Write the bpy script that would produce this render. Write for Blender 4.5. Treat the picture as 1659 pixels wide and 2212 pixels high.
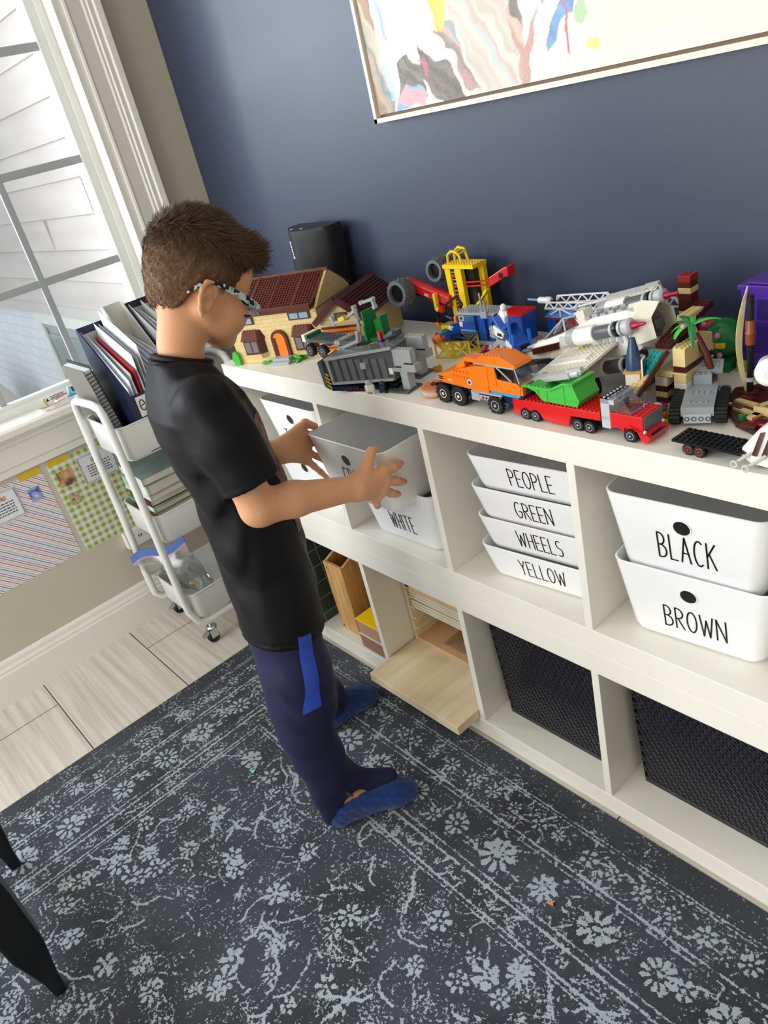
import bpy, math, random
import numpy as np
from mathutils import Vector, Matrix, Euler
random.seed(7); rng = np.random.default_rng(7)
for o in list(bpy.data.objects): bpy.data.objects.remove(o)
SC = bpy.context.scene
COL = SC.collection
PI = math.pi
# ---------------------------------------------------------------- camera, world, light, exposure
cd = bpy.data.cameras.new('camera'); cam = bpy.data.objects.new('camera', cd); COL.objects.link(cam)
cam.location = (1.80261, -0.84695, 1.39988); cam.rotation_euler = (1.060886, 0.222001, 0.850489)
cd.sensor_fit = 'VERTICAL'; cd.sensor_height = 24.0; cd.sensor_width = 18.0; cd.lens = 24.0*1645.15/2212
cd.clip_start = 0.02; SC.camera = cam
SC.view_settings.view_transform = 'Standard'; SC.view_settings.look = 'None'
SC.view_settings.gamma = 1.0; SC.view_settings.use_curve_mapping = False
SC.view_settings.exposure = 0.0
SC.cycles.diffuse_bounces = 8; SC.cycles.max_bounces = 16; SC.cycles.transparent_max_bounces = 16
W = bpy.data.worlds.new('world'); SC.world = W; W.use_nodes = True
bg = W.node_tree.nodes['Background']; bg.inputs[0].default_value = (0.86, 0.93, 1.0, 1); bg.inputs[1].default_value = 1.0
def area(name, loc, rot, sx, sy, power, col):
    l = bpy.data.lights.new(name, 'AREA'); l.shape = 'RECTANGLE'; l.size = sx; l.size_y = sy; l.energy = power; l.color = col
    o = bpy.data.objects.new(name, l); COL.objects.link(o); o.location = loc; o.rotation_euler = rot; return o
# added daylight lamps: at unseen back and side windows, and outside the near window
area('window_daylight_back', (0.4, -3.42, 1.45), (PI/2, 0, 0), 2.2, 1.9, 84, (0.97, 0.97, 0.97))  # strengthened as fill for the shelf fronts and bin interiors
area('window_daylight_side', (-0.74, -1.78, 1.50), (PI/2, 0, math.radians(-62)), 1.5, 1.4, 28, (0.88, 0.94, 1.0))
area('window_daylight_near', (-1.55, -1.35, 1.85), (math.radians(78), 0, math.radians(-38)), 1.2, 1.2, 105, (0.88, 0.94, 1.0))  # added out of view outside, acting as a bright patch of sky
# ---------------------------------------------------------------- helpers
def lin(h):
    h = h.lstrip('#'); c = [int(h[i:i+2], 16)/255 for i in (0, 2, 4)]
    return tuple((x/12.92 if x <= 0.04045 else ((x+0.055)/1.055)**2.4) for x in c) + (1.0,)
MATS = {}
def mat(name, col, rough=0.5, metal=0.0, spec=0.5, trans=0.0, alpha=1.0, var=0.04, vscale=40.0, bump=0.0, bscale=300.0, coat=0.0, ior=1.45, sheen=0.0, sss=0.0):
    """principled material whose colour and relief come from procedural noise"""
    if name in MATS: return MATS[name]
    m = bpy.data.materials.new(name); m.use_nodes = True; nt = m.node_tree; b = nt.nodes['Principled BSDF']
    c = lin(col) if isinstance(col, str) else col
    tc = nt.nodes.new('ShaderNodeTexCoord'); nz = nt.nodes.new('ShaderNodeTexNoise'); nz.inputs['Scale'].default_value = vscale; nz.inputs['Detail'].default_value = 4
    nt.links.new(tc.outputs['Object'], nz.inputs['Vector'])
    mx = nt.nodes.new('ShaderNodeMix'); mx.data_type = 'RGBA'
    mx.inputs[6].default_value = tuple(max(0, x*(1-var)) for x in c[:3]) + (1,); mx.inputs[7].default_value = tuple(min(1, x*(1+var)) for x in c[:3]) + (1,)
    nt.links.new(nz.outputs['Fac'], mx.inputs[0]); nt.links.new(mx.outputs[2], b.inputs['Base Color'])
    b.inputs['Roughness'].default_value = rough; b.inputs['Metallic'].default_value = metal; b.inputs['Specular IOR Level'].default_value = spec
    b.inputs['Transmission Weight'].default_value = trans; b.inputs['Alpha'].default_value = alpha; b.inputs['IOR'].default_value = ior
    b.inputs['Coat Weight'].default_value = coat; b.inputs['Sheen Weight'].default_value = sheen
    if sss: b.inputs['Subsurface Weight'].default_value = sss; b.inputs['Subsurface Radius'].default_value = (1.0, 0.35, 0.2); b.inputs['Subsurface Scale'].default_value = 0.006
    if bump:
        n2 = nt.nodes.new('ShaderNodeTexNoise'); n2.inputs['Scale'].default_value = bscale; n2.inputs['Detail'].default_value = 3
        nt.links.new(tc.outputs['Object'], n2.inputs['Vector'])
        bp = nt.nodes.new('ShaderNodeBump'); bp.inputs['Strength'].default_value = bump; bp.inputs['Distance'].default_value = 0.002
        nt.links.new(n2.outputs['Fac'], bp.inputs['Height']); nt.links.new(bp.outputs[0], b.inputs['Normal'])
    MATS[name] = m; return m
class NT:
    """tiny expression helper for node materials"""
    def __init__(s, name, rough=0.6):
        s.m = bpy.data.materials.new(name); s.m.use_nodes = True; s.nt = s.m.node_tree; s.b = s.nt.nodes['Principled BSDF']; s.b.inputs['Roughness'].default_value = rough
        s.co = s.nt.nodes.new('ShaderNodeTexCoord').outputs['Object']
    def set(s, sock, v):
        if hasattr(v, 'is_output') or isinstance(v, bpy.types.NodeSocket): s.nt.links.new(v, sock)
        else: sock.default_value = v
    def math(s, op, a, b=0.0, c=0.0):
        n = s.nt.nodes.new('ShaderNodeMath'); n.operation = op
        for i, v in enumerate((a, b, c)): s.set(n.inputs[i], v)
        return n.outputs[0]
    def xyz(s, v=None):
        n = s.nt.nodes.new('ShaderNodeSeparateXYZ'); s.nt.links.new(v or s.co, n.inputs[0]); return n.outputs
    def comb(s, x, y, z):
        n = s.nt.nodes.new('ShaderNodeCombineXYZ')
        for i, v in enumerate((x, y, z)): s.set(n.inputs[i], v)
        return n.outputs[0]
    def noise(s, scale, detail=4, vec=None, rough=0.5):
        n = s.nt.nodes.new('ShaderNodeTexNoise'); n.inputs['Scale'].default_value = scale; n.inputs['Detail'].default_value = detail; n.inputs['Roughness'].default_value = rough
        s.nt.links.new(vec or s.co, n.inputs['Vector']); return n.outputs['Fac']
    def mapped(s, sc=(1, 1, 1), loc=(0, 0, 0), rot=(0, 0, 0)):
        n = s.nt.nodes.new('ShaderNodeMapping'); n.inputs['Scale'].default_value = sc; n.inputs['Location'].default_value = loc; n.inputs['Rotation'].default_value = rot
        s.nt.links.new(s.co, n.inputs['Vector']); return n.outputs[0]
    def ramp(s, fac, stops, const=False):
        n = s.nt.nodes.new('ShaderNodeValToRGB'); e = n.color_ramp.elements
        if const: n.color_ramp.interpolation = 'CONSTANT'
        while len(e) < len(stops): e.new(0.5)
        for k, (p, c) in enumerate(stops): e[k].position = p; e[k].color = lin(c) if isinstance(c, str) else c
        s.set(n.inputs[0], fac); return n.outputs[0]
    def mix(s, fac, a, b):
        n = s.nt.nodes.new('ShaderNodeMix'); n.data_type = 'RGBA'; s.set(n.inputs[0], fac)
        s.set(n.inputs[6], lin(a) if isinstance(a, str) else a); s.set(n.inputs[7], lin(b) if isinstance(b, str) else b); return n.outputs[2]
    def attr(s, name):
        n = s.nt.nodes.new('ShaderNodeAttribute'); n.attribute_name = name; return n.outputs
    def bump(s, h, strength=0.3, dist=0.002):
        n = s.nt.nodes.new('ShaderNodeBump'); n.inputs['Strength'].default_value = strength; n.inputs['Distance'].default_value = dist
        s.nt.links.new(h, n.inputs['Height']); s.nt.links.new(n.outputs[0], s.b.inputs['Normal'])
    def color(s, c): s.set(s.b.inputs['Base Color'], c); return s.m
class MB:
    """collects shapes, then links them as ONE mesh object"""
    def __init__(s): s.v = []; s.f = []; s.mi = []; s.T = Matrix.Identity(4); s.cur = 0
    def at(s, x=0, y=0, z=0, rz=0, rx=0, ry=0): s.T = Matrix.Translation((x, y, z)) @ Euler((rx, ry, rz)).to_matrix().to_4x4(); return s
    def m(s, k): s.cur = k; return s
    def add(s, vs, fs):
        n = len(s.v); s.v += [tuple(s.T @ Vector(v)) for v in vs]; s.f += [tuple(n+i for i in f) for f in fs]; s.mi += [s.cur]*len(fs); return s
    def bx(s, x0, x1, y0, y1, z0, z1):
        return s.add([(x0,y0,z0),(x1,y0,z0),(x1,y1,z0),(x0,y1,z0),(x0,y0,z1),(x1,y0,z1),(x1,y1,z1),(x0,y1,z1)],
                     [(3,2,1,0),(4,5,6,7),(0,1,5,4),(1,2,6,5),(2,3,7,6),(3,0,4,7)])
    def box(s, c, d, R=None):
        R = R or Matrix.Identity(3); h = Vector(d)/2; vs = []
        for z in (-1, 1):
            for x, y in ((-1,-1),(1,-1),(1,1),(-1,1)): vs.append(tuple(Vector(c) + R @ Vector((x*h[0], y*h[1], z*h[2]))))
        return s.add(vs, [(3,2,1,0),(4,5,6,7),(0,1,5,4),(1,2,6,5),(2,3,7,6),(3,0,4,7)])
    def bar(s, a, b, w, h=None, up=(0, 0, 1)):
        a = Vector(a); b = Vector(b); d = b-a; L = d.length; z = d.normalized(); u = Vector(up)
        if abs(z.dot(u)) > 0.98: u = Vector((1, 0, 0))
        x = u.cross(z).normalized(); y = z.cross(x); R = Matrix((x, y, z)).transposed()
        return s.box((a+b)/2, (w, h or w, L), R)
    def cyl(s, a, b, r0, r1=None, n=16, caps=True):
        r1 = r0 if r1 is None else r1
        return s.tube([a, b], [r0, r1], n, caps)
    def tube(s, pts, r, n=8, caps=True, closed=False):
        P = [Vector(p) for p in pts]; k = len(P); rs = r if isinstance(r, (list, tuple)) else [r]*k
        vs = []; x = None
        for i in range(k):
            if closed: t = P[(i+1) % k]-P[i-1]
            else: t = P[min(i+1, k-1)]-P[max(i-1, 0)]
            t = t.normalized() if t.length > 1e-9 else Vector((0, 0, 1))
            if x is None: x = t.orthogonal().normalized()
            else:
                x = x - t*x.dot(t); x = x.normalized() if x.length > 1e-6 else t.orthogonal().normalized()
            y = t.cross(x)
            for j in range(n): vs.append(tuple(P[i] + (x*math.cos(2*PI*j/n) + y*math.sin(2*PI*j/n))*rs[i]))
        fs = []
        for i in range(k if closed else k-1):
            i2 = (i+1) % k
            for j in range(n): fs.append((i*n+j, i*n+(j+1) % n, i2*n+(j+1) % n, i2*n+j))
        if caps and not closed: fs += [tuple(range(n))[::-1], tuple((k-1)*n+j for j in range(n))]
        return s.add(vs, fs)
    def prism(s, pts, axis, lo, hi):
        n = len(pts)
        def P(p, d): return {'x': (d, p[0], p[1]), 'y': (p[0], d, p[1]), 'z': (p[0], p[1], d)}[axis]
        vs = [P(p, lo) for p in pts] + [P(p, hi) for p in pts]
        return s.add(vs, [tuple(range(n)), tuple(range(2*n-1, n-1, -1))] + [(i, n+i, n+(i+1) % n, (i+1) % n) for i in range(n)])
    def loft(s, loops, cap0=True, cap1=True):
        n = len(loops[0]); vs = [tuple(p) for l in loops for p in l]; fs = []
        for i in range(len(loops)-1):
            for j in range(n): fs.append((i*n+j, i*n+(j+1) % n, (i+1)*n+(j+1) % n, (i+1)*n+j))
        if cap0: fs.append(tuple(range(n))[::-1])
        if cap1: fs.append(tuple((len(loops)-1)*n+j for j in range(n)))
        return s.add(vs, fs)
    def lathe(s, prof, c=(0, 0, 0), n=20, axis='z'):
        loops = []
        for r, h in prof:
            l = []
            for j in range(n):
                a = 2*PI*j/n; x, y = r*math.cos(a), r*math.sin(a)
                q = {'z': (x, y, h), 'x': (h, x, y), 'y': (y, h, x)}[axis]; l.append((q[0]+c[0], q[1]+c[1], q[2]+c[2]))
            loops.append(l)
        return s.loft(loops)
    def ball(s, c, r, n=12):
        r = (r, r, r) if not isinstance(r, (tuple, list)) else r
        loops = [[(c[0]+r[0]*math.sin(t)*math.cos(2*PI*j/n), c[1]+r[1]*math.sin(t)*math.sin(2*PI*j/n), c[2]-r[2]*math.cos(t)) for j in range(n)] for t in np.linspace(0.05, PI-0.05, max(6, n//2+1))]
        return s.loft(loops)
    def studs(s, x0, y0, nx, ny, z, p=0.008, n=8, h=0.0018, r=0.0024):
        for i in range(nx):
            for j in range(ny):
                c = (x0+(i+.5)*p, y0+(j+.5)*p); s.cyl((c[0], c[1], z-0.0002), (c[0], c[1], z+h), r, n=n)
        return s
    def brick(s, x0, y0, nx, ny, z0, h, studs=True):
        s.bx(x0, x0+nx*.008, y0, y0+ny*.008, z0, z0+h)
        if studs: s.studs(x0, y0, nx, ny, z0+h)
        return s
    def build(s, name, mats, parent=None, smooth=0, bev=0.0, seg=2):
        me = bpy.data.meshes.new(name); me.from_pydata(s.v, [], s.f); me.validate()
        mats = mats if isinstance(mats, (list, tuple)) else [mats]
        for m in mats: me.materials.append(m)
        if len(mats) > 1 and len(me.polygons) == len(s.mi): me.polygons.foreach_set('material_index', s.mi)
        import bmesh
        b = bmesh.new(); b.from_mesh(me); bmesh.ops.recalc_face_normals(b, faces=b.faces); b.to_mesh(me); b.free()
        if smooth:
            me.polygons.foreach_set('use_smooth', [True]*len(me.polygons)); me.set_sharp_from_angle(angle=math.radians(smooth))
        o = bpy.data.objects.new(name, me); COL.objects.link(o)
        if parent is not None: o.parent = parent
        if bev:
            md = o.modifiers.new('edge', 'BEVEL'); md.width = bev; md.segments = seg; md.limit_method = 'ANGLE'; md.angle_limit = math.radians(40)
        return o
def thing(name, label, cat, loc=(0, 0, 0), rz=0, group=None, rot=None):
    o = bpy.data.objects.new(name, None); COL.objects.link(o); o.location = loc; o.rotation_euler = rot or (0, 0, rz)
    o.empty_display_size = 0.02; return tag(o, label, cat, group)
def tag(o, label, cat, group=None, kind=None):
    o['label'] = label; o['category'] = cat
    if group: o['group'] = group
    if kind: o['kind'] = kind
    return o
def struct(o): o['kind'] = 'structure'; return o
def dup(root, loc=None, rz=None, label=None):
    r = root.copy(); COL.objects.link(r)
    if loc: r.location = loc
    if rz is not None: r.rotation_euler = (0, 0, rz)
    if label: r['label'] = label
    for ch in [c for c in bpy.data.objects if c.parent == root]:
        c = ch.copy(); COL.objects.link(c); c.parent = r
        for g in [q for q in bpy.data.objects if q.parent == ch]:
            d = g.copy(); COL.objects.link(d); d.parent = c
    return r
def rrect(w, d, r, z, n=5, cx=0, cy=0):
    """rounded rectangle loop, centred"""
    pts = []
    for sx, sy, a0 in ((1, 1, 0), (-1, 1, PI/2), (-1, -1, PI), (1, -1, 1.5*PI)):
        for k in range(n+1):
            a = a0+PI/2*k/n; pts.append((cx+sx*(w/2-r)+r*math.cos(a), cy+sy*(d/2-r)+r*math.sin(a), z))
    return pts
# hand-lettered glyph strokes in a unit box (x 0..width, y 0..1)
def arc(cx, cy, rx, ry, a0, a1, n=10): return [(cx+rx*math.cos(math.radians(a0+(a1-a0)*k/n)), cy+ry*math.sin(math.radians(a0+(a1-a0)*k/n))) for k in range(n+1)]
GL = {
 'A': (.42, [[(0, 0), (.2, 1), (.42, 0)], [(.08, .38), (.36, .38)]]),
 'B': (.36, [[(0, 0), (0, 1)], [(0, 1)]+arc(.08, .76, .22, .24, 90, -90)+[(0, .52)], [(0, .52)]+arc(.1, .26, .26, .26, 90, -90)+[(0, 0)]]),
 'C': (.38, [arc(.22, .5, .22, .5, 55, 305, 14)]),
 'D': (.4, [[(0, 0), (0, 1)], [(0, 1)]+arc(.05, .5, .33, .5, 90, -90, 12)+[(0, 0)]]),
 'E': (.32, [[(.32, 1), (0, 1), (0, 0), (.34, 0)], [(0, .5), (.26, .5)]]),
 'F': (.32, [[(.32, 1), (0, 1), (0, 0)], [(0, .52), (.26, .52)]]),
 'G': (.42, [arc(.22, .5, .22, .5, 55, 330, 14)+[(.42, .42), (.24, .42)]]),
 'H': (.36, [[(0, 0), (0, 1)], [(.36, 0), (.36, 1)], [(0, .5), (.36, .5)]]),
 'I': (.06, [[(.03, 0), (.03, 1)]]),
 'K': (.36, [[(0, 0), (0, 1)], [(.36, 1), (0, .45)], [(.1, .58), (.38, 0)]]),
 'L': (.32, [[(0, 1), (0, 0), (.32, 0)]]),
 'M': (.5, [[(0, 0), (.06, 1), (.25, .3), (.44, 1), (.5, 0)]]),
 'N': (.4, [[(0, 0), (0, 1), (.4, 0), (.4, 1)]]),
 'O': (.42, [arc(.21, .5, .21, .5, 90, 450, 18)]),
 'P': (.34, [[(0, 0), (0, 1)], [(0, 1)]+arc(.08, .74, .26, .26, 90, -90)+[(0, .48)]]),
 'R': (.36, [[(0, 0), (0, 1)], [(0, 1)]+arc(.08, .75, .25, .25, 90, -90)+[(0, .5)], [(.1, .5), (.36, 0)]]),
 'S': (.34, [arc(.17, .76, .16, .24, 50, 270, 10)+arc(.17, .26, .17, .26, 90, -130, 10)]),
 'T': (.42, [[(0, 1), (.42, 1)], [(.21, 1), (.21, 0)]]),
 'U': (.38, [[(0, 1), (0, .3)]+arc(.19, .26, .19, .26, 180, 360, 8)+[(.38, 1)]]),
 'W': (.56, [[(0, 1), (.14, 0), (.28, .8), (.42, 0), (.56, 1)]]),
 'Y': (.38, [[(0, 1), (.19, .48)], [(.38, 1), (.19, .48), (.19, 0)]]),
 'e': (.42, [[(.04, .52), (.4, .6)]+arc(.22, .55, .2, .42, 10, 320, 14)]),
 ' ': (.25, [])}
def text_strips(mb, s, o, u, v, h, lw, gap=.13, wscale=1.0, off=0.0004):
    """flat pen strokes on the plane through o spanned by unit vectors u (reading direction) and v (up)"""
    o = Vector(o); u = Vector(u); v = Vector(v); nrm = u.cross(v).normalized()
    x = 0.0
    for ch in s:
        w, strokes = GL[ch]
        for st in strokes:
            P = [((x+px*wscale)*h, py*h) for px, py in st]
            for (a, b) in zip(P[:-1], P[1:]):
                d = Vector((b[0]-a[0], b[1]-a[1])); L = d.length
                if L < 1e-7: continue
                d /= L; n2 = Vector((-d[1], d[0]))*lw/2; e = d*lw*0.3
                q = [Vector(a)-e+n2, Vector(a)-e-n2, Vector(b)+e-n2, Vector(b)+e+n2]
                mb.add([tuple(o+u*p[0]+v*p[1]+nrm*off) for p in q], [(0, 1, 2, 3)])
        x += w*wscale+gap
    return x*h
def text_width(s, h, gap=.13, wscale=1.0): return (sum(GL[c][0]*wscale+gap for c in s)-gap)*h
# ================================================================ room shell
XL, YB, ZC = -0.565, 0.412, 2.75
m_navy = mat('navy_wall_paint', '#343b52', rough=0.42, spec=0.55, var=0.02, vscale=6, bump=0.05, bscale=220)
m_grey = mat('warm_grey_wall_paint', '#c6bfae', rough=0.6, var=0.015, vscale=5, bump=0.05, bscale=220)
m_trim = mat('white_trim_paint', '#e9e6de', rough=0.35, var=0.01)
m_vinyl = mat('white_vinyl_sash', '#e6e8e4', rough=0.4, var=0.01)
m_ceil = mat('ceiling_paint', '#efece4', rough=0.9, var=0.01)
def plane(name, x0, x1, y0, y1, z0, z1, m, parent=None): return MB().bx(x0, x1, y0, y1, z0, z1).build(name, m, parent)
# floor tiles 12 x 24 in, running bond
t = NT('floor_tile', 0.35)
br = t.nt.nodes.new('ShaderNodeTexBrick'); br.offset = 0.5; br.inputs['Scale'].default_value = 1.0
br.inputs['Brick Width'].default_value = 0.61; br.inputs['Row Height'].default_value = 0.3075; br.inputs['Mortar Size'].default_value = 0.0018; br.inputs['Mortar Smooth'].default_value = 0.1
t.nt.links.new(t.mapped(loc=(0.405+6.1, 0.697+3.075, 0)), br.inputs['Vector'])
st = t.noise(1.0, 6, t.mapped(sc=(1.6, 55, 1)), 0.65); st2 = t.noise(1.0, 3, t.mapped(sc=(5, 160, 1)))
tile = t.mix(st2, t.ramp(st, [(0.3, '#bab0a2'), (0.7, '#d8d1c6')]), t.ramp(st, [(0.35, '#c4bbae'), (0.6, '#e2ddd3')]))
t.nt.links.new(tile, br.inputs['Color1']); t.nt.links.new(tile, br.inputs['Color2']); br.inputs['Mortar'].default_value = lin('#3f3b3a')
m_tile = t.color(br.outputs['Color'])
struct(plane('floor', XL-0.02, 3.2, -3.45, YB+0.02, -0.06, 0.0, m_tile))
struct(plane('wall_back', XL-0.15, 3.2, YB, YB+0.14, 0, ZC, m_navy))
struct(plane('ceiling', XL-0.15, 3.2, -3.45, YB+0.14, ZC, ZC+0.06, m_ceil))
struct(plane('wall_right', 3.2, 3.3, -3.45, YB, 0, ZC, m_grey))
# left wall with window opening Y -0.78..0.165, Z 0.80..2.32 and a second opening Y -2.55..-0.98
wy0, wy1, wz0, wz1 = -0.785, 0.165, 0.80, 2.32
b = MB()
for (a0, a1, c0, c1) in ((wy1, YB, 0, ZC), (wy0, wy1, 0, wz0), (wy0, wy1, wz1, ZC), (-1.0, wy0, 0, ZC), (-2.55, -1.0, 0, wz0), (-2.55, -1.0, wz1, ZC), (-3.45, -2.55, 0, ZC)):
    b.bx(XL-0.14, XL, a0, a1, c0, c1)
struct(b.build('wall_left', m_grey))
b = MB()
for (a0, a1, c0, c1) in ((XL, -0.8, 0, ZC), (1.6, 3.2, 0, ZC), (-0.8, 1.6, 2.4, ZC), (-0.8, 1.6, 0, 0.45)): b.bx(a0, a1, -3.45, -3.35, c0, c1)
struct(b.build('wall_front', m_grey))
# window: jambs, casing, stool, apron, sash and grille
w1 = struct(bpy.data.objects.new('window_1', None)); COL.objects.link(w1); w1.location = (XL, -0.31, wz0)
def wpart(name, b, m, **k):
    o = b.build(name, m, None, **k); o.parent = w1; o.matrix_parent_inverse = Matrix.Translation((-XL, 0.31, -wz0)); return o
b = MB()
b.bx(XL-0.14, XL+0.004, wy1-0.028, wy1+0.0, wz0, wz1).bx(XL-0.14, XL+0.004, wy0, wy0+0.028, wz0, wz1).bx(XL-0.14, XL+0.004, wy0, wy1, wz1-0.028, wz1)
wpart('jamb', b, m_trim, bev=0.002)
def casing_prof(y, sgn):   # moulded casing cross-section in (x, y), growing away from the opening
    return [(XL, y), (XL+0.012, y), (XL+0.014, y+sgn*.006), (XL+0.012, y+sgn*.012), (XL+0.012, y+sgn*.05), (XL+0.016, y+sgn*.055), (XL+0.016, y+sgn*.062), (XL+0.020, y+sgn*.066), (XL+0.020, y+sgn*.078), (XL+0.025, y+sgn*.083), (XL+0.027, y+sgn*.100), (XL+0.020, y+sgn*.106), (XL, y+sgn*.106)]
b = MB(); b.prism(casing_prof(wy1-0.002, 1), 'z', wz0-0.01, wz1+0.1).prism(casing_prof(wy0+0.002, -1), 'z', wz0-0.01, wz1+0.1)
b.bx(XL, XL+0.022, wy0-0.1, wy1+0.1, wz1, wz1+0.1)
wpart('casing', b, m_trim)
b = MB().prism([(XL-0.08, 0.775), (XL+0.045, 0.775), (XL+0.055, 0.780), (XL+0.055, 0.797), (XL+0.045, 0.803), (XL-0.08, 0.803)], 'y', wy0-0.14, wy1+0.135)
wpart('stool', b, m_trim)
b = MB().prism([(XL, 0.775), (XL+0.034, 0.775), (XL+0.034, 0.768), (XL+0.024, 0.760), (XL+0.024, 0.752), (XL+0.017, 0.745), (XL+0.017, 0.690), (XL+0.012, 0.684), (XL+0.012, 0.664), (XL, 0.660)], 'y', wy0-0.10, wy1+0.105)
wpart('apron', b, m_trim)
b = MB()    # vinyl frame steps and sash
for (o_, x0, x1) in ((0.0, -.14, -.055), (0.022, -.14, -.075)):
    b.bx(XL+x0, XL+x1, wy1-.028-.022-o_, wy1-.028-o_, wz0, wz1-.03).bx(XL+x0, XL+x1, wy0+.028+o_, wy0+.05+o_, wz0, wz1-.03)
b.bx(XL-.14, XL-.055, wy0+.028, wy1-.028, wz0-.002, wz0+.028).bx(XL-.14, XL-.055, wy0+.028, wy1-.028, wz1-.06, wz1-.028)
wpart('window_frame', b, m_vinyl, bev=0.002)
gy0, gy1, gz0, gz1 = -0.66, 0.088, 0.84, 2.26
m_grille = mat('grey_grille_bars', '#aab0b1', rough=0.4, var=0.01)
b = MB()
for z in (1.127, 1.415, 1.703, 1.99): b.bx(XL-.079, XL-.069, gy0-.03, gy1+.03, z-.011, z+.011)
for y in (-0.160, -0.41): b.bx(XL-.0795, XL-.0685, y-.010, y+.010, gz0-.02, gz1+.02)
wpart('window_grille', b, m_grille, bev=0.002)
b = MB()
b.bx(XL-.09, XL-.062, gy1, gy1+.03, gz0-.03, gz1+.03).bx(XL-.09, XL-.062, gy0-.03, gy0, gz0-.03, gz1+.03).bx(XL-.09, XL-.062, gy0, gy1, gz0-.03, gz0).bx(XL-.09, XL-.062, gy0, gy1, gz1, gz1+.03)
wpart('window_sash', b, m_vinyl, bev=0.002)
m_glass = NT('window_glass'); 
def glass_mat(n, tint=(1, 1, 1, 1), a=0.08, rough=0.02):
    g = NT(n); nt = g.nt; nt.nodes.remove(g.b); tr = nt.nodes.new('ShaderNodeBsdfTransparent'); tr.inputs[0].default_value = tint
    gl = nt.nodes.new('ShaderNodeBsdfGlossy'); gl.inputs['Roughness'].default_value = rough; mx = nt.nodes.new('ShaderNodeMixShader')
    fr = nt.nodes.new('ShaderNodeFresnel'); fr.inputs[0].default_value = 1.4; ad = nt.nodes.new('ShaderNodeMath'); ad.operation = 'MULTIPLY_ADD'; ad.inputs[1].default_value = 0.5; ad.inputs[2].default_value = a
    nt.links.new(fr.outputs[0], ad.inputs[0]); nt.links.new(ad.outputs[0], mx.inputs[0]); nt.links.new(tr.outputs[0], mx.inputs[1]); nt.links.new(gl.outputs[0], mx.inputs[2])
    nt.links.new(mx.outputs[0], nt.nodes['Material Output'].inputs[0]); return g.m
m_glass = glass_mat('clear_pane', (0.96, 0.98, 0.98, 1), 0.0)
wpart('pane', MB().bx(XL-.078, XL-.073, gy0-.01, gy1+.01, gz0-.01, gz1+.01), m_glass)
m_blk = mat('black_plastic', '#17171a', rough=0.45, var=0.05)
wpart('warning_sticker', MB().bx(XL-.0552, XL-.0545, -0.30, -0.235, 0.806, 0.822), mat('sticker_paper', '#e4e4e2', rough=.5))
wpart('vent_latch', MB().bx(XL-.0555, XL-.053, -0.225, -0.115, 0.807, 0.823), mat('dark_latch', '#4b4d50', rough=.5))
b = MB()
for k in range(3): b.bx(XL-.0546, XL-.0541, -0.283, -0.24, .809+k*.0042, .8107+k*.0042)
b.prism([(-.298, .808), (-.288, .808), (-.293, .819)], 'x', XL-.0546, XL-.0541)
wpart('sticker_print', b, m_blk)
# baseboard
def base_prof(s): return [(0, 0), (.016, 0), (.016, .098), (.013, .104), (.013, .112), (.009, .120), (.008, .132), (.004, .140), (0, .142)]
struct(MB().prism([(XL+x, z) for x, z in base_prof(1)], 'y', -3.3, YB).build('baseboard_left', m_trim))
struct(MB().prism([(YB-x, z) for x, z in base_prof(1)], 'x', XL, 3.2).build('baseboard_back', m_trim))
# second window (unseen, beyond the frame)
b = MB()
for (y0, y1, z0, z1) in ((-2.55, -2.47, wz0, wz1), (-1.08, -1.0, wz0, wz1), (-2.55, -1.0, wz0, wz0+.06), (-2.55, -1.0, wz1-.06, wz1), (-1.80, -1.74, wz0, wz1)): b.bx(XL-.12, XL-.04, y0, y1, z0, z1)
struct(b.build('window_2', m_vinyl, bev=.003))
b = MB()
for (x0, x1, z0, z1) in ((-.8, -.72, .45, 2.4), (1.52, 1.6, .45, 2.4), (-.8, 1.6, .45, .53), (-.8, 1.6, 2.32, 2.4), (.36, .44, .45, 2.4)): b.bx(x0, x1, -3.43, -3.37, z0, z1)
struct(b.build('window_3', m_vinyl, bev=.003))
# ================================================================ outside: neighbouring wing with lap siding over painted brick
sid = NT('lap_siding', 0.7); sid.bump(sid.noise(1.0, 5, sid.mapped(sc=(3, 40, 40))), 0.15)
m_sid = sid.color(sid.ramp(sid.noise(1.0, 3, sid.mapped(sc=(1.2, 1, 9))), [(0.3, '#c9bdb8'), (0.7, '#d6ccc6')]))
b = MB(); k = 0; z = 0.64
while z < 4.2:
    b.prism([(0.69, z), (0.715, z+0.0), (0.72, z+0.186), (0.707, z+0.186)], 'x', -7.5, XL-0.75); z += 0.178; k += 1
struct(b.build('wall_outside_siding', m_sid))
b = MB(); r2 = random.Random(3); z = 0.64
while z < 4.2:
    x = -6.5 + r2.random()*2.4
    while x < -1.4:
        b.bx(x-.0012, x+.0012, .687, .70, z+.008, z+.172); x += 3.2 + r2.random()*1.6
    z += .178
struct(b.build('trim_1', mat('siding_joint', '#b3a49c', rough=.8)))
struct(MB().bx(-7.5, XL-.75, .68, .76, .575, .645).build('trim_2', mat('soffit_board', '#d3ccc5', rough=.7)))
bk = NT('white_brick', 0.75)
bt = bk.nt.nodes.new('ShaderNodeTexBrick'); bt.inputs['Scale'].default_value = 1.0; bt.inputs['Brick Width'].default_value = .2; bt.inputs['Row Height'].default_value = .083; bt.inputs['Mortar Size'].default_value = .006; bt.inputs['Mortar Smooth'].default_value = .5
bk.nt.links.new(bk.mapped(rot=(PI/2, 0, 0)), bt.inputs['Vector']); bt.inputs['Color1'].default_value = lin('#f1f1f4'); bt.inputs['Color2'].default_value = lin('#e9eaf0'); bt.inputs['Mortar'].default_value = lin('#dcdce2')
bk.bump(bt.outputs['Fac'], -0.6, 0.012)
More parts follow.
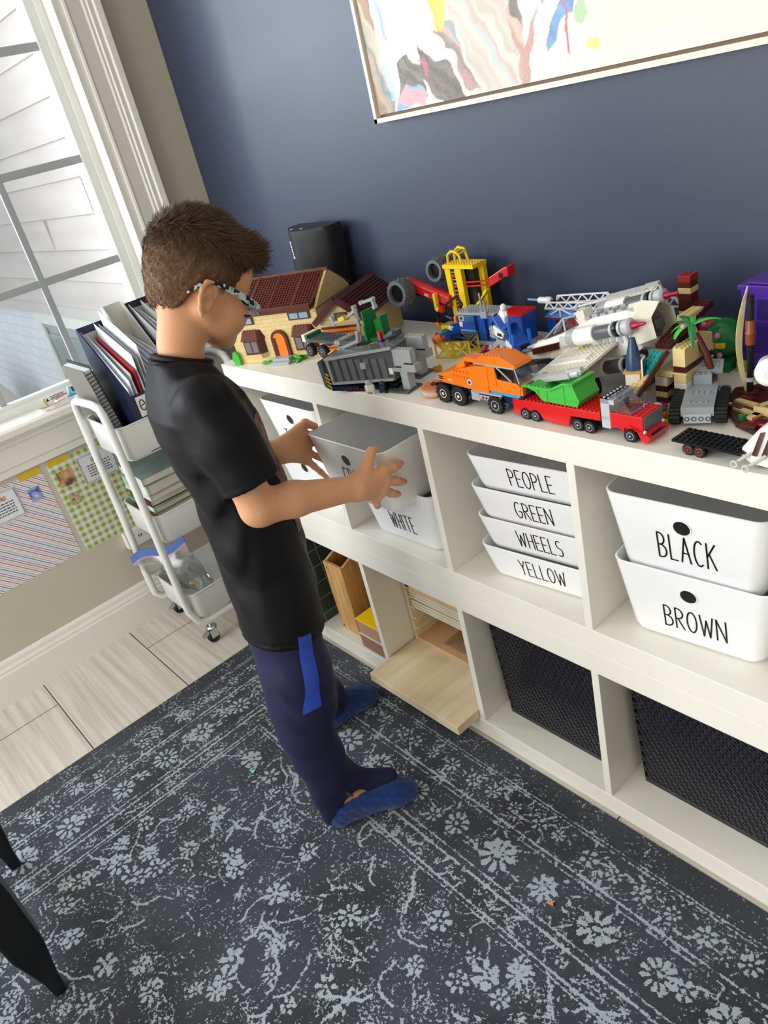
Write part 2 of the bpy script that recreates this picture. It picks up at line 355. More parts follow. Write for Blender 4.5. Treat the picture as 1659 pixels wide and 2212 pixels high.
m_brick = bk.color(bt.outputs['Color'])
struct(MB().bx(-9, XL-.75, .72, .95, -1.0, .58).build('wall_outside_brick', m_brick))
struct(MB().bx(-9, XL-.15, -4, .72, -1.05, -1.0).build('floor_outside', mat('concrete_patio', '#c4c4c0', rough=.9, var=.08)))
dr = struct(MB().bx(-4.20, -4.10, .69, .73, -1.0, .489).bx(-2.95, -2.85, .69, .73, -1.0, .489).bx(-4.2, -2.85, .69, .73, .49, .575).build('door_1', m_trim))
o = MB().bx(-4.10, -2.95, .70, .715, -1.0, .49).build('door_panel', mat('grey_door', '#a8aeaa', rough=.4), dr)
o = MB().bx(-4.02, -3.05, .692, .70, -.6, .42).bx(-4.06, -4.03, .69, .702, -.9, .46).build('door_glass', mat('door_pane', '#8d9896', rough=.15, var=.1), dr)
g = MB(); g.loft([[(x, y, -1.0) for x, y, _ in rrect(1.5, .62, .1, 0, 4, -5.55, .25)], [(x, y, -.62) for x, y, _ in rrect(1.46, .6, .14, 0, 4, -5.55, .25)], [(x, y, -.14) for x, y, _ in rrect(1.2, .52, .16, 0, 4, -5.5, .25)], [(x, y, .03) for x, y, _ in rrect(.9, .38, .15, 0, 4, -5.5, .25)], [(x, y, .06) for x, y, _ in rrect(.6, .2, .09, 0, 4, -5.5, .25)]])
tag(g.build('grill_cover', mat('beige_cover_cloth', '#cfcac0', rough=.9, var=.06, bump=.4, bscale=20), smooth=60), 'beige fabric cover over a grill on the patio outside the window', 'grill cover')
# ================================================================ rug
def rug():
    x0, x1, y0, y1 = -0.098, 1.9, -1.45, -0.014; st = 0.0025
    nx, ny = int((x1-x0)/st)+1, int((y1-y0)/st)+1
    X, Y = np.meshgrid(np.linspace(x0, x1, nx), np.linspace(y0, y1, ny), indexing='ij')
    a, b = X-x0, y1-Y; r = np.random.default_rng(11)
    F = np.full(X.shape, -1.0)      # signed field (mm), positive = silver yarn
    def put(cx, cy, R, g):          # stamp g(dx, dy) near a centre
        nonlocal F
        i0, i1 = max(0, int((cx-R-x0)/st)), min(nx, int((cx+R-x0)/st)+2); j0, j1 = max(0, int((cy-R-y0)/st)), min(ny, int((cy+R-y0)/st)+2)
        if i1 <= i0 or j1 <= j0: return
        v = g(X[i0:i1, j0:j1]-cx, Y[i0:i1, j0:j1]-cy); F[i0:i1, j0:j1] = np.maximum(F[i0:i1, j0:j1], np.clip(v*1000, -1, 3))
    def flower(cx, cy, R, n, ph):
        def g(dx, dy):
            rr = np.hypot(dx, dy); th = np.arctan2(dy, dx)+ph; pet = np.abs(np.sin(th*n/2))
            v = np.minimum(np.minimum(R*(0.70+0.30*pet)-rr, rr-R*0.34), (pet-0.52)*R*0.42)
            return np.maximum(np.maximum(v, R*0.19-rr), -1)
        put(cx, cy, R*1.05, g)
    def leaf(cx, cy, L, w, ang):
        c, s = math.cos(ang), math.sin(ang)
        put(cx, cy, L, lambda dx, dy: w*(1-((dx*c+dy*s)/L)**2)-np.abs(-dx*s+dy*c) - 0.0008)
    def stroke(pts, w):
        for p, q in zip(pts[:-1], pts[1:]):
            mx, my = (p[0]+q[0])/2, (p[1]+q[1])/2; L = math.hypot(q[0]-p[0], q[1]-p[1])/2+1e-6; ang = math.atan2(q[1]-p[1], q[0]-p[0]); c, s = math.cos(ang), math.sin(ang)
            put(mx, my, L+w, lambda dx, dy: np.minimum(w-np.abs(-dx*s+dy*c), L+w*.6-np.abs(dx*c+dy*s)))
    lines = [(.060, .0018), (.068, .0018), (.150, .003), (.162, .002), (.268, .0025), (.284, .0035), (.330, .003), (.340, .002)]
    d = np.minimum(a, b)
    for off, w in lines: F = np.maximum(F, np.clip((w-np.abs(d-off))*1000, -1, 3)*np.where((d-off < w*4), 1, 1))
    # border bands: big rosettes with leaves between, small flowers in the guard bands
    def band(off, step, R, n, jit, lf):
        k = 0
        for axis in (0, 1):
            s = off
            L = (x1-x0) if axis else (y1-y0)
            while s < L-.02:
                s2 = s+r.uniform(-jit, jit); o2 = off+r.uniform(-jit, jit)*.6
                cx, cy = (x0+o2, y1-s2) if axis == 0 else (x0+s2, y1-o2)
                flower(cx, cy, R*r.uniform(.8, 1.12), n if r.random() < .7 else n-2, r.uniform(0, 6))
                for _ in range(lf):
                    an = r.uniform(0, 6.28); q = R*r.uniform(1.25, 2.0); leaf(cx+q*math.cos(an), cy+q*math.sin(an), r.uniform(.008, .02), r.uniform(.002, .0045), an+r.uniform(-.9, .9))
                s += step*r.uniform(.85, 1.15); k += 1
    band(.107, .062, .019, 7, .006, 6); band(.215, .125, .037, 11, .006, 11); band(.215, .14, .020, 6, .03, 5); band(.307, .04, .011, 6, .004, 2)
    for _ in range(1250):          # inner field
        cx, cy = r.uniform(.27, x1), r.uniform(y0, -.37); t = r.random()
        if t < .16: flower(cx, cy, r.uniform(.014, .029), int(r.choice([6, 7, 8])), r.uniform(0, 6))
        elif t < .62: leaf(cx, cy, r.uniform(.006, .022), r.uniform(.002, .005), r.uniform(0, 6.28))
        else:
            an = r.uniform(0, 6.28); P = [(cx, cy)]
            for k in range(int(r.integers(2, 7))): an += r.uniform(-.8, .8); P.append((P[-1][0]+.018*math.cos(an), P[-1][1]+.018*math.sin(an)))
            stroke(P, r.uniform(.0010, .0034))
    for _ in range(5600):          # flecks everywhere inside the outer line
        cx, cy = r.uniform(x0+.06, x1), r.uniform(y0, y1-.06); leaf(cx, cy, r.uniform(.003, .010), r.uniform(.0010, .0026), r.choice([0, .4, 1.57, 1.2, 2.4])+r.uniform(-.3, .3))
    for _ in range(1100):           # short dashes along the field's grain
        cx, cy = r.uniform(x0+.27, x1), r.uniform(y0, y1-.3); leaf(cx, cy, r.uniform(.008, .022), r.uniform(.0010, .0026), 0.0 if r.random() < .5 else PI/2)
    me = bpy.data.meshes.new('rug'); h = 0.008
    V = np.stack([X, Y, np.full(X.shape, h)], -1).reshape(-1, 3); idx = np.arange(nx*ny).reshape(nx, ny)
    Q = np.stack([idx[:-1, :-1], idx[1:, :-1], idx[1:, 1:], idx[:-1, 1:]], -1).reshape(-1, 4)
    per = np.concatenate([idx[:, 0], idx[-1, 1:], idx[::-1, -1][1:], idx[0, ::-1][1:-1]]); nb = len(V)
    V2 = V[per].copy(); V2[:, 2] = 0.0005
    S = np.stack([np.roll(per, -1), per, nb+np.arange(len(per)), nb+np.roll(np.arange(len(per)), -1)], -1)
    V = np.concatenate([V, V2]); Q = np.concatenate([Q, S])
    me.vertices.add(len(V)); me.vertices.foreach_set('co', V.ravel()); me.loops.add(Q.size); me.loops.foreach_set('vertex_index', Q.ravel())
    me.polygons.add(len(Q)); me.polygons.foreach_set('loop_start', np.arange(0, Q.size, 4)); me.polygons.foreach_set('loop_total', np.full(len(Q), 4)); me.update(calc_edges=True); me.validate()
    at = me.attributes.new('yarn', 'FLOAT', 'POINT'); at.data.foreach_set('value', np.concatenate([F.ravel(), np.full(len(V2), -1.0)]).astype(np.float32))
    n = NT('woven_rug', 0.95); f = n.attr('yarn')['Fac']
    wear = n.noise(16, 4, None, .6); grain = n.noise(700, 2); fleck = n.noise(150, 2)
    thr = n.math('ADD', n.math('MULTIPLY', n.math('SUBTRACT', wear, .44), 6.5), n.math('MULTIPLY', n.math('SUBTRACT', fleck, .47), 9.0))
    msk = n.math('MULTIPLY', n.math('ADD', n.math('SUBTRACT', f, n.math('ADD', thr, n.math('MULTIPLY', n.math('SUBTRACT', n.noise(420, 1), .5), 5.0))), .35), 1.3); msk.node.use_clamp = True
    tone = n.noise(5, 4)
    dark = n.mix(grain, n.ramp(tone, [(.35, '#1c2026'), (.62, '#2f343c')]), n.ramp(tone, [(.35, '#252a31'), (.62, '#3b4149')]))
    lite = n.mix(grain, '#868f99', '#b0b8c0')
    n.color(n.mix(msk, dark, lite)); n.bump(n.math('ADD', n.math('MULTIPLY', msk, .5), grain), .35, .002)
    n.b.inputs['Sheen Weight'].default_value = .15
    me.materials.append(n.m); o = bpy.data.objects.new('area_rug', me); COL.objects.link(o)
    tag(o, 'dark charcoal area rug with a worn silver floral pattern on the tiled floor', 'rug')
rug()
# ================================================================ shelf units
t_, c_, d_, DEP = 0.0519, 0.335, 0.016, 0.39
U = 2*t_+c_; Z5 = 2*U; Z3 = U+t_; Z1 = t_
m_shelf = mat('white_laminate', '#eae7dd', rough=0.30, spec=0.5, var=0.012, vscale=8)
def shelf_unit(label, z, seed):
    w = 2*t_+4*c_+3*d_
    T = thing('cube_shelf_unit', label, 'shelf unit', (0, 0, z))
    for nm, x0, x1 in (('side_panel', 0, t_-.0006), ('side_panel', w-t_+.0006, w)): MB().bx(x0, x1, 0, DEP, 0, U).build(nm, m_shelf, T, bev=.0012)
    MB().bx(t_, w-t_, 0, DEP, 0, t_).build('bottom_panel', m_shelf, T, bev=.0012)
    MB().bx(t_, w-t_, 0, DEP, U-t_, U).build('top_panel', m_shelf, T, bev=.0012)
    for k in (1, 2, 3):
        x = t_+k*c_+(k-1)*d_; MB().bx(x, x+d_, .001, DEP, t_, U-t_).build('divider', m_shelf, T, bev=.0008)
    return T
shelf_unit('white cube shelf unit resting on the floor, under the other one', .0, 1)
shelf_unit('white cube shelf unit with a toy covered top, stacked on the other one', U, 2)
def cube(k): x = t_+(k-1)*(c_+d_); return x, x+c_
# ---------------------------------------------------------------- storage bins
m_bin = mat('glossy_white_plastic', '#f4f5f7', rough=0.22, spec=0.5, var=0.006)
m_ink = mat('black_vinyl_lettering', '#0b0b0d', rough=0.4, var=0.02)
def bin_mesh(w, d, h, tp, r=.022, th=.003, n=5):
    """open tapered box: origin at the bottom centre of the front edge of its rim, rim front at y=0"""
    b = MB(); cy = d/2
    L = lambda e, z, s=0: rrect(w-2*e-2*s, d-2*e-2*s, max(.004, r-s*.6), z, n, 0, cy)
    b.loft([L(tp+.014, 0), L(tp+.004, .004), L(tp, .014), L(.0005, h-.004), L(0, h-.001), L(.001, h), L(th-.0005, h), L(th, h-.002), L(tp+th, .016), L(tp+.014, .004)])
    return b
def storage_bin(label, x, y, z, txt, w=.26, d=.35, h=.155, tp=.0185, hole=True, th=.05, group=None, tx=.5, tz=None, lw=.0026, rz=0, rx=0, ws=1.0):
    T = thing('storage_bin', label, 'storage bin', (x, y, z), group=group, rot=(rx, 0, rz))
    bin_mesh(w, d, h, tp).build('bin_body', m_bin, T, smooth=45)
    sl = Vector((0, -tp, h-.014)).normalized(); u = Vector((1, 0, 0))   # front face: y = tp*(1-(z-.014)/(h-.014))
    def onf(px, pz, off=0): return Vector((px, tp*(1-(pz-.014)/(h-.014)), pz)) + Vector((0, -1, -tp/(h-.014))).normalized()*off
    if hole:
        q = h*.735; bb = MB(); bb.cyl(onf(.0, q, -.003), onf(.0, q, .0006), .0135, n=24); bb.build('hand_hole', m_blk, T)
        bb = MB(); c = onf(0, q, .0004); bb.tube([tuple(c+u*.0142*math.cos(2*PI*k/24)+sl*.0142*math.sin(2*PI*k/24)) for k in range(24)], .0012, 6, closed=True); bb.build('hole_rim', m_bin, T, smooth=60)
    tw = text_width(txt, th, wscale=ws); tz_ = tz if tz is not None else h*.16
    bb = MB(); text_strips(bb, txt, onf(-tw/2+(tx-.5)*w, tz_, .0003), u, sl, th, lw, wscale=ws); bb.build('lettering', m_ink, T)
    return T
x1, x2 = cube(1); x3, x4 = cube(3); x5, x6 = cube(4); XC2 = .5665
storage_bin('white plastic bin lettered TO, above the MANU bin', .209, .028, Z3+.136, 'TO', tx=.36, th=.048, tz=.030, ws=.7)
storage_bin('white plastic bin lettered MANU, lowest one beside the white WHITE bin', .211, .026, Z3, 'MANUA', tx=.57, th=.045, tz=.020, ws=.8)
storage_bin('white plastic bin lettered WHITE on the shelf floor, under the held bin', .576, .016, Z3, 'WHITE', tx=.51, th=.046, tz=.034, rz=.03, ws=.68)
for k, (w_, lb) in enumerate((('YELLOW', 'shallow white bin lettered YELLOW, lowest of its stack of four'), ('WHEELS', 'shallow white bin lettered WHEELS in the stack of four'), ('GREEN', 'shallow white bin lettered GREEN, beneath the PEOPLE bin'), ('PEOPLE', 'shallow white bin lettered PEOPLE, topmost of its stack of four'))):
    storage_bin(lb, .949+.002*(k % 2), .039+.002*(k % 2), Z3+.0675*k, w_, d=.30, h=.08, tp=.0125, hole=False, th=.039, tz=.025, lw=.0023, group='shallow bins in the stack of four', tx=.55, rz=.10, ws=.84)
storage_bin('deep white bin lettered BROWN with a black hole, under the BLACK bin', 1.2685, .036, Z3, 'BROWN', group='deep white bins with black holes', th=.046, tx=.52, tz=.034, rz=.09, ws=.80)
storage_bin('deep white bin lettered BLACK with a black hole, on the BROWN bin', 1.266, .029, Z3+.132, 'BLACK', group='deep white bins with black holes', th=.050, tx=.51, tz=.046, rz=.07, ws=.70)
held = storage_bin('white bin being pulled out of the shelf in both hands', .553, -.062, .629, 'GRAY', tx=.51, th=.045, tz=.046, ws=.68)
# ---------------------------------------------------------------- black woven baskets
def basket(label, x0, x1, y):
    w = x1-x0; T = thing('woven_basket', label, 'basket', (x0, y, Z1))
    h, d, tp = .30, .30, .012
    # perforated lattice front: slanted strands over two layers of rails
    b = MB(); n = 21; rows = 20; ph = w/n; pv = h/rows
    for r_ in range(rows+1):
        z = r_*pv; e = tp*(1-z/h); b.bx(e, w-e, e-.0005, e+.004, max(0, z-.0017), min(h, z+.0017))
    for r_ in range(rows):
        for k in range(n):
            x = (k+.5+(.5 if r_ % 2 else 0))*ph
            if x > w-.010: continue
            z = r_*pv; e = tp*(1-(z+pv/2)/h)
            x_ = e+(x)*(w-2*e)/w
            b.bar((x_-ph*.36, e-.0012, z+pv+.001), (x_+ph*.30, e+.0022, z-.001), .0042, .003, up=(0, 1, 0))
            b.bar((x_+ph*.34, e+.002, z+pv), (x_+ph*.42, e+.002, z), .0050, .003, up=(0, 1, 0))
    b.bx(tp, w-tp, tp-.001, tp+.005, 0, .012).bx(0, w, -.002, .006, h-.012, h)
    b.build('woven_front', m_basket, T)
    b = MB()
    b.add([(tp, tp, 0), (tp, d, 0), (0, d, h), (0, 0, h)], [(0, 1, 2, 3)]); b.add([(w-tp, tp, 0), (w-tp, d, 0), (w, d, h), (w, 0, h)], [(3, 2, 1, 0)])
    b.bx(tp, w-tp, tp, d, 0, .003).bx(tp, w-tp, d-.004, d, 0, h)
    b.bx(tp, w-tp, tp+.010, tp+.012, 0, h)  # added dark sheet close behind the weave so its holes look shaded
    b.build('basket_shell', m_blk, T)
    return T
m_basket = mat('black_woven_plastic', '#2c2c33', rough=0.22, spec=0.5, var=.06)
bk1 = basket('black woven plastic basket beside the plywood tray cabinet', .772, 1.078, .052)
bk2 = basket('black woven plastic basket under the BROWN bin, farther from the tray cabinet', 1.124, 1.430, .064)
tag(MB().ball((.93, .17, .30), (.06, .07, .06)).bx(.86, .98, .12, .25, Z1+.006, .28).build('white_toy', mat('cream_plush', '#d9d6c8', rough=.9)), 'pale toy seen through the weave of the basket near the tray cabinet', 'toy')
# ---------------------------------------------------------------- lower cubes: mat, wooden boxes, tray cabinet, board
mg = NT('cutting_mat_green', .6)
sx = mg.xyz()
gl = mg.math('MAXIMUM', mg.math('LESS_THAN', mg.math('MODULO', mg.math('ADD', sx[1], 1.0), .0508), .0014), mg.math('LESS_THAN', mg.math('MODULO', mg.math('ADD', sx[2], .99), .0508), .0014))
m_mat = mg.color(mg.mix(gl, '#33413a', '#b9bfae'))
o = MB().bx(-.0012, .0012, -.10, .36, 0, .315).build('cutting_mat', m_mat); o.location = (.088, .0, Z1+.002); o.rotation_euler = (0, math.radians(-6), 0)
tag(o, 'dark green cutting mat with a white grid leaning in the lower shelf', 'cutting mat')
wd = NT('oiled_wood', .45); gr = wd.noise(1.0, 5, wd.mapped(sc=(60, 60, 3.5)), .6)
m_wood = wd.color(wd.ramp(gr, [(.3, '#a9783f'), (.5, '#c79a5e'), (.7, '#d9b27a')]))
wd2 = NT('pale_plywood', .5); gr = wd2.noise(1.0, 5, wd2.mapped(sc=(30, 3.0, 30)), .6)
m_ply = wd2.color(wd2.ramp(gr, [(.3, '#dcc39d'), (.55, '#e8d4b3'), (.75, '#efdfc3')]))
m_ply2 = mat('plywood_edge', '#dcb78c', rough=.6, var=.12, vscale=120)
m_screw = mat('dark_screw', '#3a2a1c', rough=.5)
def magfile(label, x, y, hf, hb, w=.072, d=.25, tilt=0):
    T = thing('magazine_file', label, 'magazine file', (x, y, Z1), rz=tilt, group='wooden magazine files')
    th = .009
    MB().bx(0, w, 0, th, 0, hf).build('front_board', m_wood, T, bev=.001)
    MB().bx(0, w, d-th, d, 0, hb).build('back_board', m_wood, T, bev=.001)
    for x0 in (0, w-th): MB().prism([(th, .0), (d-th, .0), (d-th, hb), (.12, hb), (th, hf)], 'x', x0, x0+th).build('side_board', m_wood, T, bev=.001)
    MB().bx(th, w-th, th, d-th, .002, .010).build('bottom_board', m_wood, T)
    for q in ((.012, .012), (.012, hf-.02)):
        MB().cyl((q[0], .0005, q[1]), (q[0], -.0008, q[1]), .0028, n=12).build('screw', m_screw, T)
    return T
magfile('tall wooden magazine file next to the cutting mat, its corner screws showing', .152, .030, .24, .285, w=.085)
magfile('wooden magazine file behind the yellow topped box, darker inside', .262, .085, .24, .30, w=.085)
T = thing('yellow_topped_box', 'small wooden drawer box with a bright yellow lid in the lower shelf', 'box', (.276, .010, Z1))
m_wood2 = mat('greyish_oak', '#b08c74', rough=.55, var=.12, vscale=60)
MB().bx(0, .105, .0, .070, 0, .096).build('box_body', m_wood2, T, bev=.001)
MB().bx(-.001, .106, -.002, .072, .096, .101).build('lid', mat('yellow_lacquer', '#e6c414', rough=.35), T, bev=.0008)
MB().bx(.003, .103, -.003, 0.0, .003, .046).build('drawer', mat('darker_oak', '#9a735f', rough=.55, var=.12, vscale=60), T, bev=.0005)
MB().bx(.0, .105, -.0025, .0, .0475, .0505).build('drawer_gap', mat('white_paper_edge', '#dedbd2'), T)
MB().cyl((.085, .045, .101), (.085, .045, .1016), .006, n=12).build('lid_hole', m_blk, T)
T = thing('tray_cabinet', 'pale wooden tray cabinet with slots and plastic sheets inside', 'cabinet', (cube(2)[0]+.006, .100, Z1+.0))
x0, x1_ = 0, c_-.012
for xx in (0, x1_-.010): MB().bx(xx, xx+.010, 0, .21, .027, .325).build('side_board', m_ply, T)
MB().bx(0, x1_, 0, .21, .315, .325).build('top_board', m_ply2, T); MB().bx(.01, x1_-.01, .0, .21, .027, .035).build('bottom_board', m_ply2, T); MB().bx(.01, x1_-.01, .2, .21, .03, .315).build('back_board', m_ply2, T)
for k in range(7):
    z = .066+k*.036
    for xx in (.010, x1_-.026): MB().bx(xx, xx+.016, .0, .2, z, z+.005).build('runner', m_ply, T)
for k, z in enumerate((.140, .149, .158, .172, .181, .190)): MB().bx(.016, x1_-.016, .004, .19, z, z+.0066).build('tray', mat('cream_tray_edge', '#e2dac4', rough=.5), T)
MB().bx(.010, x1_-.010, .0, .008, .203, .250).build('front_rail', m_ply2, T)
m_film = glass_mat('clear_plastic_film', (0.95, 0.95, 0.96, 1), 0.34, .16)
b = MB(); r_ = np.random.default_rng(5)
nx, ny = 22, 12; loops = []
for j in range(ny+1):
    loops.append([(cube(2)[0]+.10+.20*i/nx,   .115+.15*j/ny, Z1+.041+(.012+.012*abs(math.sin(i*1.3+j*.9))+.010*r_.random())*math.sin(PI*min(1, max(0, i/nx)))**.5*math.sin(PI*max(.03, j/ny))) for i in range(nx+1)])
vs = [p for l in loops for p in l]; fs = [(j*(nx+1)+i, j*(nx+1)+i+1, (j+1)*(nx+1)+i+1, (j+1)*(nx+1)+i) for j in range(ny) for i in range(nx)]
b.add(vs, fs); tag(b.build('plastic_pouch', m_film, smooth=60), 'crumpled clear plastic pouch in the bottom slot of the tray cabinet', 'plastic pouch')
o = MB().bx(-.164, .164, -.06, .30, 0, .026).build('plywood_board', [m_ply], bev=.0015); o.location = (cube(2)[0]+.168, -.012, Z1+.0005)
tag(o, 'thick pale plywood board lying under the tray cabinet and jutting out', 'wooden board')
# ---------------------------------------------------------------- framed painting
def painting():
    x0, x1, z0 = .3443, 2.0, 1.332; z1 = 2.25; yf = .385
    T = thing('framed_painting', 'large framed abstract painting in pastel strokes on the navy wall', 'painting', (x0, YB, z0))
    L = lambda p: (p[0]-x0, p[1]-YB, p[2]-z0)
    m_fr = mat('pale_wood_frame', '#e6dfcc', rough=.5, var=.03)
    def bxl(a, b_, c, d, e, f): return MB().bx(a-x0, b_-x0, c-YB, d-YB, e-z0, f-z0)
    for nm, q in (('frame_rail', (x0, x1, yf-.0, YB-.002, z0, z0+.009)), ('frame_rail', (x0, x1, yf, YB-.002, z1-.009, z1)), ('frame_rail', (x0, x0+.009, yf, YB-.002, z0, z1)), ('frame_rail', (x1-.009, x1, yf, YB-.002, z0, z1))): bxl(*q).build(nm, m_fr, T)
    bxl(x0+.009, x1-.009, yf+.014, YB-.003, z0+.009, z1-.009).build('backing', mat('brown_frame_recess', '#7d6a5c', rough=.8), T)
    cx0, cx1, cz0, cz1 = x0+.015, x1-.015, z0+.015, z1-.015; st = .0022
    nx, nz = int((cx1-cx0)/st), int((cz1-cz0)/.0044)
    X, Z = np.meshgrid(np.linspace(0, cx1-cx0, nx), np.concatenate([np.arange(0, .30, st), np.linspace(.30, cz1-cz0, 60)]), indexing='ij'); nz = X.shape[1]
    C = np.zeros(X.shape+(3,)); H = lambda h: np.array(lin(h)[:3])
    C[:] = H('#e9e2d2'); r = np.random.default_rng(4)
    nzf = sum(np.sin(X*a+Z*b_+c)*d for a, b_, c, d in [(31, 17, 1, .004), (73, -40, 2, .003), (140, 90, 0, .002), (-60, 130, 4, .002)])
    def poly(pts, col, soft=.0):
        P = np.array(pts); xx, zz = X+nzf, Z+nzf*.7; ins = np.zeros(X.shape, bool); j = len(P)-1
        for i in range(len(P)):
            (xi, zi), (xj, zj) = P[i], P[j]; cnd = ((zi > zz) != (zj > zz)) & (xx < (xj-xi)*(zz-zi)/(zj-zi+1e-9)+xi); ins ^= cnd; j = i
        C[ins] = H(col) if not callable(col) else col(xx[ins], zz[ins])
    def streak(cols, ang, f):
        A = [H(c) for c in cols]
        def g(x, z):
            q = (x*math.cos(ang)+z*math.sin(ang))*f + .6*np.sin((x*-math.sin(ang)+z*math.cos(ang))*9) + .25*np.sin(x*210+z*90)
            k = np.floor(q).astype(int) % len(A); k2 = (k+1) % len(A); t = (q-np.floor(q))[:, None]**2; A_ = np.array(A); return A_[k]*(1-t)+A_[k2]*t
        return g
    # left to right, in metres from the canvas corner (measured on the photograph)
    poly([(-.01, -.01), (.06, -.01), (.055, .05), (.03, .12), (.045, .5), (-.01, .5)], streak(['#a08066', '#8c6f5d', '#b59a80', '#6d7f8c', '#c9b79d'], .3, 60))
    poly([(.045, .02), (.075, .015), (.075, .08), (.055, .25), (.03, .25), (.04, .12)], streak(['#a9c3de', '#c8d6e4', '#e3e4e2', '#90aed2'], .2, 70))
    poly([(.07, .07), (.17, .09), (.19, .5), (.05, .5)], streak(['#ece7d8', '#e6e0cf', '#efeadf'], 1.3, 14))
    poly([(.075, .0), (.16, .015), (.155, .07), (.12, .10), (.08, .085)], streak(['#57504d', '#6b6361', '#4d4746', '#7d716c'], .9, 90))
    poly([(.175, .09), (.23, .07), (.27, .0), (.205, -.005), (.15, .06), (.16, .115)], streak(['#5e5552', '#6a605e', '#4f4848', '#7a6d70'], .8, 80))
    poly([(.15, .082), (.165, .06), (.17, .045), (.178, .06), (.17, .08)], '#b0576f')
    poly([(.06, .0), (.15, .0), (.158, .02), (.13, .038), (.10, .045), (.08, .03), (.065, .02)], '#d79fae')
    poly([(.062, .0), (.10, .0), (.09, .006), (.07, .016)], '#6ea6c8'); poly([(.105, .043), (.14, .036), (.16, .02), (.155, .018), (.137, .030), (.105, .036)], '#79add0')
    poly([(.20, .13), (.23, .10), (.27, .02), (.285, .005), (.30, .0), (.275, .06), (.25, .13), (.215, .155)], streak(['#9aa58f', '#b38a8f', '#7f7674', '#c9a7a4', '#86a3a5'], .6, 90))
    poly([(.195, .5), (.20, .13), (.225, .115), (.245, .14), (.25, .5)], streak(['#d9c74c', '#cfd06b', '#e2ddb0', '#d5b94e'], .4, 60))
    poly([(.245, .5), (.25, .14), (.30, .02), (.305, .0), (.40, .0), (.405, .08), (.40, .14), (.36, .3), (.34, .5)], streak(['#c7c6b9', '#d6b8ae', '#dccbbd', '#b9c7c6', '#cfa9a2', '#e0d7c8', '#c2b7ab'], .55, 75))
    poly([(.34, .5), (.36, .3), (.395, .14), (.41, .0), (.425, .0), (.42, .1), (.41, .2), (.39, .5)], streak(['#b98f86', '#d6b5a7', '#9a8c88', '#caa08d'], .35, 80))
    poly([(.385, .5), (.40, .13), (.415, .09), (.425, .15), (.43, .5)], streak(['#6f645f', '#85776e', '#5f5652'], .3, 70))
    poly([(.415, .0), (.43, .0), (.445, .08), (.455, .11), (.44, .09), (.42, .05)], '#c08f86')
    poly([(.47, .04), (.485, .05), (.50, .08), (.53, .09), (.545, .14), (.55, .19), (.53, .20), (.515, .17), (.505, .11), (.475, .075)], streak(['#5b93c4', '#6fa4cf', '#4f83b8'], .9, 50))
    poly([(.43, .13), (.46, .12), (.47, .11), (.48, .135), (.47, .145), (.445, .14)], '#7c93b8'); poly([(.51, .03), (.516, .03), (.512, .12), (.507, .3), (.502, .3), (.507, .12)], '#b9627e')
    poly([(.535, .075), (.55, .07), (.565, .085), (.56, .105), (.545, .11), (.535, .095)], '#a8c89a'); poly([(.545, .03), (.575, .025), (.58, .045), (.56, .05)], '#ddd27a')
    poly([(.58, .02), (.86, .06), (.86, .5), (.57, .5), (.56, .14)], streak(['#e9dccd', '#e6d8c9', '#eee2d5'], 1.2, 10))
    poly([(.77, .075), (.86, .045), (1.2, .03), (1.6, .2), (1.6, .5), (.87, .5), (.82, .17), (.83, .12), (.79, .105)], streak(['#a7a9ae', '#d9d6d1', '#5d6876', '#e6e2da', '#8b949c', '#c9c6c3'], .5, 75))
    me = bpy.data.meshes.new('canvas'); V = np.stack([X+cx0-x0, np.full(X.shape, yf+.006-YB), Z+cz0-z0], -1).reshape(-1, 3); idx = np.arange(nx*nz).reshape(nx, nz)
    Q = np.stack([idx[:-1, :-1], idx[1:, :-1], idx[1:, 1:], idx[:-1, 1:]], -1).reshape(-1, 4)
    me.from_pydata([tuple(v) for v in V], [], [tuple(q) for q in Q])
    ca = me.color_attributes.new('paint', 'FLOAT_COLOR', 'POINT'); ca.data.foreach_set('color', np.concatenate([C.reshape(-1, 3), np.ones((nx*nz, 1))], 1).astype(np.float32).ravel())
    n = NT('painted_canvas', .6); n.color(n.mix(n.math('MULTIPLY', n.noise(260, 3), .25), n.attr('paint')['Color'], '#ece6d8')); n.bump(n.noise(300, 3), .15); me.materials.append(n.m)
    o = bpy.data.objects.new('canvas', me); COL.objects.link(o); o.parent = T
    bxl(cx0, cx1, yf+.0065, yf+.0138, cz0, cz1).build('stretcher', m_fr, T)
painting()
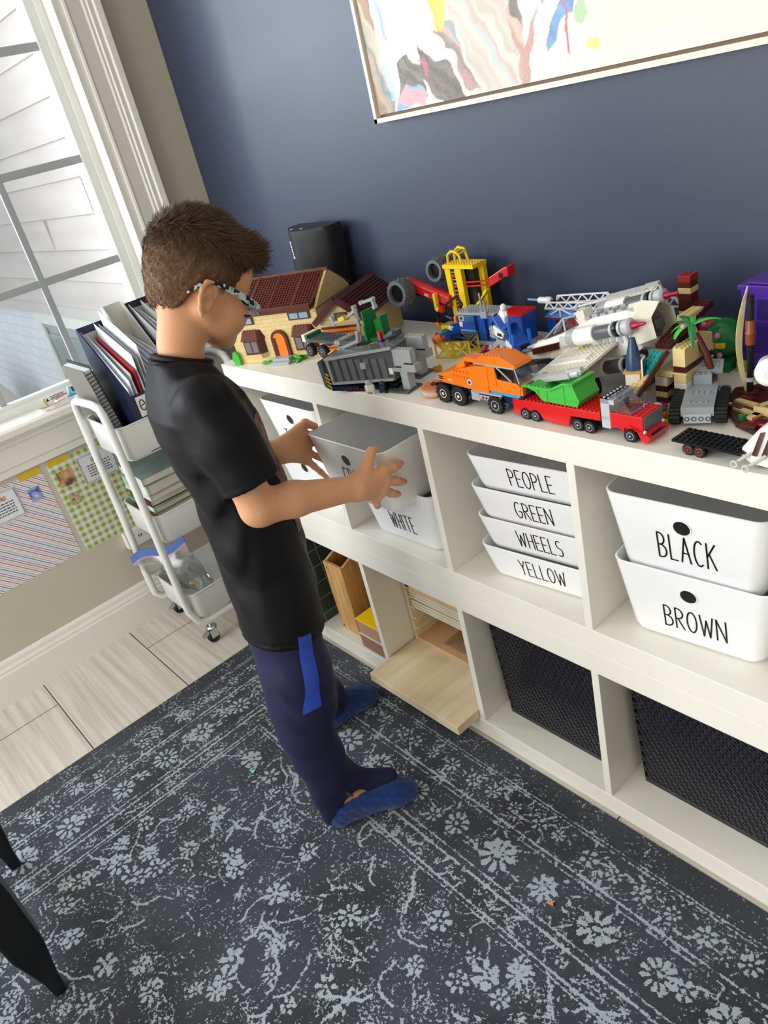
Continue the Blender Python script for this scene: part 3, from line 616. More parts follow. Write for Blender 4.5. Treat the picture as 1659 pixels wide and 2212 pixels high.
# ================================================================ the boy (implicit surfaces -> one continuous mesh per garment / body)
def _v(p): return np.array(p, float)
class Field:
    def __init__(s): s.P = []
    def rc(s, a, b, ra, rb=None, k=.02, op='+'):
        a, b = _v(a), _v(b); rb = ra if rb is None else rb; ab = b-a; L2 = max(ab@ab, 1e-12)
        def f(p):
            q = p-a; t = np.clip(q@ab/L2, 0, 1); return np.linalg.norm(q-t[:, None]*ab, axis=1)-(ra+(rb-ra)*t)
        s.P.append((op, k, f)); return s
    def chain(s, pts, rs, k=.02, op='+'):
        for i in range(len(pts)-1): s.rc(pts[i], pts[i+1], rs[i], rs[i+1], k, op)
        return s
    def el(s, c, r, R=None, k=.02, op='+'):
        c, r = _v(c), _v(r); R = np.eye(3) if R is None else R
        def f(p):
            q = (p-c)@R; k0 = np.linalg.norm(q/r, axis=1); k1 = np.linalg.norm(q/(r*r), axis=1); return np.where(k0 < .35, (k0-1)*r.min(), k0*(k0-1)/np.maximum(k1, 1e-9))
        s.P.append((op, k, f)); return s
    def fn(s, f, k=.01, op='+'): s.P.append((op, k, f)); return s
    def half(s, o, n, k=.004):     # keep the side n points away from
        o, n = _v(o), _v(n)/np.linalg.norm(n); s.P.append(('&', k, lambda p: (p-o)@n)); return s
    def loft(s, rows, k=.02):      # rows: z, cx, cy, rx, ry, yaw
        A = np.array(rows, float); A = A[np.argsort(A[:, 0])]
        def f(p):
            z = np.clip(p[:, 2], A[0, 0], A[-1, 0]); g = [np.interp(z, A[:, 0], A[:, j]) for j in range(1, 6)]
            dx, dy = p[:, 0]-g[0], p[:, 1]-g[1]; c, n = np.cos(g[4]), np.sin(g[4]); x, y = dx*c+dy*n, -dx*n+dy*c
            e = 2.3; kk = (np.abs(x/g[2])**e+np.abs(y/g[3])**e)**(1/e); d = (kk-1)*np.minimum(g[2], g[3])*.95
            dz = np.abs(p[:, 2]-z); return np.where(dz > 0, np.hypot(np.maximum(d, 0), dz), d)
        s.P.append(('+', k, f)); return s
    def eval(s, p, keep=None):
        d = None
        for i, (op, k, f) in enumerate(s.P):
            if keep is not None and not keep[i]: continue
            q = f(p)
            if d is None:
                d = q if op == '+' else np.full(len(p), 9.0)
                continue
            h = np.clip(.5+.5*(d-q)/k, 0, 1) if op == '+' else np.clip(.5-.5*(d+(q if op == '-' else -q))/k, 0, 1)
            if op == '+': d = d*(1-h)+q*h-k*h*(1-h)
            elif op == '-': d = d*(1-h)+(-q)*h+k*h*(1-h)
            else: d = d*(1-h)+q*h+k*h*(1-h)
        return d
    def mesh(s, lo, hi, h, name, m, parent, disp=None, attr=None):
        lo, hi = _v(lo), _v(hi); B = 12; n = np.ceil((hi-lo)/h/B).astype(int)*B; G = np.full(n+1, 1.0, np.float32)
        loc = np.stack(np.meshgrid(*[np.arange(B+1)]*3, indexing='ij'), -1).reshape(-1, 3); diag = B*h*.87
        bi = np.stack(np.meshgrid(*[np.arange(0, q, B) for q in n], indexing='ij'), -1).reshape(-1, 3); C = lo+(bi+B/2)*h
        PD = np.stack([f(C) for (_, _, f) in s.P]); D = s.eval(C); slack = diag*1.5+.02
        for b, d0, pd in zip(bi, D, PD.T):
            sl = tuple(slice(q, q+B+1) for q in b)
            if abs(d0) > slack: G[sl] = np.where(G[sl] == 1.0, np.sign(d0)*.5, G[sl]); continue
            keep = [(q < slack*1.4+kk) if op != '&' else True for (op, kk, _), q in zip(s.P, pd)]
            p = lo+(b+loc)*h; d = s.eval(p, keep)
            if d is None: G[sl] = .5; continue
            if disp is not None: d = d-disp(p)
            G[sl] = d.reshape((B+1,)*3)
        S = G < 0; c = [S[x:S.shape[0]-1+x, y:S.shape[1]-1+y, z:S.shape[2]-1+z] for x in (0, 1) for y in (0, 1) for z in (0, 1)]
        cnt = sum(q.astype(np.int8) for q in c); cells = np.argwhere((cnt > 0) & (cnt < 8)); acc = np.zeros((len(cells), 3)); num = np.zeros(len(cells))
        for ax in range(3):
            o1, o2 = [a for a in range(3) if a != ax]
            for u in (0, 1):
                for v in (0, 1):
                    a = cells.copy(); a[:, o1] += u; a[:, o2] += v; b_ = a.copy(); b_[:, ax] += 1
                    ga, gb = G[tuple(a.T)], G[tuple(b_.T)]; x = (ga < 0) != (gb < 0); t = ga/np.where(ga == gb, 1, ga-gb); pt = a.astype(float); pt[:, ax] += t
                    acc[x] += pt[x]; num[x] += 1
        V = lo+acc/num[:, None]*h; idm = np.full(np.array(S.shape)-1, -1, np.int64); idm[tuple(cells.T)] = np.arange(len(cells)); F = []
        for ax in range(3):
            o1, o2 = [(1, 2), (2, 0), (0, 1)][ax]; sa = [slice(None)]*3; sb = [slice(None)]*3; sa[ax] = slice(0, -1); sb[ax] = slice(1, None)
            x = S[tuple(sa)] != S[tuple(sb)]; e = np.argwhere(x); e = e[(e[:, o1] > 0) & (e[:, o2] > 0) & (e[:, o1] < S.shape[o1]-1) & (e[:, o2] < S.shape[o2]-1)]
            fl = S[tuple(sa)][tuple(e.T)]; q = []
            for u, v in ((1, 1), (0, 1), (0, 0), (1, 0)):
                g = e.copy(); g[:, o1] -= u; g[:, o2] -= v; q.append(idm[tuple(g.T)])
            q = np.stack(q, 1); q[~fl] = q[~fl][:, ::-1]; F.append(q)
        F = np.concatenate(F); F = F[(F >= 0).all(1)]
        return raw_mesh(name, V, F, m, parent, smooth=True)
def raw_mesh(name, V, F, m, parent, smooth=True):
    me = bpy.data.meshes.new(name); F = np.asarray(F); k = F.shape[1]
    me.vertices.add(len(V)); me.vertices.foreach_set('co', np.asarray(V, np.float32).ravel()); me.loops.add(F.size); me.loops.foreach_set('vertex_index', F.ravel().astype(np.int32))
    me.polygons.add(len(F)); me.polygons.foreach_set('loop_start', np.arange(0, F.size, k)); me.polygons.foreach_set('loop_total', np.full(len(F), k)); me.update(calc_edges=True); me.validate()
    if smooth: me.polygons.foreach_set('use_smooth', np.ones(len(F), bool))
    me.materials.append(m); o = bpy.data.objects.new(name, me); COL.objects.link(o); o.parent = parent; return o
def smooth_mod(o, it=3, f=.5):
    md = o.modifiers.new('soften', 'SMOOTH'); md.iterations = it; md.factor = f; return o
def verts(o):
    a = np.empty(len(o.data.vertices)*3, np.float32); o.data.vertices.foreach_get('co', a); return a.reshape(-1, 3)
def norms(o):
    a = np.empty(len(o.data.vertices)*3, np.float32); o.data.vertices.foreach_get('normal', a); return a.reshape(-1, 3)
def faces4(o):
    a = np.empty(len(o.data.loops), np.int32); o.data.loops.foreach_get('vertex_index', a); return a.reshape(-1, 4)
def patch(src, keep, off, name, m, parent):   # a fabric panel lying on part of a garment
    V, N, F = verts(src), norms(src), faces4(src); F = F[keep[F].all(1)]; u, inv = np.unique(F, return_inverse=True); F = inv.reshape(-1, 4)
    return smooth_mod(raw_mesh(name, V[u]+N[u]*off, F, m, parent), 2, .5)
skin = mat('warm_skin', '#cf9a74', rough=.5, spec=.4, var=.05, vscale=25, bump=.05, bscale=900, sss=.18)
m_shirt = mat('black_jersey', '#0b0b10', rough=.55, spec=.22, var=.08, vscale=30, bump=.06, bscale=1500, sheen=.0)
m_pant = mat('navy_track_fabric', '#1c1e40', rough=.65, spec=.25, var=.06, vscale=30, bump=.06, bscale=1200, sheen=.04)
m_sock = mat('blue_fuzzy_knit', '#173a78', rough=.95, spec=.1, var=.22, vscale=160, bump=.9, bscale=420, sheen=.4)
BOY = thing('person', 'child in black T-shirt and navy track pants pulling a white bin from the shelf', 'person', (0, 0, 0))
# ---- head frame
TH = math.radians(36); PS = math.radians(5)
hf = _v((-math.sin(PS)*math.cos(TH), math.cos(PS)*math.cos(TH), -math.sin(TH))); hr = _v((math.cos(PS), math.sin(PS), 0)); hu = np.cross(hr, hf)
HR = np.stack([hf, hr, hu], 1); HC = _v((.500, -.209, 1.206))
def H(a, r, u): return HC+HR@_v((a, r, u))
B = Field()
B.el(H(-.003, 0, 0), (.091, .073, .083), HR, .02).el(H(.036, 0, -.056), (.060, .059, .070), HR, .03).el(H(.062, 0, .0), (.027, .052, .042), HR, .03)
for s in (1, -1):
    B.rc(H(-.002, s*.050, -.084), H(.068, s*.015, -.110), .020, .018, .025).el(H(.058, s*.036, -.078), (.034, .028, .034), HR, .02)
    B.rc(H(.078, s*.012, -.034), H(.062, s*.045, -.038), .010, .009, .012).el(H(.080, s*.030, -.055), (.011, .015, .010), HR, .006)
B.rc(H(.088, 0, -.040), H(.106, 0, -.072), .0075, .0100, .012).rc(H(.099, .009, -.077), H(.099, -.009, -.077), .0075, .0075, .006)
B.el(H(.093, 0, -.095), (.010, .018, .0055), HR, .005).el(H(.091, 0, -.104), (.010, .016, .006), HR, .005).rc(H(.080, .009, -.117), H(.080, -.009, -.117), .0165, .0165, .015)
# ears
for s in (1, -1):
    E = lambda a, u, o: H(-.016+a*1.08, s*(.066+o), -.072+u*1.12)
    hel = [(.010, -.004, .002), (.016, .010, .004), (.014, .021, .006), (.004, .027, .010), (-.008, .024, .013), (-.015, .012, .015), (-.015, -.002, .014), (-.010, -.015, .010), (-.002, -.024, .006)]
    B.rc(E(.002, .012, .000), E(.002, -.012, .000), .012, .009, .008)
    B.chain([E(*q) for q in hel], [.0034, .0036, .0038, .004, .0042, .0042, .004, .0038, .0048], .004)
    B.chain([E(-.002, .014, .007), E(-.008, .004, .010), E(-.005, -.010, .008)], [.0034, .0036, .0034], .005)
    B.rc(E(.010, -.004, .005), E(.008, -.009, .005), .0035, .0035, .004)
    B.el(E(.002, -.004, .010), (.0055, .006, .0085), HR, .004, '-')
# neck, torso core, limbs
B.chain([(.508, -.314, 1.03), (.505, -.300, 1.085), (.504, -.285, 1.115), H(-.030, 0, -.050)], [.040, .0365, .0365, .046], .020)
B.rc((.43, -.304, .985), (.61, -.340, .985), .040, .040, .04).chain([(.52, -.318, .95), (.53, -.29, .75), (.540, -.312, .60)], [.058, .062, .060], .05)
SR, SLf = (.632, -.346, 1.005), (.400, -.292, 1.005)
ER, WR = (.676, -.338, .812), (.699, -.142, .757)
B.chain([SR, ER], [.040, .033], .03).chain([ER, (.684, -.27, .796), WR], [.033, .0325, .0235], .012)
EL, WL = (.385, -.262, .815), (.414, -.128, .770)
B.chain([SLf, EL], [.040, .033], .03).chain([EL, WL], [.033, .0245], .012)
RH, LH = (.592, -.338, .60), (.502, -.289, .60)
B.chain([RH, (.632, -.368, .34), (.648, -.372, .085)], [.055, .045, .028], .03).chain([(.512, -.294, .60), (.470, -.286, .47), (.432, -.273, .34), (.400, -.207, .085)], [.050, .042, .036, .028], .03)
B.rc((.648, -.372, .06), (.70, -.28, .035), .026, .022, .02).rc((.398, -.208, .06), (.408, -.12, .035), .026, .022, .02)
# right hand (on the corner and side of the bin)
kn = [(.7035, -.076, .7600), (.7055, -.0805, .7425), (.7040, -.0905, .7270), (.6985, -.1030, .7160)]
for q, r_ in zip(kn, (.0115, .0115, .011, .010)): B.rc(WR, q, .021, r_, .012)
B.rc(kn[0], kn[1], .011, .011, .008).rc(kn[1], kn[2], .011, .0105, .008).rc(kn[2], kn[3], .0105, .0095, .008)
for P_, r_ in (([kn[0], (.7050, -.051, .7565), (.6985, -.033, .7530), (.6905, -.0215, .7495)], (.0100, .0086, .0078, .0068)),
               ([kn[1], (.7060, -.056, .7290), (.6965, -.036, .7150), (.6860, -.0205, .7050)], (.0102, .0088, .0080, .0069)),
               ([kn[2], (.7020, -.070, .7080), (.6930, -.054, .6950), (.6835, -.0400, .6855)], (.0098, .0084, .0075, .0066)),
               ([kn[3], (.6930, -.103, .7005), (.6840, -.097, .6890), (.6735, -.0900, .6810)], (.0086, .0074, .0066, .0060))): B.chain(P_, r_, .0035)
B.rc((.698, -.128, .768), (.696, -.1005, .7905), .0165, .0115, .012).chain([(.696, -.1005, .7905), (.6900, -.0835, .8050), (.6795, -.0650, .7985)], [.0108, .0092, .0078], .004)
# left hand
kl = [(.4170, -.058, .7770), (.4130, -.060, .7590), (.4120, -.064, .7400), (.4140, -.071, .7220)]
for q, r_ in zip(kl, (.0120, .0120, .0115, .0105)): B.rc(WL, q, .022, r_, .012)
for i in range(3): B.rc(kl[i], kl[i+1], .012, .0115, .008)
for P_, r_ in (([kl[0], (.4150, -.030, .7680), (.4190, -.012, .7580), (.4245, .004, .7500)], (.0088, .0076, .0068, .0062)),
               ([kl[1], (.4140, -.030, .7440), (.4200, -.012, .7300), (.4265, .000, .7200)], (.0090, .0078, .0070, .0062)),
               ([kl[2], (.4150, -.042, .7160), (.4220, -.028, .6980), (.4300, -.016, .6840)], (.0088, .0074, .0066, .0060)),
               ([kl[3], (.4180, -.059, .7000), (.4240, -.050, .6820), (.4325, -.042, .6640)], (.0088, .0076, .0068, .0060))): B.chain(P_, r_, .0035)
B.rc((.414, -.110, .782), (.416, -.068, .7960), .0175, .0125, .012).chain([(.416, -.068, .7960), (.4200, -.0500, .8040), (.4330, -.0370, .7930)], [.0118, .0100, .0082], .004)
body = smooth_mod(B.mesh((.34, -.45, .0), (.76, .02, 1.33), .0026, 'body', skin, BOY), 2, .4)
# ---- nails
m_nail = mat('finger_nail', '#d8a58c', rough=.3, var=.03)
for (tip, prev, out) in (((.6905, -.0215, .7495), (.6985, -.033, .753), (1, .2, .1)), ((.686, -.0205, .705), (.6965, -.036, .715), (1, .2, 0)), ((.6835, -.04, .6855), (.693, -.054, .695), (1, .1, -.2)), ((.6735, -.09, .681), (.684, -.097, .689), (.8, -.4, -.3)), ((.6795, -.065, .7985), (.69, -.0835, .805), (.3, .3, 1))):
    t_p, d = Vector(tip), (Vector(tip)-Vector(prev)).normalized(); n = Vector(out); n = (n-d*n.dot(d)).normalized(); x = d.cross(n); R = Matrix((x, d, n)).transposed()
    q = t_p+d*.0012+n*.0052; loops = []
    for sc, hh in ((1, 0), (.9, .0008), (.5, .0011)): loops.append([tuple(q+R@Vector((.0038*sc*math.cos(2*PI*k/10), .0048*sc*math.sin(2*PI*k/10), hh))) for k in range(10)])
    MB().loft(loops).build('fingernail', m_nail, BOY, smooth=60)
# ---- hair: close cropped cap with a longer top and a quiff
def hairline(a, r): return np.interp(a, [-.12, -.080, -.062, -.050, -.040, -.028, -.012, .006, .016, .028, .037, .046, .056, .068, .10], [-.078, -.084, -.094, -.098, -.086, -.056, -.040, -.038, -.052, -.056, -.040, -.010, .006, .016, .022])
def hair_field(grow):
    Fh = Field(); Fh.el(H(-.003, 0, 0), (.091+grow, .073+grow*.8, .083+grow), HR, .01).el(H(.062, 0, .004), (.027+grow, .050+grow, .042+grow), HR, .03).rc(H(-.035, 0, -.05), H(-.034, 0, -.095), .046+grow*.4, .042+grow*.3, .03)
    return Fh
Fh = hair_field(.0062); Fh.rc(H(.064, -.040, .044), H(.064, .036, .044), .018, .017, .03).rc(H(.086, -.028, .030), H(.088, .036, .030), .013, .012, .014)
def cut(p):
    q = (p-HC)@HR; return (hairline(q[:, 0], q[:, 1])-q[:, 2])*.75
Fh.P.append(('&', .006, cut))
hr_n = NT('cropped_brown_hair', .6); tone = hr_n.attr('tone')['Fac']
hr_n.color(hr_n.mix(tone, hr_n.mix(hr_n.noise(240, 3), '#34210f', '#4d3420'), hr_n.mix(hr_n.noise(240, 3), '#6a4e38', '#8a6a4e')))
hr_n.b.inputs['Specular IOR Level'].default_value = .3
hair = smooth_mod(Fh.mesh((.36, -.36, 1.08), (.64, -.04, 1.36), .003, 'hair', hr_n.m, BOY, disp=lambda p: .0012*np.sin(p[:, 0]*310+p[:, 2]*190)*np.sin(p[:, 1]*270)), 2, .4)
def tone_of(V):
    q = (np.asarray(V)-HC)@HR; return np.clip(1.05-(q[:, 2]+.055)/.085, 0, 1)*np.clip(1-(q[:, 0]-.0)/.12, .35, 1)
hair.data.attributes.new('tone', 'FLOAT', 'POINT').data.foreach_set('value', tone_of(verts(hair)).astype(np.float32))
def strands(n):
    V0, N0 = verts(hair).astype(float), norms(hair).astype(float); r = np.random.default_rng(2); sel = r.integers(0, len(V0), n)
    P, N = V0[sel]+r.normal(0, .0008, (n, 3)), N0[sel]; q = (P-HC)@HR
    # flow: forward on top, down and back on the sides and nape
    topw = np.clip((q[:, 2]+.005)/.05, 0, 1)[:, None]
    flow = (np.outer(np.ones(n), hf)*.8+np.outer(np.clip((q[:, 0])*10, 0, .7), hu)*.9)*topw + (-np.outer(np.ones(n), hu)*.9-np.outer(np.ones(n), hf)*.35)*(1-topw)
    flow = flow-N*(flow*N).sum(1)[:, None]; flow /= np.linalg.norm(flow, axis=1)[:, None]+1e-9
    front = np.clip((q[:, 0]-.045)/.04, 0, 1)*topw[:, 0]
    L = (.007+.011*topw[:, 0]+.012*front)*r.uniform(.6, 1.25, n); lift = (.30+.35*topw[:, 0]+.25*front)[:, None]*r.uniform(.6, 1.3, (n, 1))
    D = flow+N*lift+r.normal(0, .16, (n, 3)); D /= np.linalg.norm(D, axis=1)[:, None]
    D2 = D+flow*.35; D2 /= np.linalg.norm(D2, axis=1)[:, None]; sd = np.cross(D, N); sd /= np.linalg.norm(sd, axis=1)[:, None]+1e-9
    w = r.uniform(.00045, .0009, n)[:, None]; base = P-N*.0015; mid = P+D*L[:, None]*.55; tip = mid+D2*L[:, None]*.5
    V = np.stack([base-sd*w, base+sd*w, mid+sd*w*.8, mid-sd*w*.8, tip+sd*w*.15, tip-sd*w*.15], 1).reshape(-1, 3); i = np.arange(n)[:, None]*6
    F = np.concatenate([i+np.array([[0, 1, 2, 3]]), i+np.array([[3, 2, 4, 5]])])
    o = raw_mesh('hair_strands', V, F, hr_n.m, hair, smooth=False)
    t = np.repeat(np.clip(tone_of(P)+r.normal(0, .16, n), 0, 1), 6); o.data.attributes.new('tone', 'FLOAT', 'POINT').data.foreach_set('value', t.astype(np.float32)); o['kind'] = 'stuff'
strands(26000)
# eyebrows and eyes (turned away, but there)
for s in (1, -1): MB().tube([tuple(H(.090, s*.014, -.034)), tuple(H(.086, s*.030, -.029)), tuple(H(.072, s*.046, -.034))], [.0022, .0028, .0012], 6).build('eyebrow', mat('brow_hair', '#5a4030', rough=.8), BOY)
for s in (1, -1): MB().ball(tuple(H(.0815, s*.030, -.056)), .0105, 14).build('eye', mat('eye_white', '#e6e2dc', rough=.1), BOY, smooth=60)
# ---- glasses
def cow():
    n = NT('mottled_frame_print', .3); v = n.nt.nodes.new('ShaderNodeTexNoise'); v.inputs['Scale'].default_value = 95; v.inputs['Detail'].default_value = 0; n.nt.links.new(n.co, v.inputs['Vector'])
    n.color(n.ramp(v.outputs['Fac'], [(0, '#0d0f12'), (.455, '#b9ccd0'), (.60, '#7f9aa6')], True)); return n.m
m_cow = cow(); G = bpy.data.objects.new('glasses', None); COL.objects.link(G); G.parent = BOY
for s in (1, -1):
    P_ = [H(.094, s*.063, -.050), H(.060, s*.073, -.046), H(.022, s*.0775, -.043), H(-.010, s*.079, -.041), H(-.024, s*.0775, -.045), H(-.036, s*.0735, -.055), H(-.050, s*.067, -.070)]
    hh = [.0064, .0062, .0054, .0042, .0040, .0040, .0032]; loops = []
    for p_, h_ in zip(P_, hh): loops.append([tuple(p_+HR@_v((0, s*o, u))) for o, u in ((-.0014, -h_), (.0014, -h_), (.0014, h_), (-.0014, h_))])
    MB().loft(loops).build('temple_arm', m_cow, G, bev=.0006)
b = MB()
for s in (1, -1):
    R_ = [(math.cos(t), math.sin(t)) for t in np.linspace(0, 2*PI, 29)[:-1]]
    pts = [tuple(H(.102-abs(y)*.08, s*.034+.0265*math.copysign(abs(x)**.55, x), -.063+.0195*math.copysign(abs(y)**.55, y))) for x, y in R_]
    b.tube(pts, .0026, 8, closed=True)
b.tube([tuple(H(.104, .009, -.056)), tuple(H(.109, 0, -.053)), tuple(H(.104, -.009, -.056))], .0022, 8)
for s in (1, -1): b.bar(tuple(H(.102, s*.060, -.050)), tuple(H(.092, s*.064, -.050)), .004, .008)
b.build('lens_frame', m_cow, G, smooth=40)
b = MB()
for s in (1, -1): b.loft([[tuple(H(.0995-abs(y)*.08+o, s*.034+.0255*math.copysign(abs(x)**.55, x), -.063+.0185*math.copysign(abs(y)**.55, y))) for x, y in R_] for o in (0, .0012)])
b.build('lenses', glass_mat('spectacle_lens', (.95, .96, .97, 1), .06), G)
# ---- T-shirt
S = Field()
yw = -.20
S.loft([(.440, .549, -.315, .146, .089, -.5), (.500, .549, -.315, .145, .088, -.5), (.56, .546, -.307, .138, .0875, -.47), (.64, .540, -.300, .125, .0895, -.42), (.72, .535, -.2985, .124, .0912, -.38), (.80, .532, -.296, .122, .0895, -.33), (.88, .526, -.3065, .127, .0912, -.28), (.94, .523, -.3135, .132, .092, -.25), (.985, .522, -.319, .132, .084, yw), (1.015, .518, -.322, .122, .070, yw), (1.040, .514, -.320, .100, .058, yw), (1.060, .511, -.316, .078, .052, yw), (1.074, .508, -.314, .064, .050, yw)], .02)
hR = _v((.6745, -.334, .858)); aR = _v(SR); dR = (hR-aR)/np.linalg.norm(hR-aR); hL = _v((.378, -.270, .862)); aL = _v(SLf); dL = (hL-aL)/np.linalg.norm(hL-aL)
sl = Field().chain([aR-dR*.005, aR+dR*.06, hR+dR*.05], [.050, .0545, .0525], .02); sl.half(hR, dR, .003)
sL = Field().chain([aL-dL*.005, aL+dL*.06, hL+dL*.05], [.050, .0545, .0525], .02); sL.half(hL, dL, .003)
S.fn(sl.eval, .022).fn(sL.eval, .022)
# openings: sleeves, neck; flat hem
S.rc(hR-dR*.012, hR+dR*.03, .0455, .0475, .002, '-').rc(hL-dL*.012, hL+dL*.03, .0455, .0475, .002, '-')
NC = _v((.505, -.306, 1.060)); NN = _v((0, .42, .91)); NN /= np.linalg.norm(NN)
S.half(NC, NN, .004).rc(NC-NN*.012, NC+NN*.05, .046, .046, .003, '-').half((.50, -.38, .507), (0, -.27, -1), .004)
def folds(p):
    x, y, z = p.T; arm = np.clip((x-.605)/.05, 0, 1)
    d = .0022*np.sin(46*(y+.35)+14*z+5*np.sin(9*z)+20*x)*np.clip((.92-z)/.25, 0, 1)*(1-arm)
    d += .0030*np.sin(62*(y*.9+z*.5)+12*x+2*np.sin(14*z))*np.exp(-((z-.955)/.055)**2)*arm
    d += .0026*np.sin(75*(x*.4-z*.8+y*.6))*np.exp(-((z-.75)/.10)**2)*(1-arm)+.0016*np.sin(38*x+55*z+9*np.sin(25*y))*(1-arm)
    d *= np.clip((z-.47)/.10, .15, 1)
    d += -.0014*np.exp(-((z+.27*(y+.38)-.521)/.0016)**2)
    h = (p-hR)@dR; d += -.0012*np.exp(-((h+.014)/.0014)**2)*arm
    return d
shirt = smooth_mod(S.mesh((.30, -.47, .42), (.78, -.12, 1.12), .0036, 'shirt', m_shirt, BOY, disp=folds), 2, .5)
b = MB()     # ribbed collar
ring = []; e1 = _v((1, 0, 0)); e2 = np.cross(NN, e1)
for k in range(48): ring.append(tuple(NC+NN*.0005+e1*.0505*math.cos(2*PI*k/48)+e2*.0505*math.sin(2*PI*k/48)))
b.tube(ring, .0062, 8, closed=True)
b.tube([tuple(_v(q)-NN*.010+(_v(q)-NC)*.07) for q in ring], .0050, 8, closed=True); b.build('collar', m_shirt, BOY, smooth=60)
pr = NT('shirt_print', .6); pr.color(pr.ramp(pr.noise(55, 3), [(.36, '#18181c'), (.44, '#5b2a30'), (.52, '#8a4c48'), (.58, '#4c5156'), (.66, '#17171a')]))
V, N = verts(shirt), norms(shirt); fx, fy = -math.sin(yw), math.cos(yw)
patch(shirt, (N[:, 0]*fx+N[:, 1]*fy > .35) & (V[:, 2] > .70) & (V[:, 2] < .95) & (np.abs(V[:, 0]-.545) < .095), .0008, 'front_print', pr.m, BOY)
# ---- track pants
Pn = Field()
Pn.chain([(.588, -.335, .60), (.606, -.341, .51), (.630, -.359, .42), (.636, -.370, .350), (.640, -.385, .28), (.644, -.381, .20), (.647, -.374, .15)], [.062, .0675, .067, .0645, .0535, .0505, .047], .03)
Pn.chain([(.512, -.294, .60), (.474, -.287, .47), (.432, -.272, .34), (.414, -.240, .20), (.401, -.205, .075)], [.055, .054, .054, .051, .049], .03)
Pn.rc((.515, -.296, .62), (.58, -.328, .62), .056, .056, .03)
Pn.chain([(.647, -.374, .15), (.652, -.350, .105), (.672, -.310, .078), (.700, -.262, .066)], [.047, .038, .027, .016], .012)   # front flap over the foot
Pn.chain([(.646, -.382, .15), (.644, -.395, .09), (.645, -.404, .030)], [.045, .035, .023], .012)                        # back flap behind the heel
Pn.el((.700, -.352, .052), (.042, .028, .042), None, .006, '-')
Pn.half((0, 0, .0095), (0, 0, -1), .003)
Pn.rc((.405, -.195, .045), (.405, -.195, .0), .044, .05, .004, '-')
def pfold(p):
    x, y, z = p.T; d = .0014*np.sin(40*z+60*y+6*np.sin(22*x+9*z))*np.exp(-((z-.38)/.08)**2)+.0022*np.sin(55*z-60*y+10*x)*np.exp(-((z-.12)/.06)**2)+.0018*np.sin(60*x+14*z+3*np.sin(20*y))
    return d
pants = smooth_mod(Pn.mesh((.32, -.48, .0), (.74, -.10, .72), .0036, 'track_pants', m_pant, BOY, disp=pfold), 2, .5)
def surf_x(y, z):      # outer (+x) skin of the trousers along lines parallel to x
    lo, hi = np.full(len(y), .62), np.full(len(y), .80)
    for _ in range(22):
        mid = (lo+hi)/2; q = np.stack([mid, y, z], 1); ins = (Pn.eval(q)-pfold(q)) < 0; lo = np.where(ins, mid, lo); hi = np.where(ins, hi, mid)
    return (lo+hi)/2
zs = np.linspace(.374, .560, 48); G_ = [[], []]; nyy = 9
Yg = np.stack([np.interp(zs, [.374, .56], [-.386, -.326])+np.interp(zs, [.374, .40, .56], [.0205, .0165, .0165])*q for q in np.linspace(-1, 1, nyy)], 1); Zg = np.repeat(zs[:, None], nyy, 1); Xg = surf_x(Yg.ravel(), Zg.ravel()).reshape(Yg.shape)
ii = np.arange(48*nyy).reshape(48, nyy); Fq = np.stack([ii[:-1, :-1], ii[:-1, 1:], ii[1:, 1:], ii[1:, :-1]], -1).reshape(-1, 4)
raw_mesh('side_stripe', np.stack([Xg+.0022, Yg, Zg], -1).reshape(-1, 3), Fq, mat('royal_blue_panel', '#2446b0', rough=.65, var=.06), BOY)
b = MB(); zp = [(.6935, -.372, .112), (.694, -.366, .100), (.692, -.360, .088)]; b.tube(zp, [.0022, .003, .002], 6); b.box((.695, -.371, .108), (.004, .006, .010)); b.build('zip_pull', mat('grey_zip_metal', '#6c6d72', rough=.35, metal=.8), BOY)
# ---- socks
def sock(h, m_, t, zup, name='sock'):
    f = Field(); h, m_, t = _v(h), _v(m_), _v(t); up = _v((0, 0, 1)); d = (t-h)/np.linalg.norm(t-h); sd = np.cross(d, up)
    f.rc(h+up*.030, h+up*zup+d*.012, .030, .031, .02).rc(h+up*.030, m_+up*.030, .031, .030, .02)
    for q, r0 in ((-.016, .019), (-.004, .021), (.010, .021)): f.rc(m_+up*.028+sd*q, t+up*.022+sd*q-d*abs(q)*.5, .026, r0, .014)
    f.rc(h+up*.06+d*.03, m_+up*.042, .030, .022, .02); f.half((0, 0, .0092), (0, 0, -1), .006); f.half(h+up*(zup+.005), (0, 0, 1), .003)
    lo, hi = np.minimum(h, t)-.06, np.maximum(h, t)+.06; lo[2] = -.01; hi[2] = .14
    return smooth_mod(f.mesh(lo, hi, .003, name, m_sock, BOY, disp=lambda p: .0012*np.sin(p[:, 0]*260)*np.sin(p[:, 1]*240+p[:, 2]*200)), 1, .5)
sock((.652, -.384, 0), (.712, -.272, 0), (.727, -.240, 0), .062); sock((.399, -.208, 0), (.410, -.120, 0), (.413, -.093, 0), .066)
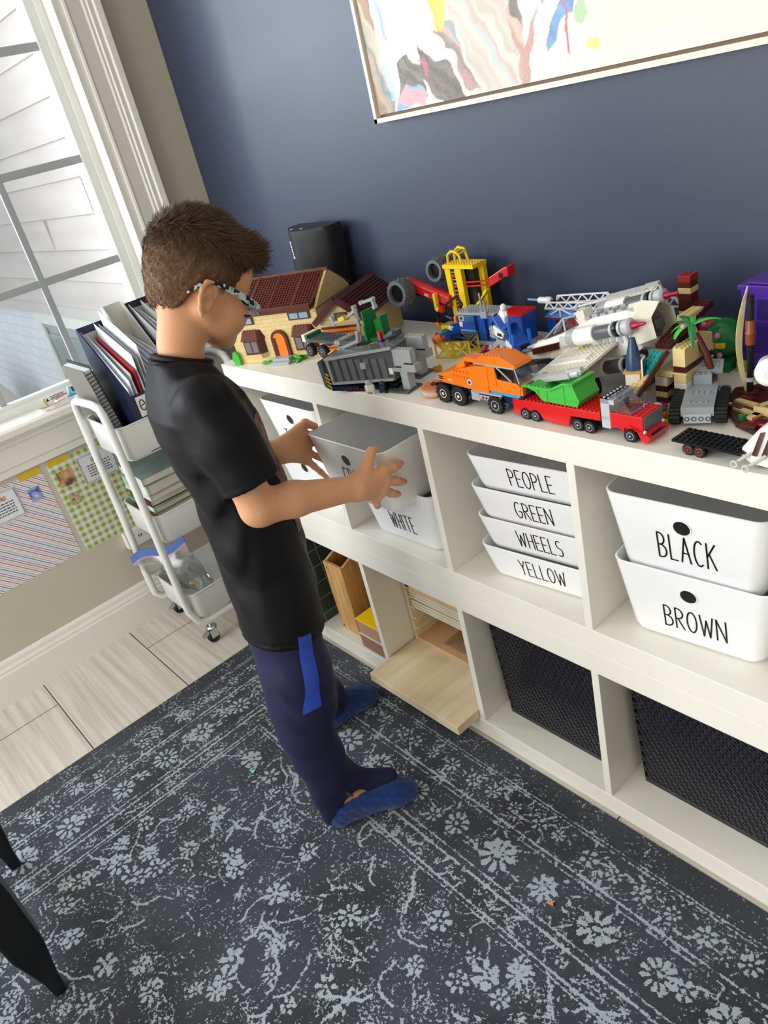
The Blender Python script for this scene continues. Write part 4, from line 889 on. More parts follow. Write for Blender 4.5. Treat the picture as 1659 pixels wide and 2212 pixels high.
# wispy pile on the socks
def fuzz(n, o):
    V, N = verts(o), norms(o); r = np.random.default_rng(9); s = r.integers(0, len(V), n); P, D = V[s], N[s]+r.normal(0, .5, (n, 3)); P = P[:]; D /= np.linalg.norm(D, axis=1)[:, None]
    ok = P[:, 2]+D[:, 2]*.004 > .0095; P, D = P[ok], D[ok]; m_ = len(P); sd = np.cross(D, r.normal(0, 1, (m_, 3))); sd /= np.linalg.norm(sd, axis=1)[:, None]; L = r.uniform(.003, .0065, (m_, 1)); w = .0004
    W_ = np.stack([P-sd*w, P+sd*w, P+D*L], 1).reshape(-1, 3); q = raw_mesh('sock_fuzz', W_, np.arange(m_*3).reshape(-1, 3), m_sock, o, smooth=False); q['kind'] = 'stuff'
for o in [c for c in bpy.data.objects if c.name.startswith('sock')]: fuzz(4500, o)
# ================================================================ toys on the shelf top
def pl(n, h, **k): return mat('toy_'+n, h, rough=k.pop('rough', .22), spec=.5, var=.03, **k)
c_tan, c_brown, c_dkr, c_red, c_org, c_yel = pl('tan', '#e0c98c'), pl('reddish_brown', '#5c2a1f'), pl('dark_brown', '#4a1f1a'), pl('red', '#cf1f22'), pl('orange', '#ee7d20'), pl('yellow', '#f3cf22')
c_blue, c_dkb, c_lg, c_dg, c_wht, c_blk = pl('blue', '#1e55b8'), pl('dark_blue', '#1c2b4c'), pl('light_grey', '#a9adb0'), pl('dark_grey', '#5b5f63'), pl('white', '#eeeeea'), pl('black', '#141417')
c_grn, c_dgr, c_lime, c_teal, c_pink, c_mag, c_pur, c_nou, c_sil = pl('green', '#47b648'), pl('dark_green', '#1f7a3c'), pl('lime', '#a6c43a'), pl('teal', '#28a0a0'), pl('pink', '#e88cc0'), pl('magenta', '#a21f80'), pl('purple', '#4b2a92'), pl('nougat', '#d98a5a'), pl('silver', '#b8bcc2', rough=.3)
c_clr = glass_mat('toy_clear_blue', (.72, .88, .90, 1), .08); c_cgr = glass_mat('toy_clear_grey', (.82, .85, .9, 1), .10); c_tyre = pl('tyre', '#16161a', rough=.6)
c_stk = pl('cream_white', '#e9e4d4')
def toy(name, label, x, y, rz=0, group=None, z=None, cat='toy', rot=None):
    return thing(name, label, cat, (x, y, Z5 if z is None else z), math.radians(rz), group, rot=rot)
def wheel(T, x, y, z, r, w, hub=c_wht, side=-1, hubr=.5, lugs=14, name='wheel'):
    """tyre with lugs and a hub facing the room"""
    b = MB(); b.lathe([(r*.55, -w/2), (r*.92, -w/2), (r, -w*.35), (r, w*.35), (r*.92, w/2), (r*.55, w/2)], (x, y, z), 20, 'y')
    for k in range(lugs):
        a = 2*PI*k/lugs; b.box((x+r*math.cos(a), y, z+r*math.sin(a)), (r*.16, w*.96, r*.22), Matrix.Rotation(-a, 3, 'Y'))
    t = b.build(name, c_tyre, T, smooth=40)
    h = MB(); h.lathe([(.0005, -w*.5-.0006), (r*.16, -w*.5-.0006), (r*.18, -w*.42), (r*hubr*.8, -w*.40), (r*hubr, -w*.52), (r*(hubr+.06), -w*.50), (r*(hubr+.06), w*.5), (.0005, w*.5)], (x, y, z), 20, 'y')
    h.build('hub', hub, t, smooth=40); return t
def figure(name, label, x, y, z, rz, body, legs, head, hair, s=1.0, lean=0):
    T = thing(name, label, 'toy figure', (x, y, z), math.radians(rz), rot=(lean, 0, math.radians(rz)))
    b = MB(); b.bx(-.0078*s, -.0004*s, -.004*s, .004*s, 0, .012*s).bx(.0004*s, .0078*s, -.004*s, .004*s, 0, .012*s).bx(-.0078*s, .0078*s, -.004*s, .004*s, .0115*s, .0155*s); b.build('legs', legs, T, bev=.0006)
    b = MB(); b.loft([[(-.0078*s, -.004*s, .0156*s), (.0078*s, -.004*s, .0156*s), (.0078*s, .004*s, .0156*s), (-.0078*s, .004*s, .0156*s)], [(-.0058*s, -.004*s, .028*s), (.0058*s, -.004*s, .028*s), (.0058*s, .004*s, .028*s), (-.0058*s, .004*s, .028*s)]])
    for q in (-1, 1): b.tube([(q*.006*s, 0, .0268*s), (q*.0095*s, -.001*s, .021*s), (q*.0098*s, -.006*s, .0175*s)], [.002*s, .002*s, .0018*s], 8)
    b.build('torso', body, T, bev=.0005)
    MB().lathe([(.002*s, .028*s), (.0045*s, .0285*s), (.0051*s, .0300*s), (.0051*s, .0355*s), (.0042*s, .0372*s), (.0024*s, .0374*s), (.0024*s, .0388*s), (.0005, .0388*s)], n=16).build('head', head, T, smooth=40)
    if hair is not None:
        b = MB(); b.lathe([(.0056*s, .0322*s), (.0062*s, .0345*s), (.006*s, .0375*s), (.0045*s, .0402*s), (.0015*s, .0410*s)], n=14)
        for k in range(9): b.ball((.0045*s*math.cos(k*.7), .0045*s*math.sin(k*.7), (.036+.0035*(k % 3)/2)*s), .0022*s, 8)
        b.build('hairpiece', hair, T, smooth=60)
    return T
# ---- tan house
T = toy('toy_house', 'tan brick toy house with brown studded roofs and an arched doorway', .087, .031, 25.7)
hb = NT('tan_brick_wall', .25); q = hb.nt.nodes.new('ShaderNodeTexBrick'); q.inputs['Scale'].default_value = 1; q.inputs['Brick Width'].default_value = .032; q.inputs['Row Height'].default_value = .0096; q.inputs['Mortar Size'].default_value = .00035; q.inputs['Color1'].default_value = lin('#e3cd92'); q.inputs['Color2'].default_value = lin('#dcc486'); q.inputs['Mortar'].default_value = lin('#b39a60')
hx = hb.xyz(); hb.nt.links.new(hb.comb(hb.math('ADD', hx[0], hx[1]), hx[2], 0.0), q.inputs['Vector']); m_hb = hb.color(q.outputs['Color'])
b = MB().bx(-.0225, .2345, 0, .19, 0, .118); b.prism([(0, .118), (.19, .118), (.10, .174)], 'x', -.0225, -.015)
b.prism([(-.004, .112), (0, .112), (.03, .137), (.06, .157), (.10, .182), (.14, .157), (.17, .137), (.19, .118), (.19, .112)], 'x', .227, .2345)
b.build('main_walls', m_hb, T)
def roof_slab(M, along, n_rows, slope, mtl, name, T=T, thick=.006):
    b = MB(); b.T = M; b.bx(0, along, 0, slope, 0, thick); b.studs(.004, .006, int((along-.008)/.008), int((slope-.01)/.008), thick, h=.0030, r=.0027); b.bx(-.001, along+.001, -.002, .008, 0, thick+.006); 
    for k in (.28, .52, .78): b.bx(along*k, along*k+.006, .006, slope, thick, thick+.0025)
    return b.build(name, mtl, T)
an = math.atan2(.178-.119, .108)
roof_slab(Matrix.Translation((-.030, -.008, .119)) @ Matrix.Rotation(an, 4, 'X'), .257, 12, .122, c_brown, 'roof')
an2 = math.atan2(.178-.119, .098)
b = MB(); b.T = Matrix.Translation((-.030, .10, .178)) @ Matrix.Rotation(-an2, 4, 'X'); b.bx(0, .264, 0, .116, 0, .006); b.build('rear_roof', c_brown, T)
MB().bx(-.032, .238, .094, .106, .180, .1865).build('ridge', c_brown, T)
b = MB().bx(.2345, .36, 0.0, .19, 0, .08).prism([(.2345, .08), (.36, .08), (.297, .128)], 'y', 0.0, .19); b.build('garage_walls', m_hb, T)
sl = math.hypot(.066, .052); ag = math.atan2(.052, .066)
for nm, M in (('garage_roof', Matrix.Translation((.297, -.014, .1325)) @ Matrix.Rotation(ag, 4, 'Y')), ('garage_roof', Matrix.Translation((.297-sl*math.cos(ag), -.014, .1325-sl*math.sin(ag))) @ Matrix.Rotation(-ag, 4, 'Y'))):
    b = MB(); b.T = M; b.bx(0, sl, 0, .21, 0, .006).studs(.006, .012, int((sl-.012)/.008), 24, .006, h=.0030, r=.0027).bx(0, sl, -.002, .008, -.004, .010); b.build(nm, c_dkr, T)
MB().bx(.243, .338, -.003, .004, .0, .066).build('garage_door', c_org, T); b = MB()
for k in range(5): b.bx(.243, .338, -.0042, -.0028, .008+k*.012, .010+k*.012)
b.bx(.239, .342, -.004, .002, .066, .071); b.build('garage_door_trim', c_brown, T)
def arch(x0, x1, z0, z1, y0, y1): r = (x1-x0)/2; return MB().prism([(x0, z0), (x1, z0)]+[((x0+x1)/2+r*math.cos(a), z1-r+r*math.sin(a)) for a in np.linspace(0, PI, 13)], 'y', y0, y1)
arch(.094, .140, .012, .078, -.007, .004).build('door_frame', c_brown, T, smooth=30); o = arch(.101, .133, .012, .071, -.0078, -.002).build('front_door', c_org, T, smooth=30); MB().ball((.107, -.009, .040), .0022, 8).build('door_knob', c_dkb, o)
MB().bx(.101, .108, -.0083, -.007, .012, .060).build('door_dark_strip', c_dkr, T)  # thin dark brown strip along one edge of the door
for x in (.006, .154):
    w = .066; f = MB().loft([[(x, -.002, z), (x+.012, -.016, z), (x+w-.012, -.016, z), (x+w, -.002, z)] for z in (.026, .062)]).build('bay_window', c_brown, T)
    p_ = MB()
    for x0, x1 in ((x+.015, x+.031), (x+.035, x+w-.015)): p_.bx(x0, x1, -.0168, -.0155, .031, .058)
    p_.build('pane', pl('pane_grey', '#77767a', rough=.1), f)
    MB().loft([[(x-.004, 0, .062), (x+.008, -.021, .062), (x+w-.008, -.021, .062), (x+w+.004, 0, .062)], [(x+.006, 0, .083), (x+.014, -.008, .083), (x+w-.014, -.008, .083), (x+w-.006, 0, .083)]]).studs(x+.012, -.008, 5, 1, .083).build('bay_roof', c_brown, T)
    MB().loft([[(x, 0, .014), (x+.012, -.014, .014), (x+w-.012, -.014, .014), (x+w, 0, .014)], [(x-.003, 0, .026), (x+.010, -.019, .026), (x+w-.010, -.019, .026), (x+w+.003, 0, .026)]]).build('bay_base', c_tan, T)
for x in (-.004, .072, .157): 
    if x == .072: continue
    f = MB().bx(x, x+.06, -.003, .002, .097, .116).build('upper_window', c_brown, T); MB().bx(x+.005, x+.028, -.0038, -.002, .100, .113).bx(x+.032, x+.055, -.0038, -.002, .100, .113).build('pane', pl('pane_blue', '#8fb0c4', rough=.1), f)
f = MB().bx(.280, .314, -.002, .002, .083, .102).build('gable_window', c_brown, T); MB().bx(.284, .310, -.003, -.001, .086, .099).build('pane', pl('pane_dark', '#5b5a54', rough=.1), f)
MB().bx(.090, .146, -.038, 0, 0, .007).bx(.094, .142, -.026, 0, .007, .0135).bx(.10, .134, -.012, 0, .0135, .0145).build('steps', c_lg, T, bev=.0005)
b = MB(); b.prism([(-.030, 0), (-.012, 0), (-.012, .022), (-.018, .034), (-.026, .036), (-.031, .026), (-.034, .014), (-.030, .008)], 'y', -.012, -.004); b.build('shrub', c_grn, T, bev=.001)
def leafclump(T, x, y, n, m_, name='leaves', s=1.0):
    b = MB(); r = random.Random(int(x*1e4)+n)
    for k in range(n):
        a = r.random()*6.28; d = r.random()*.014*s; z = .003+r.random()*.008*s; b.box((x+d*math.cos(a), y+d*math.sin(a), z), (.010*s, .006*s, .003), Matrix.Rotation(a, 3, 'Z') @ Matrix.Rotation(r.uniform(-.5, .5), 3, 'X'))
    return b.build(name, m_, T)
leafclump(T, .076, -.020, 9, c_grn); leafclump(T, .165, -.014, 14, c_grn, s=1.2)
MB().bx(.218, .222, .075, .083, .166, .175).build('chimney_piece', c_blk, T)
# ---- loudspeaker behind the house
T = thing('loudspeaker', 'black wedge shaped loudspeaker standing behind the toy house', 'loudspeaker', (.038, .338, Z5)); T.scale = (.84, .9, .965)
fp = [(-.112, .052), (-.118, .010)]+[(-.118+.13*t, .010-.060*math.sin(t*PI/2)) for t in (.25, .5, .75)]+[(.0, -.052), (.016, -.050), (.062, -.032), (.106, -.008), (.114, .008), (.112, .052)]
def fl(s, z, sh=0): return [(x*s+sh, y*s if y < 0 else y, z) for x, y in fp]
MB().loft([fl(1.10, 0, -.03), fl(1.02, .15, -.014), fl(.99, .235, 0), fl(.985, .252, .002), fl(.955, .262, .004)]).build('cabinet', mat('black_speaker_shell', '#1b1b1e', rough=.5, bump=.25, bscale=1500), T, smooth=35)
b = MB(); y0 = -.0495
for k, z in enumerate(np.arange(.196, .238, .0065)): b.box((-.022, y0-.0005+.0006, z), (.0045, .0016, .0046))
b.box((-.022, y0, .1925), (.007, .0016, .004)); b.build('badge_lettering', pl('badge_white', '#e8eaec'), T)
MB().bx(-.05, -.038, -.022, -.018, .2615, .2635).bx(.0, .012, -.02, -.016, .2615, .2635).build('top_buttons', c_lg, T)
# ---- dark grey flatbed with arms, resting on the container
T = toy('toy_flatbed_truck', 'dark grey studded toy flatbed truck with light grey arms, lying on the container', .338, .060, 4, z=Z5+.066)
MB().bx(.0, .10, .0, .048, .0, .0064).studs(.002, .0, 12, 6, .0064).build('deck', c_dg, T); MB().bx(.10, .118, .0, .048, .0, .0075).studs(.101, 0, 2, 6, .0075).build('deck_end', c_lg, T)
MB().bx(-.018, .0, .004, .044, -.002, .014).bx(-.022, -.018, .008, .040, .0, .009).build('cab', c_stk, T); MB().bx(-.004, .004, .002, .046, .002, .014).build('cab_trim', c_dgr, T)
MB().bx(.118, .178, .004, .050, -.006, .004).bx(.122, .175, .0, .006, -.016, .008).studs(.12, .006, 7, 5, .004).build('rear_deck', c_dg, T)
for x in (.018, .062): wheel(T, x, -.004, -.016, .0135, .012, c_lg); wheel(T, x, .052, -.012, .0135, .012, c_lg)
def arm(pts, m_, name='arm', r=.0035):
    b = MB()
    for p_, q_ in zip(pts[:-1], pts[1:]): b.bar(p_, q_, r*2, r*1.7)
    for p_ in pts: b.cyl((p_[0], p_[1]-r*1.3, p_[2]), (p_[0], p_[1]+r*1.3, p_[2]), r*1.25, n=10)
    return b.build(name, m_, T)
arm([(.076, .03, .048), (.080, .03, .036), (.130, .028, .052), (.160, .028, .068)], c_lg); arm([(.075, -.028, -.036), (.078, -.028, -.030), (.150, -.026, .004), (.205, -.02, .022), (.210, -.02, .040)], c_lg); arm([(.16, .028, .075), (.172, .02, .050), (.180, .006, .012)], c_lg)
arm([(.196, .02, .088), (.232, .02, .096), (.234, .02, .080)], c_lg)
MB().bar((.108, .024, .047), (.128, .0235, .0535), .009, .009).build('arm_band', c_yel, T); MB().bar((.112, -.029, -.012), (.134, -.029, -.002), .009, .009).build('arm_band', c_yel, T)
MB().bx(.205, .242, .004, .040, .012, .018).bx(.205, .209, .004, .040, .018, .074).bx(.205, .211, .0, .006, .012, .045).bx(.235, .242, .02, .04, .018, .060).build('green_frame', c_dgr, T); MB().bx(.208, .24, .03, .04, .018, .048).studs(.21, .03, 3, 1, .048).build('green_wall', c_grn, T)
MB().bx(.242, .250, .002, .010, .018, .034).build('red_brick', c_red, T); MB().bx(.241, .251, .001, .011, .008, .018).build('blue_brick', c_blue, T)
MB().cyl((.27, .01, .006), (.28, .04, .014), .008, n=12).cyl((.255, .01, .02), (.282, .012, .03), .006, n=10).bx(.258, .276, .015, .04, .01, .03).build('joint_block', c_dg, T)
# ---- dark grey container with hazard stripe
T = toy('toy_cargo_container', 'dark grey toy cargo container with a hazard stripe at its tilted end', .515, -.008, 18)
MB().prism([(-.012, .012), (.150, .020), (.160, .088), (-.018, .068)], 'y', .0, .055).build('container_body', c_dg, T, bev=.001)
b = MB()
for k in range(7): x = .012+k*.019; b.add([(x, -.0015, .020), (x+.011, -.0015, .0205), (x+.008, -.0015, .068), (x-.004, -.0015, .067)], [(0, 1, 2, 3)]); 
for k in range(7): x = .012+k*.019; b.prism([(x, .020), (x+.012, .0205), (x+.009, .068), (x-.004, .067)], 'y', -.0022, .001)
b.build('ribs', pl('rib_grey', '#6b7074'), T); MB().prism([(-.004, .014), (.0, .014), (-.002, .068), (-.008, .068)], 'y', -.004, .003).bar((-.002, -.002, .016), (.148, -.002, .024), .005, .005).bar((-.01, -.002, .068), (.156, -.002, .088), .005, .005).build('edge_frame', c_lg, T)
hz = NT('hazard_stripe', .3); hx = hz.xyz(); hz.color(hz.mix(hz.math('LESS_THAN', hz.math('MODULO', hz.math('ADD', hz.math('MULTIPLY', hx[0], .8), hz.math('ADD', hx[2], 1.0)), .0085), .0042), '#e8c21f', '#161616'))
MB().prism([(-.016, .004), (-.007, .004), (-.010, .038), (-.018, .038)], 'y', -.005, -.001).build('hazard_panel', hz.m, T); MB().prism([(-.026, .010), (-.014, .002), (-.020, .068), (-.030, .064)], 'y', -.004, .056).build('end_panel', c_dg, T)
MB().bx(-.010, .06, -.004, .05, 0, .010).build('base_plate', c_dkb, T); MB().bx(.03, .088, -.007, .0, 0, .005).studs(.03, -.0075, 7, 1, .005).build('red_sill', c_dkr, T); MB().bx(.06, .150, .0, .05, .004, .014).build('floor_frame', c_blk, T); MB().bx(.078, .090, -.006, -.001, .048, .060).build('latch', c_lg, T)
# ---- white robot, dark robot
T = toy('toy_robot', 'small white domed toy robot on two feet before the dark container', .612, .006, 20, cat='toy figure')
MB().lathe([(.001, .006), (.0078, .0065), (.0078, .020), (.0074, .0205), (.0005, .0205)]).build('body', c_wht, T, smooth=40); MB().lathe([(.0076, .0206), (.0072, .0245), (.005, .028), (.0005, .0295)]).build('dome', c_lg, T, smooth=50)
for s in (-1, 1): MB().prism([(-.004, 0), (.004, 0), (.003, .006), (.003, .018), (-.003, .018), (-.003, .006)], 'x', s*.0082-.002, s*.0082+.002).build('leg', c_wht, T, bev=.0005)
T = toy('toy_robot', 'small dark blue toy robot beside the grey pillar statue', .637, .020, 10, cat='toy figure')
MB().lathe([(.001, .004), (.007, .0045), (.007, .016), (.0005, .0162)]).build('body', c_dkb, T, smooth=40); MB().ball((0, 0, .018), (.0066, .0066, .006)).build('dome', c_dkb, T, smooth=60)
for s in (-1, 1): MB().bx(s*.0078-.002, s*.0078+.002, -.004, .004, 0, .013).build('leg', c_blk, T, bev=.0005)
# ---- two light grey brick statues
def statue(label, x, y, rz, arms):
    T = toy('toy_pillar_statue', label, x, y, rz, group='light grey brick statues')
    MB().bx(-.036, .020, -.024, .024, 0, .0032).studs(-.036, -.024, 7, 6, .0032).build('base_plate', c_dg, T); MB().bx(-.002, .016, -.010, .010, .0032, .040).build('lower_column', c_lg, T, bev=.0004)
    MB().bx(-.015, .031, -.008, .008, .040, .084).studs(-.0160, -.0085, 6, 2, .084).build('head_block', c_lg, T, bev=.0004); MB().bx(-.006, .038, -.009, .009, .040, .056).build('shoulder', c_lg, T, bev=.0004)
    MB().bx(-.040, -.002, -.010, .006, .040, .047).studs(-.040, -.010, 4, 2, .047).build('side_plate', c_dg if arms else c_lg, T); MB().bx(-.040, -.020, -.0108, -.009, .034, .047).build('side_tile', c_wht if not arms else c_dg, T)
    b = MB().bx(.012, .034, -.0092, -.0078, .056, .0585).bx(-.012, .004, -.0092, -.0078, .0485, .051); b.build('mouth_line', c_blk, T)
statue('light grey brick pillar statue at the front, on a dark studded plate', .676, .050, 8, False)
statue('light grey brick pillar statue standing behind its twin, nearer the yellow lattice', .640, .118, 8, True)
# ---- nougat disc
T = toy('toy_disc', 'round nougat coloured brick drum under the rear of the orange truck', .755, .050, 15)
MB().lathe([(.0005, 0), (.024, 0), (.025, .002), (.025, .005), (.0005, .005)], n=28).build('bottom_ring', c_nou, T, smooth=40); MB().lathe([(.0005, .0051), (.0245, .0051), (.0245, .0135), (.0005, .0135)], n=28).build('clear_band', pl('frosted_band', '#c3bfb6', rough=.15), T, smooth=40)
b = MB().lathe([(.0005, .0136), (.025, .0136), (.025, .018), (.0005, .018)], n=28)
for i in range(-3, 3):
    for j in range(-3, 3):
        if math.hypot(i+.5, j+.5) < 3.0: b.cyl(((i+.5)*.008, (j+.5)*.008, .018), ((i+.5)*.008, (j+.5)*.008, .0198), .0024, n=8)
b.build('top_plate', c_nou, T, smooth=40); MB().bx(-.004, .008, -.004, .004, .018, .023).bx(.008, .02, .004, .012, .018, .0225).build('red_slope', c_dkr, T)
# ---- orange six wheeler
T = toy('toy_truck', 'orange six wheeled toy truck with big black tyres and a clear windscreen', .796, .0265, -2); T.scale = (.97, .70, .97)
for x in (.0083, .050): wheel(T, x, .006, .0185, .0185, .013, c_stk, hubr=.42); wheel(T, x, .066, .0185, .0185, .013, c_stk, hubr=.42)
wheel(T, .143, .006, .0155, .0165, .013, c_lg, hubr=.52); wheel(T, .143, .066, .0155, .0165, .013, c_lg, hubr=.52)
MB().bx(.002, .19, .016, .056, .018, .034).bx(.09, .135, .004, .016, .020, .033).bx(.12, .160, .006, .016, .031, .035).build('chassis', c_dkb, T, bev=.0005)
MB().bx(.085, .105, .002, .010, .018, .036).bx(.105, .155, .003, .009, .021, .030).bx(.09, .16, .002, .010, .033, .0365).build('step_block', c_lg, T, bev=.0005); b = MB()
for k in range(4): b.cyl((.122+k*.008, .0025, .0255), (.122+k*.008, .0035, .0255), .0022, n=10)
b.build('step_holes', c_blk, T); MB().box((.114, .0022, .0255), (.007, .0012, .002)).box((.114, .0022, .0255), (.002, .0012, .007)).build('red_cross', c_red, T)
MB().prism([(.0, .046), (.006, .040), (.086, .036), (.128, .033), (.132, .086), (.100, .082), (.0, .056)], 'y', .006, .066).build('rear_body', c_org, T, bev=.001)
MB().prism([(.128, .040), (.200, .040), (.204, .054), (.196, .062), (.152, .064), (.148, .090), (.128, .090)], 'y', .008, .064).build('cab', c_org, T, bev=.001)
MB().bx(.13, .20, .010, .062, .034, .0405).build('cab_sill', pl('azure', '#3f9fd0'), T)
b = MB().prism([(.100, .090), (.118, .103), (.165, .106), (.196, .094), (.200, .089), (.150, .088)], 'y', .007, .065); M0 = b.T
b.T = Matrix.Translation((.119, .010, .1032)) @ Matrix.Rotation(-.064, 4, 'Y'); b.studs(0, .0, 6, 1, .0, r=.0027, h=.0028); b.studs(.0, .040, 6, 1, .0, r=.0027, h=.0028); b.T = M0; b.build('roof', c_org, T, bev=.001)
MB().bx(.100, .196, .0065, .0655, .0868, .0895).build('roof_seal', c_lg, T)
MB().prism([(.152, .064), (.202, .062), (.190, .089), (.152, .089)], 'y', .0085, .0635).build('windscreen', c_clr, T)
MB().bar((.153, .0075, .088), (.186, .0075, .064), .0025, .0025).bar((.196, .0085, .088), (.203, .0085, .062), .002, .002).build('windscreen_pillar', c_lg, T); MB().prism([(.136, .050), (.150, .050), (.150, .084), (.136, .084)], 'y', .006, .0085).build('door_panel', c_org, T, bev=.0008)
MB().bx(.150, .156, .010, .060, .066, .086).bx(.158, .176, .014, .03, .064, .074).build('seat', c_blk, T)
for y in (.010, .052): MB().bx(.196, .207, y, y+.010, .040, .056).build('headlight', c_org, T, bev=.0008)
MB().bx(.200, .206, .022, .05, .042, .058).build('grille', c_lg, T); b = MB()
for k in range(4): b.bx(.206, .2068, .024, .048, .044+k*.0034, .0455+k*.0034)
b.build('grille_slots', c_blk, T); MB().bx(.196, .209, .008, .064, .030, .036).build('bumper', c_blk, T, bev=.0006)
b = MB()
for k in range(5):
    for j in range(2): x, z = .040+k*.009, .056+j*.010; b.prism([(x, z), (x+.006, z+.001), (x+.005, z+.004), (x-.001, z+.003)], 'y', .0025, .0065)
b.build('vents', c_org, T); MB().bx(.0, .012, .0045, .0062, .047, .0485).bx(.0, .012, .0045, .0062, .051, .0525).build('tail_slots', c_blk, T)
b = MB(); b.cyl((.083, .0056, .050), (.083, .0046, .050), .0056, n=18); b.build('round_badge', c_wht, T); MB().cyl((.083, .0048, .050), (.083, .0042, .050), .0038, n=14).build('badge_centre', c_blue, T)
b = MB(); text_strips(b, 'COISE'.replace('I', 'L'), (.026, .0054, .0455), (1, 0, 0), (0, 0, 1), .0045, .0007); b.build('side_number', c_wht, T)
MB().bx(.066, .100, .02, .056, .084, .092).prism([(.03, .062), (.066, .074), (.066, .088), (.055, .083)], 'y', .02, .056).build('rear_hatch', c_org, T, bev=.001)
figure('toy_figure', 'toy figure with dark curly hair and pale blue top behind the orange truck', .842, .115, Z5+.010, 10, pl('pale_blue', '#bcd6e2'), c_dkb, c_yel, c_dkr, 1.25)
# ---- yellow lattice stand with a little blue craft on top
T = toy('toy_lattice_stand', 'yellow lattice frame carrying a dark plate, under the small blue craft', .612, .197, 16)
b = MB()
for y in (0, .04):
    for x0, x1 in ((0, .04), (.044, .082)):
        b.bar((x0, y, .002), (x1, y, .036), .0032).bar((x1, y, .002), (x0, y, .036), .0032).bar((x0, y, 0.0016), (x1, y, .0016), .0032).bar((x0, y, .037), (x1, y, .037), .0032)
        for x in (x0, x1): b.bar((x, y, 0), (x, y, .038), .0032)
b.build('lattice', c_yel, T); MB().bx(-.002, .084, -.002, .044, .0385, .042).studs(-.0, -.0, 10, 5, .042).build('plate', c_dg, T)
T = toy('toy_spacecraft', 'small blue and red toy craft with an orange nose on the yellow stand', .652, .205, -20, z=Z5+.043)
MB().bx(-.008, .008, -.020, .026, .004, .016).prism([(-.006, .016), (.006, .016), (.004, .030), (-.004, .030)], 'y', .008, .026).build('fuselage', c_blue, T, bev=.001); MB().cyl((0, -.020, .010), (0, -.034, .006), .009, .011, n=16).build('nose', c_org, T, smooth=40)
MB().cyl((0, -.0345, .0058), (0, -.036, .0053), .006, n=12).build('nose_ring', c_red, T); MB().ball((0, -.006, .018), (.007, .011, .006)).build('canopy', pl('dark_teal', '#1c6a70', rough=.1), T, smooth=60); MB().bx(-.005, .005, .004, .012, .018, .027).build('top_block', c_wht, T, bev=.001)
for s in (-1, 1): MB().prism([(s*.008, .02), (s*.048, .008), (s*.050, .016), (s*.008, .0)], 'z', .006-.002, .010).build('wing', c_blue if s < 0 else c_dkb, T); MB().bar((s*.008, -.012, .008), (s*.018, -.020, .016), .005).build('wing_fin', c_red, T)
MB().cyl((.0, -.02, -.001), (.012, -.012, -.028), .005, n=12).build('support_cone', c_yel, T)
# ---- mining vehicle: yellow tower, red arm, two dark cutter drums
T = toy('toy_mining_vehicle', 'yellow toy mining tower with red arms and two dark studded drums', .60, .345, 0)
for nm, (x0, x1, y0, y1) in (('tower_post', (-.058, -.045, -.012, .0)), ('tower_post', (-.028, -.012, -.012, .0)), ('tower_post', (.010, .026, .018, .030)), ('tower_post', (-.052, -.042, .018, .030))):
    MB().loft([[(x0-.0, y0, .022), (x1, y0, .022), (x1, y1, .022), (x0, y1, .022)], [(x0-.006, y0, .152), (x1-.002, y0, .152), (x1-.002, y1, .152), (x0-.006, y1, .152)]]).build(nm, c_yel, T, bev=.001)
MB().bx(-.066, .026, -.014, .030, .150, .158).studs(-.064, -.013, 11, 5, .158).build('tower_cap', c_yel, T)
b = MB(); b.tube([(-.060, .0, .158), (-.058, .0, .176), (-.046, .0, .184), (-.030, .0, .182), (-.022, .0, .172), (-.020, .0, .160)], .003, 8); b.tube([(-.060, .022, .158), (-.058, .022, .178), (-.044, .022, .187), (-.026, .022, .184), (-.020, .022, .160)], .003, 8)
for k in range(4): b.bar((-.056+k*.011, 0, .178+.003*(k in (1, 2))), (-.056+k*.011, .022, .180+.003*(k in (1, 2))), .003)
b.build('top_cage', c_yel, T); MB().bx(-.045, -.028, -.008, .02, .03, .150).bx(-.012, .010, .002, .026, .03, .150).build('conveyor', c_blk, T); b = MB()
for k in range(14): b.bx(-.044, -.029, -.010, -.007, .034+k*.0082, .036+k*.0082)
b.build('conveyor_slats', c_lg, T); b = MB()
for k in range(5): b.bx(-.040, -.034, -.0108, -.008, .042+k*.022, .050+k*.022)
b.build('conveyor_load', c_red, T)
MB().bx(-.07, .03, -.02, .05, .008, .024).bx(-.09, -.03, -.03, .0, .016, .026).build('base_deck', c_yel, T, bev=.001); MB().bx(-.06, .05, -.01, .045, 0, .010).build('track_base', c_blk, T)
MB().loft([[tuple(Vector(c)+Vector((0, y, z))) for y, z in ((-.011, -.012), (.011, -.012), (.011, .009), (.004, .013), (-.004, .013), (-.011, .009))] for c in ((-.185, -.03, .120), (-.17, -.028, .121), (-.07, -.012, .084), (-.055, -.01, .078))]).build('red_boom', c_red, T, bev=.002)
b = MB(); text_strips(b, 'GOLE', (-.118, -.0335, .096), (.93, .14, -.33), (.32, 0, .94), .006, .0012, off=.002); b.build('boom_lettering', c_wht, T)
MB().bar((-.165, -.03, .104), (-.07, -.016, .068), .008, .008).build('boom_brace', c_dkr, T)
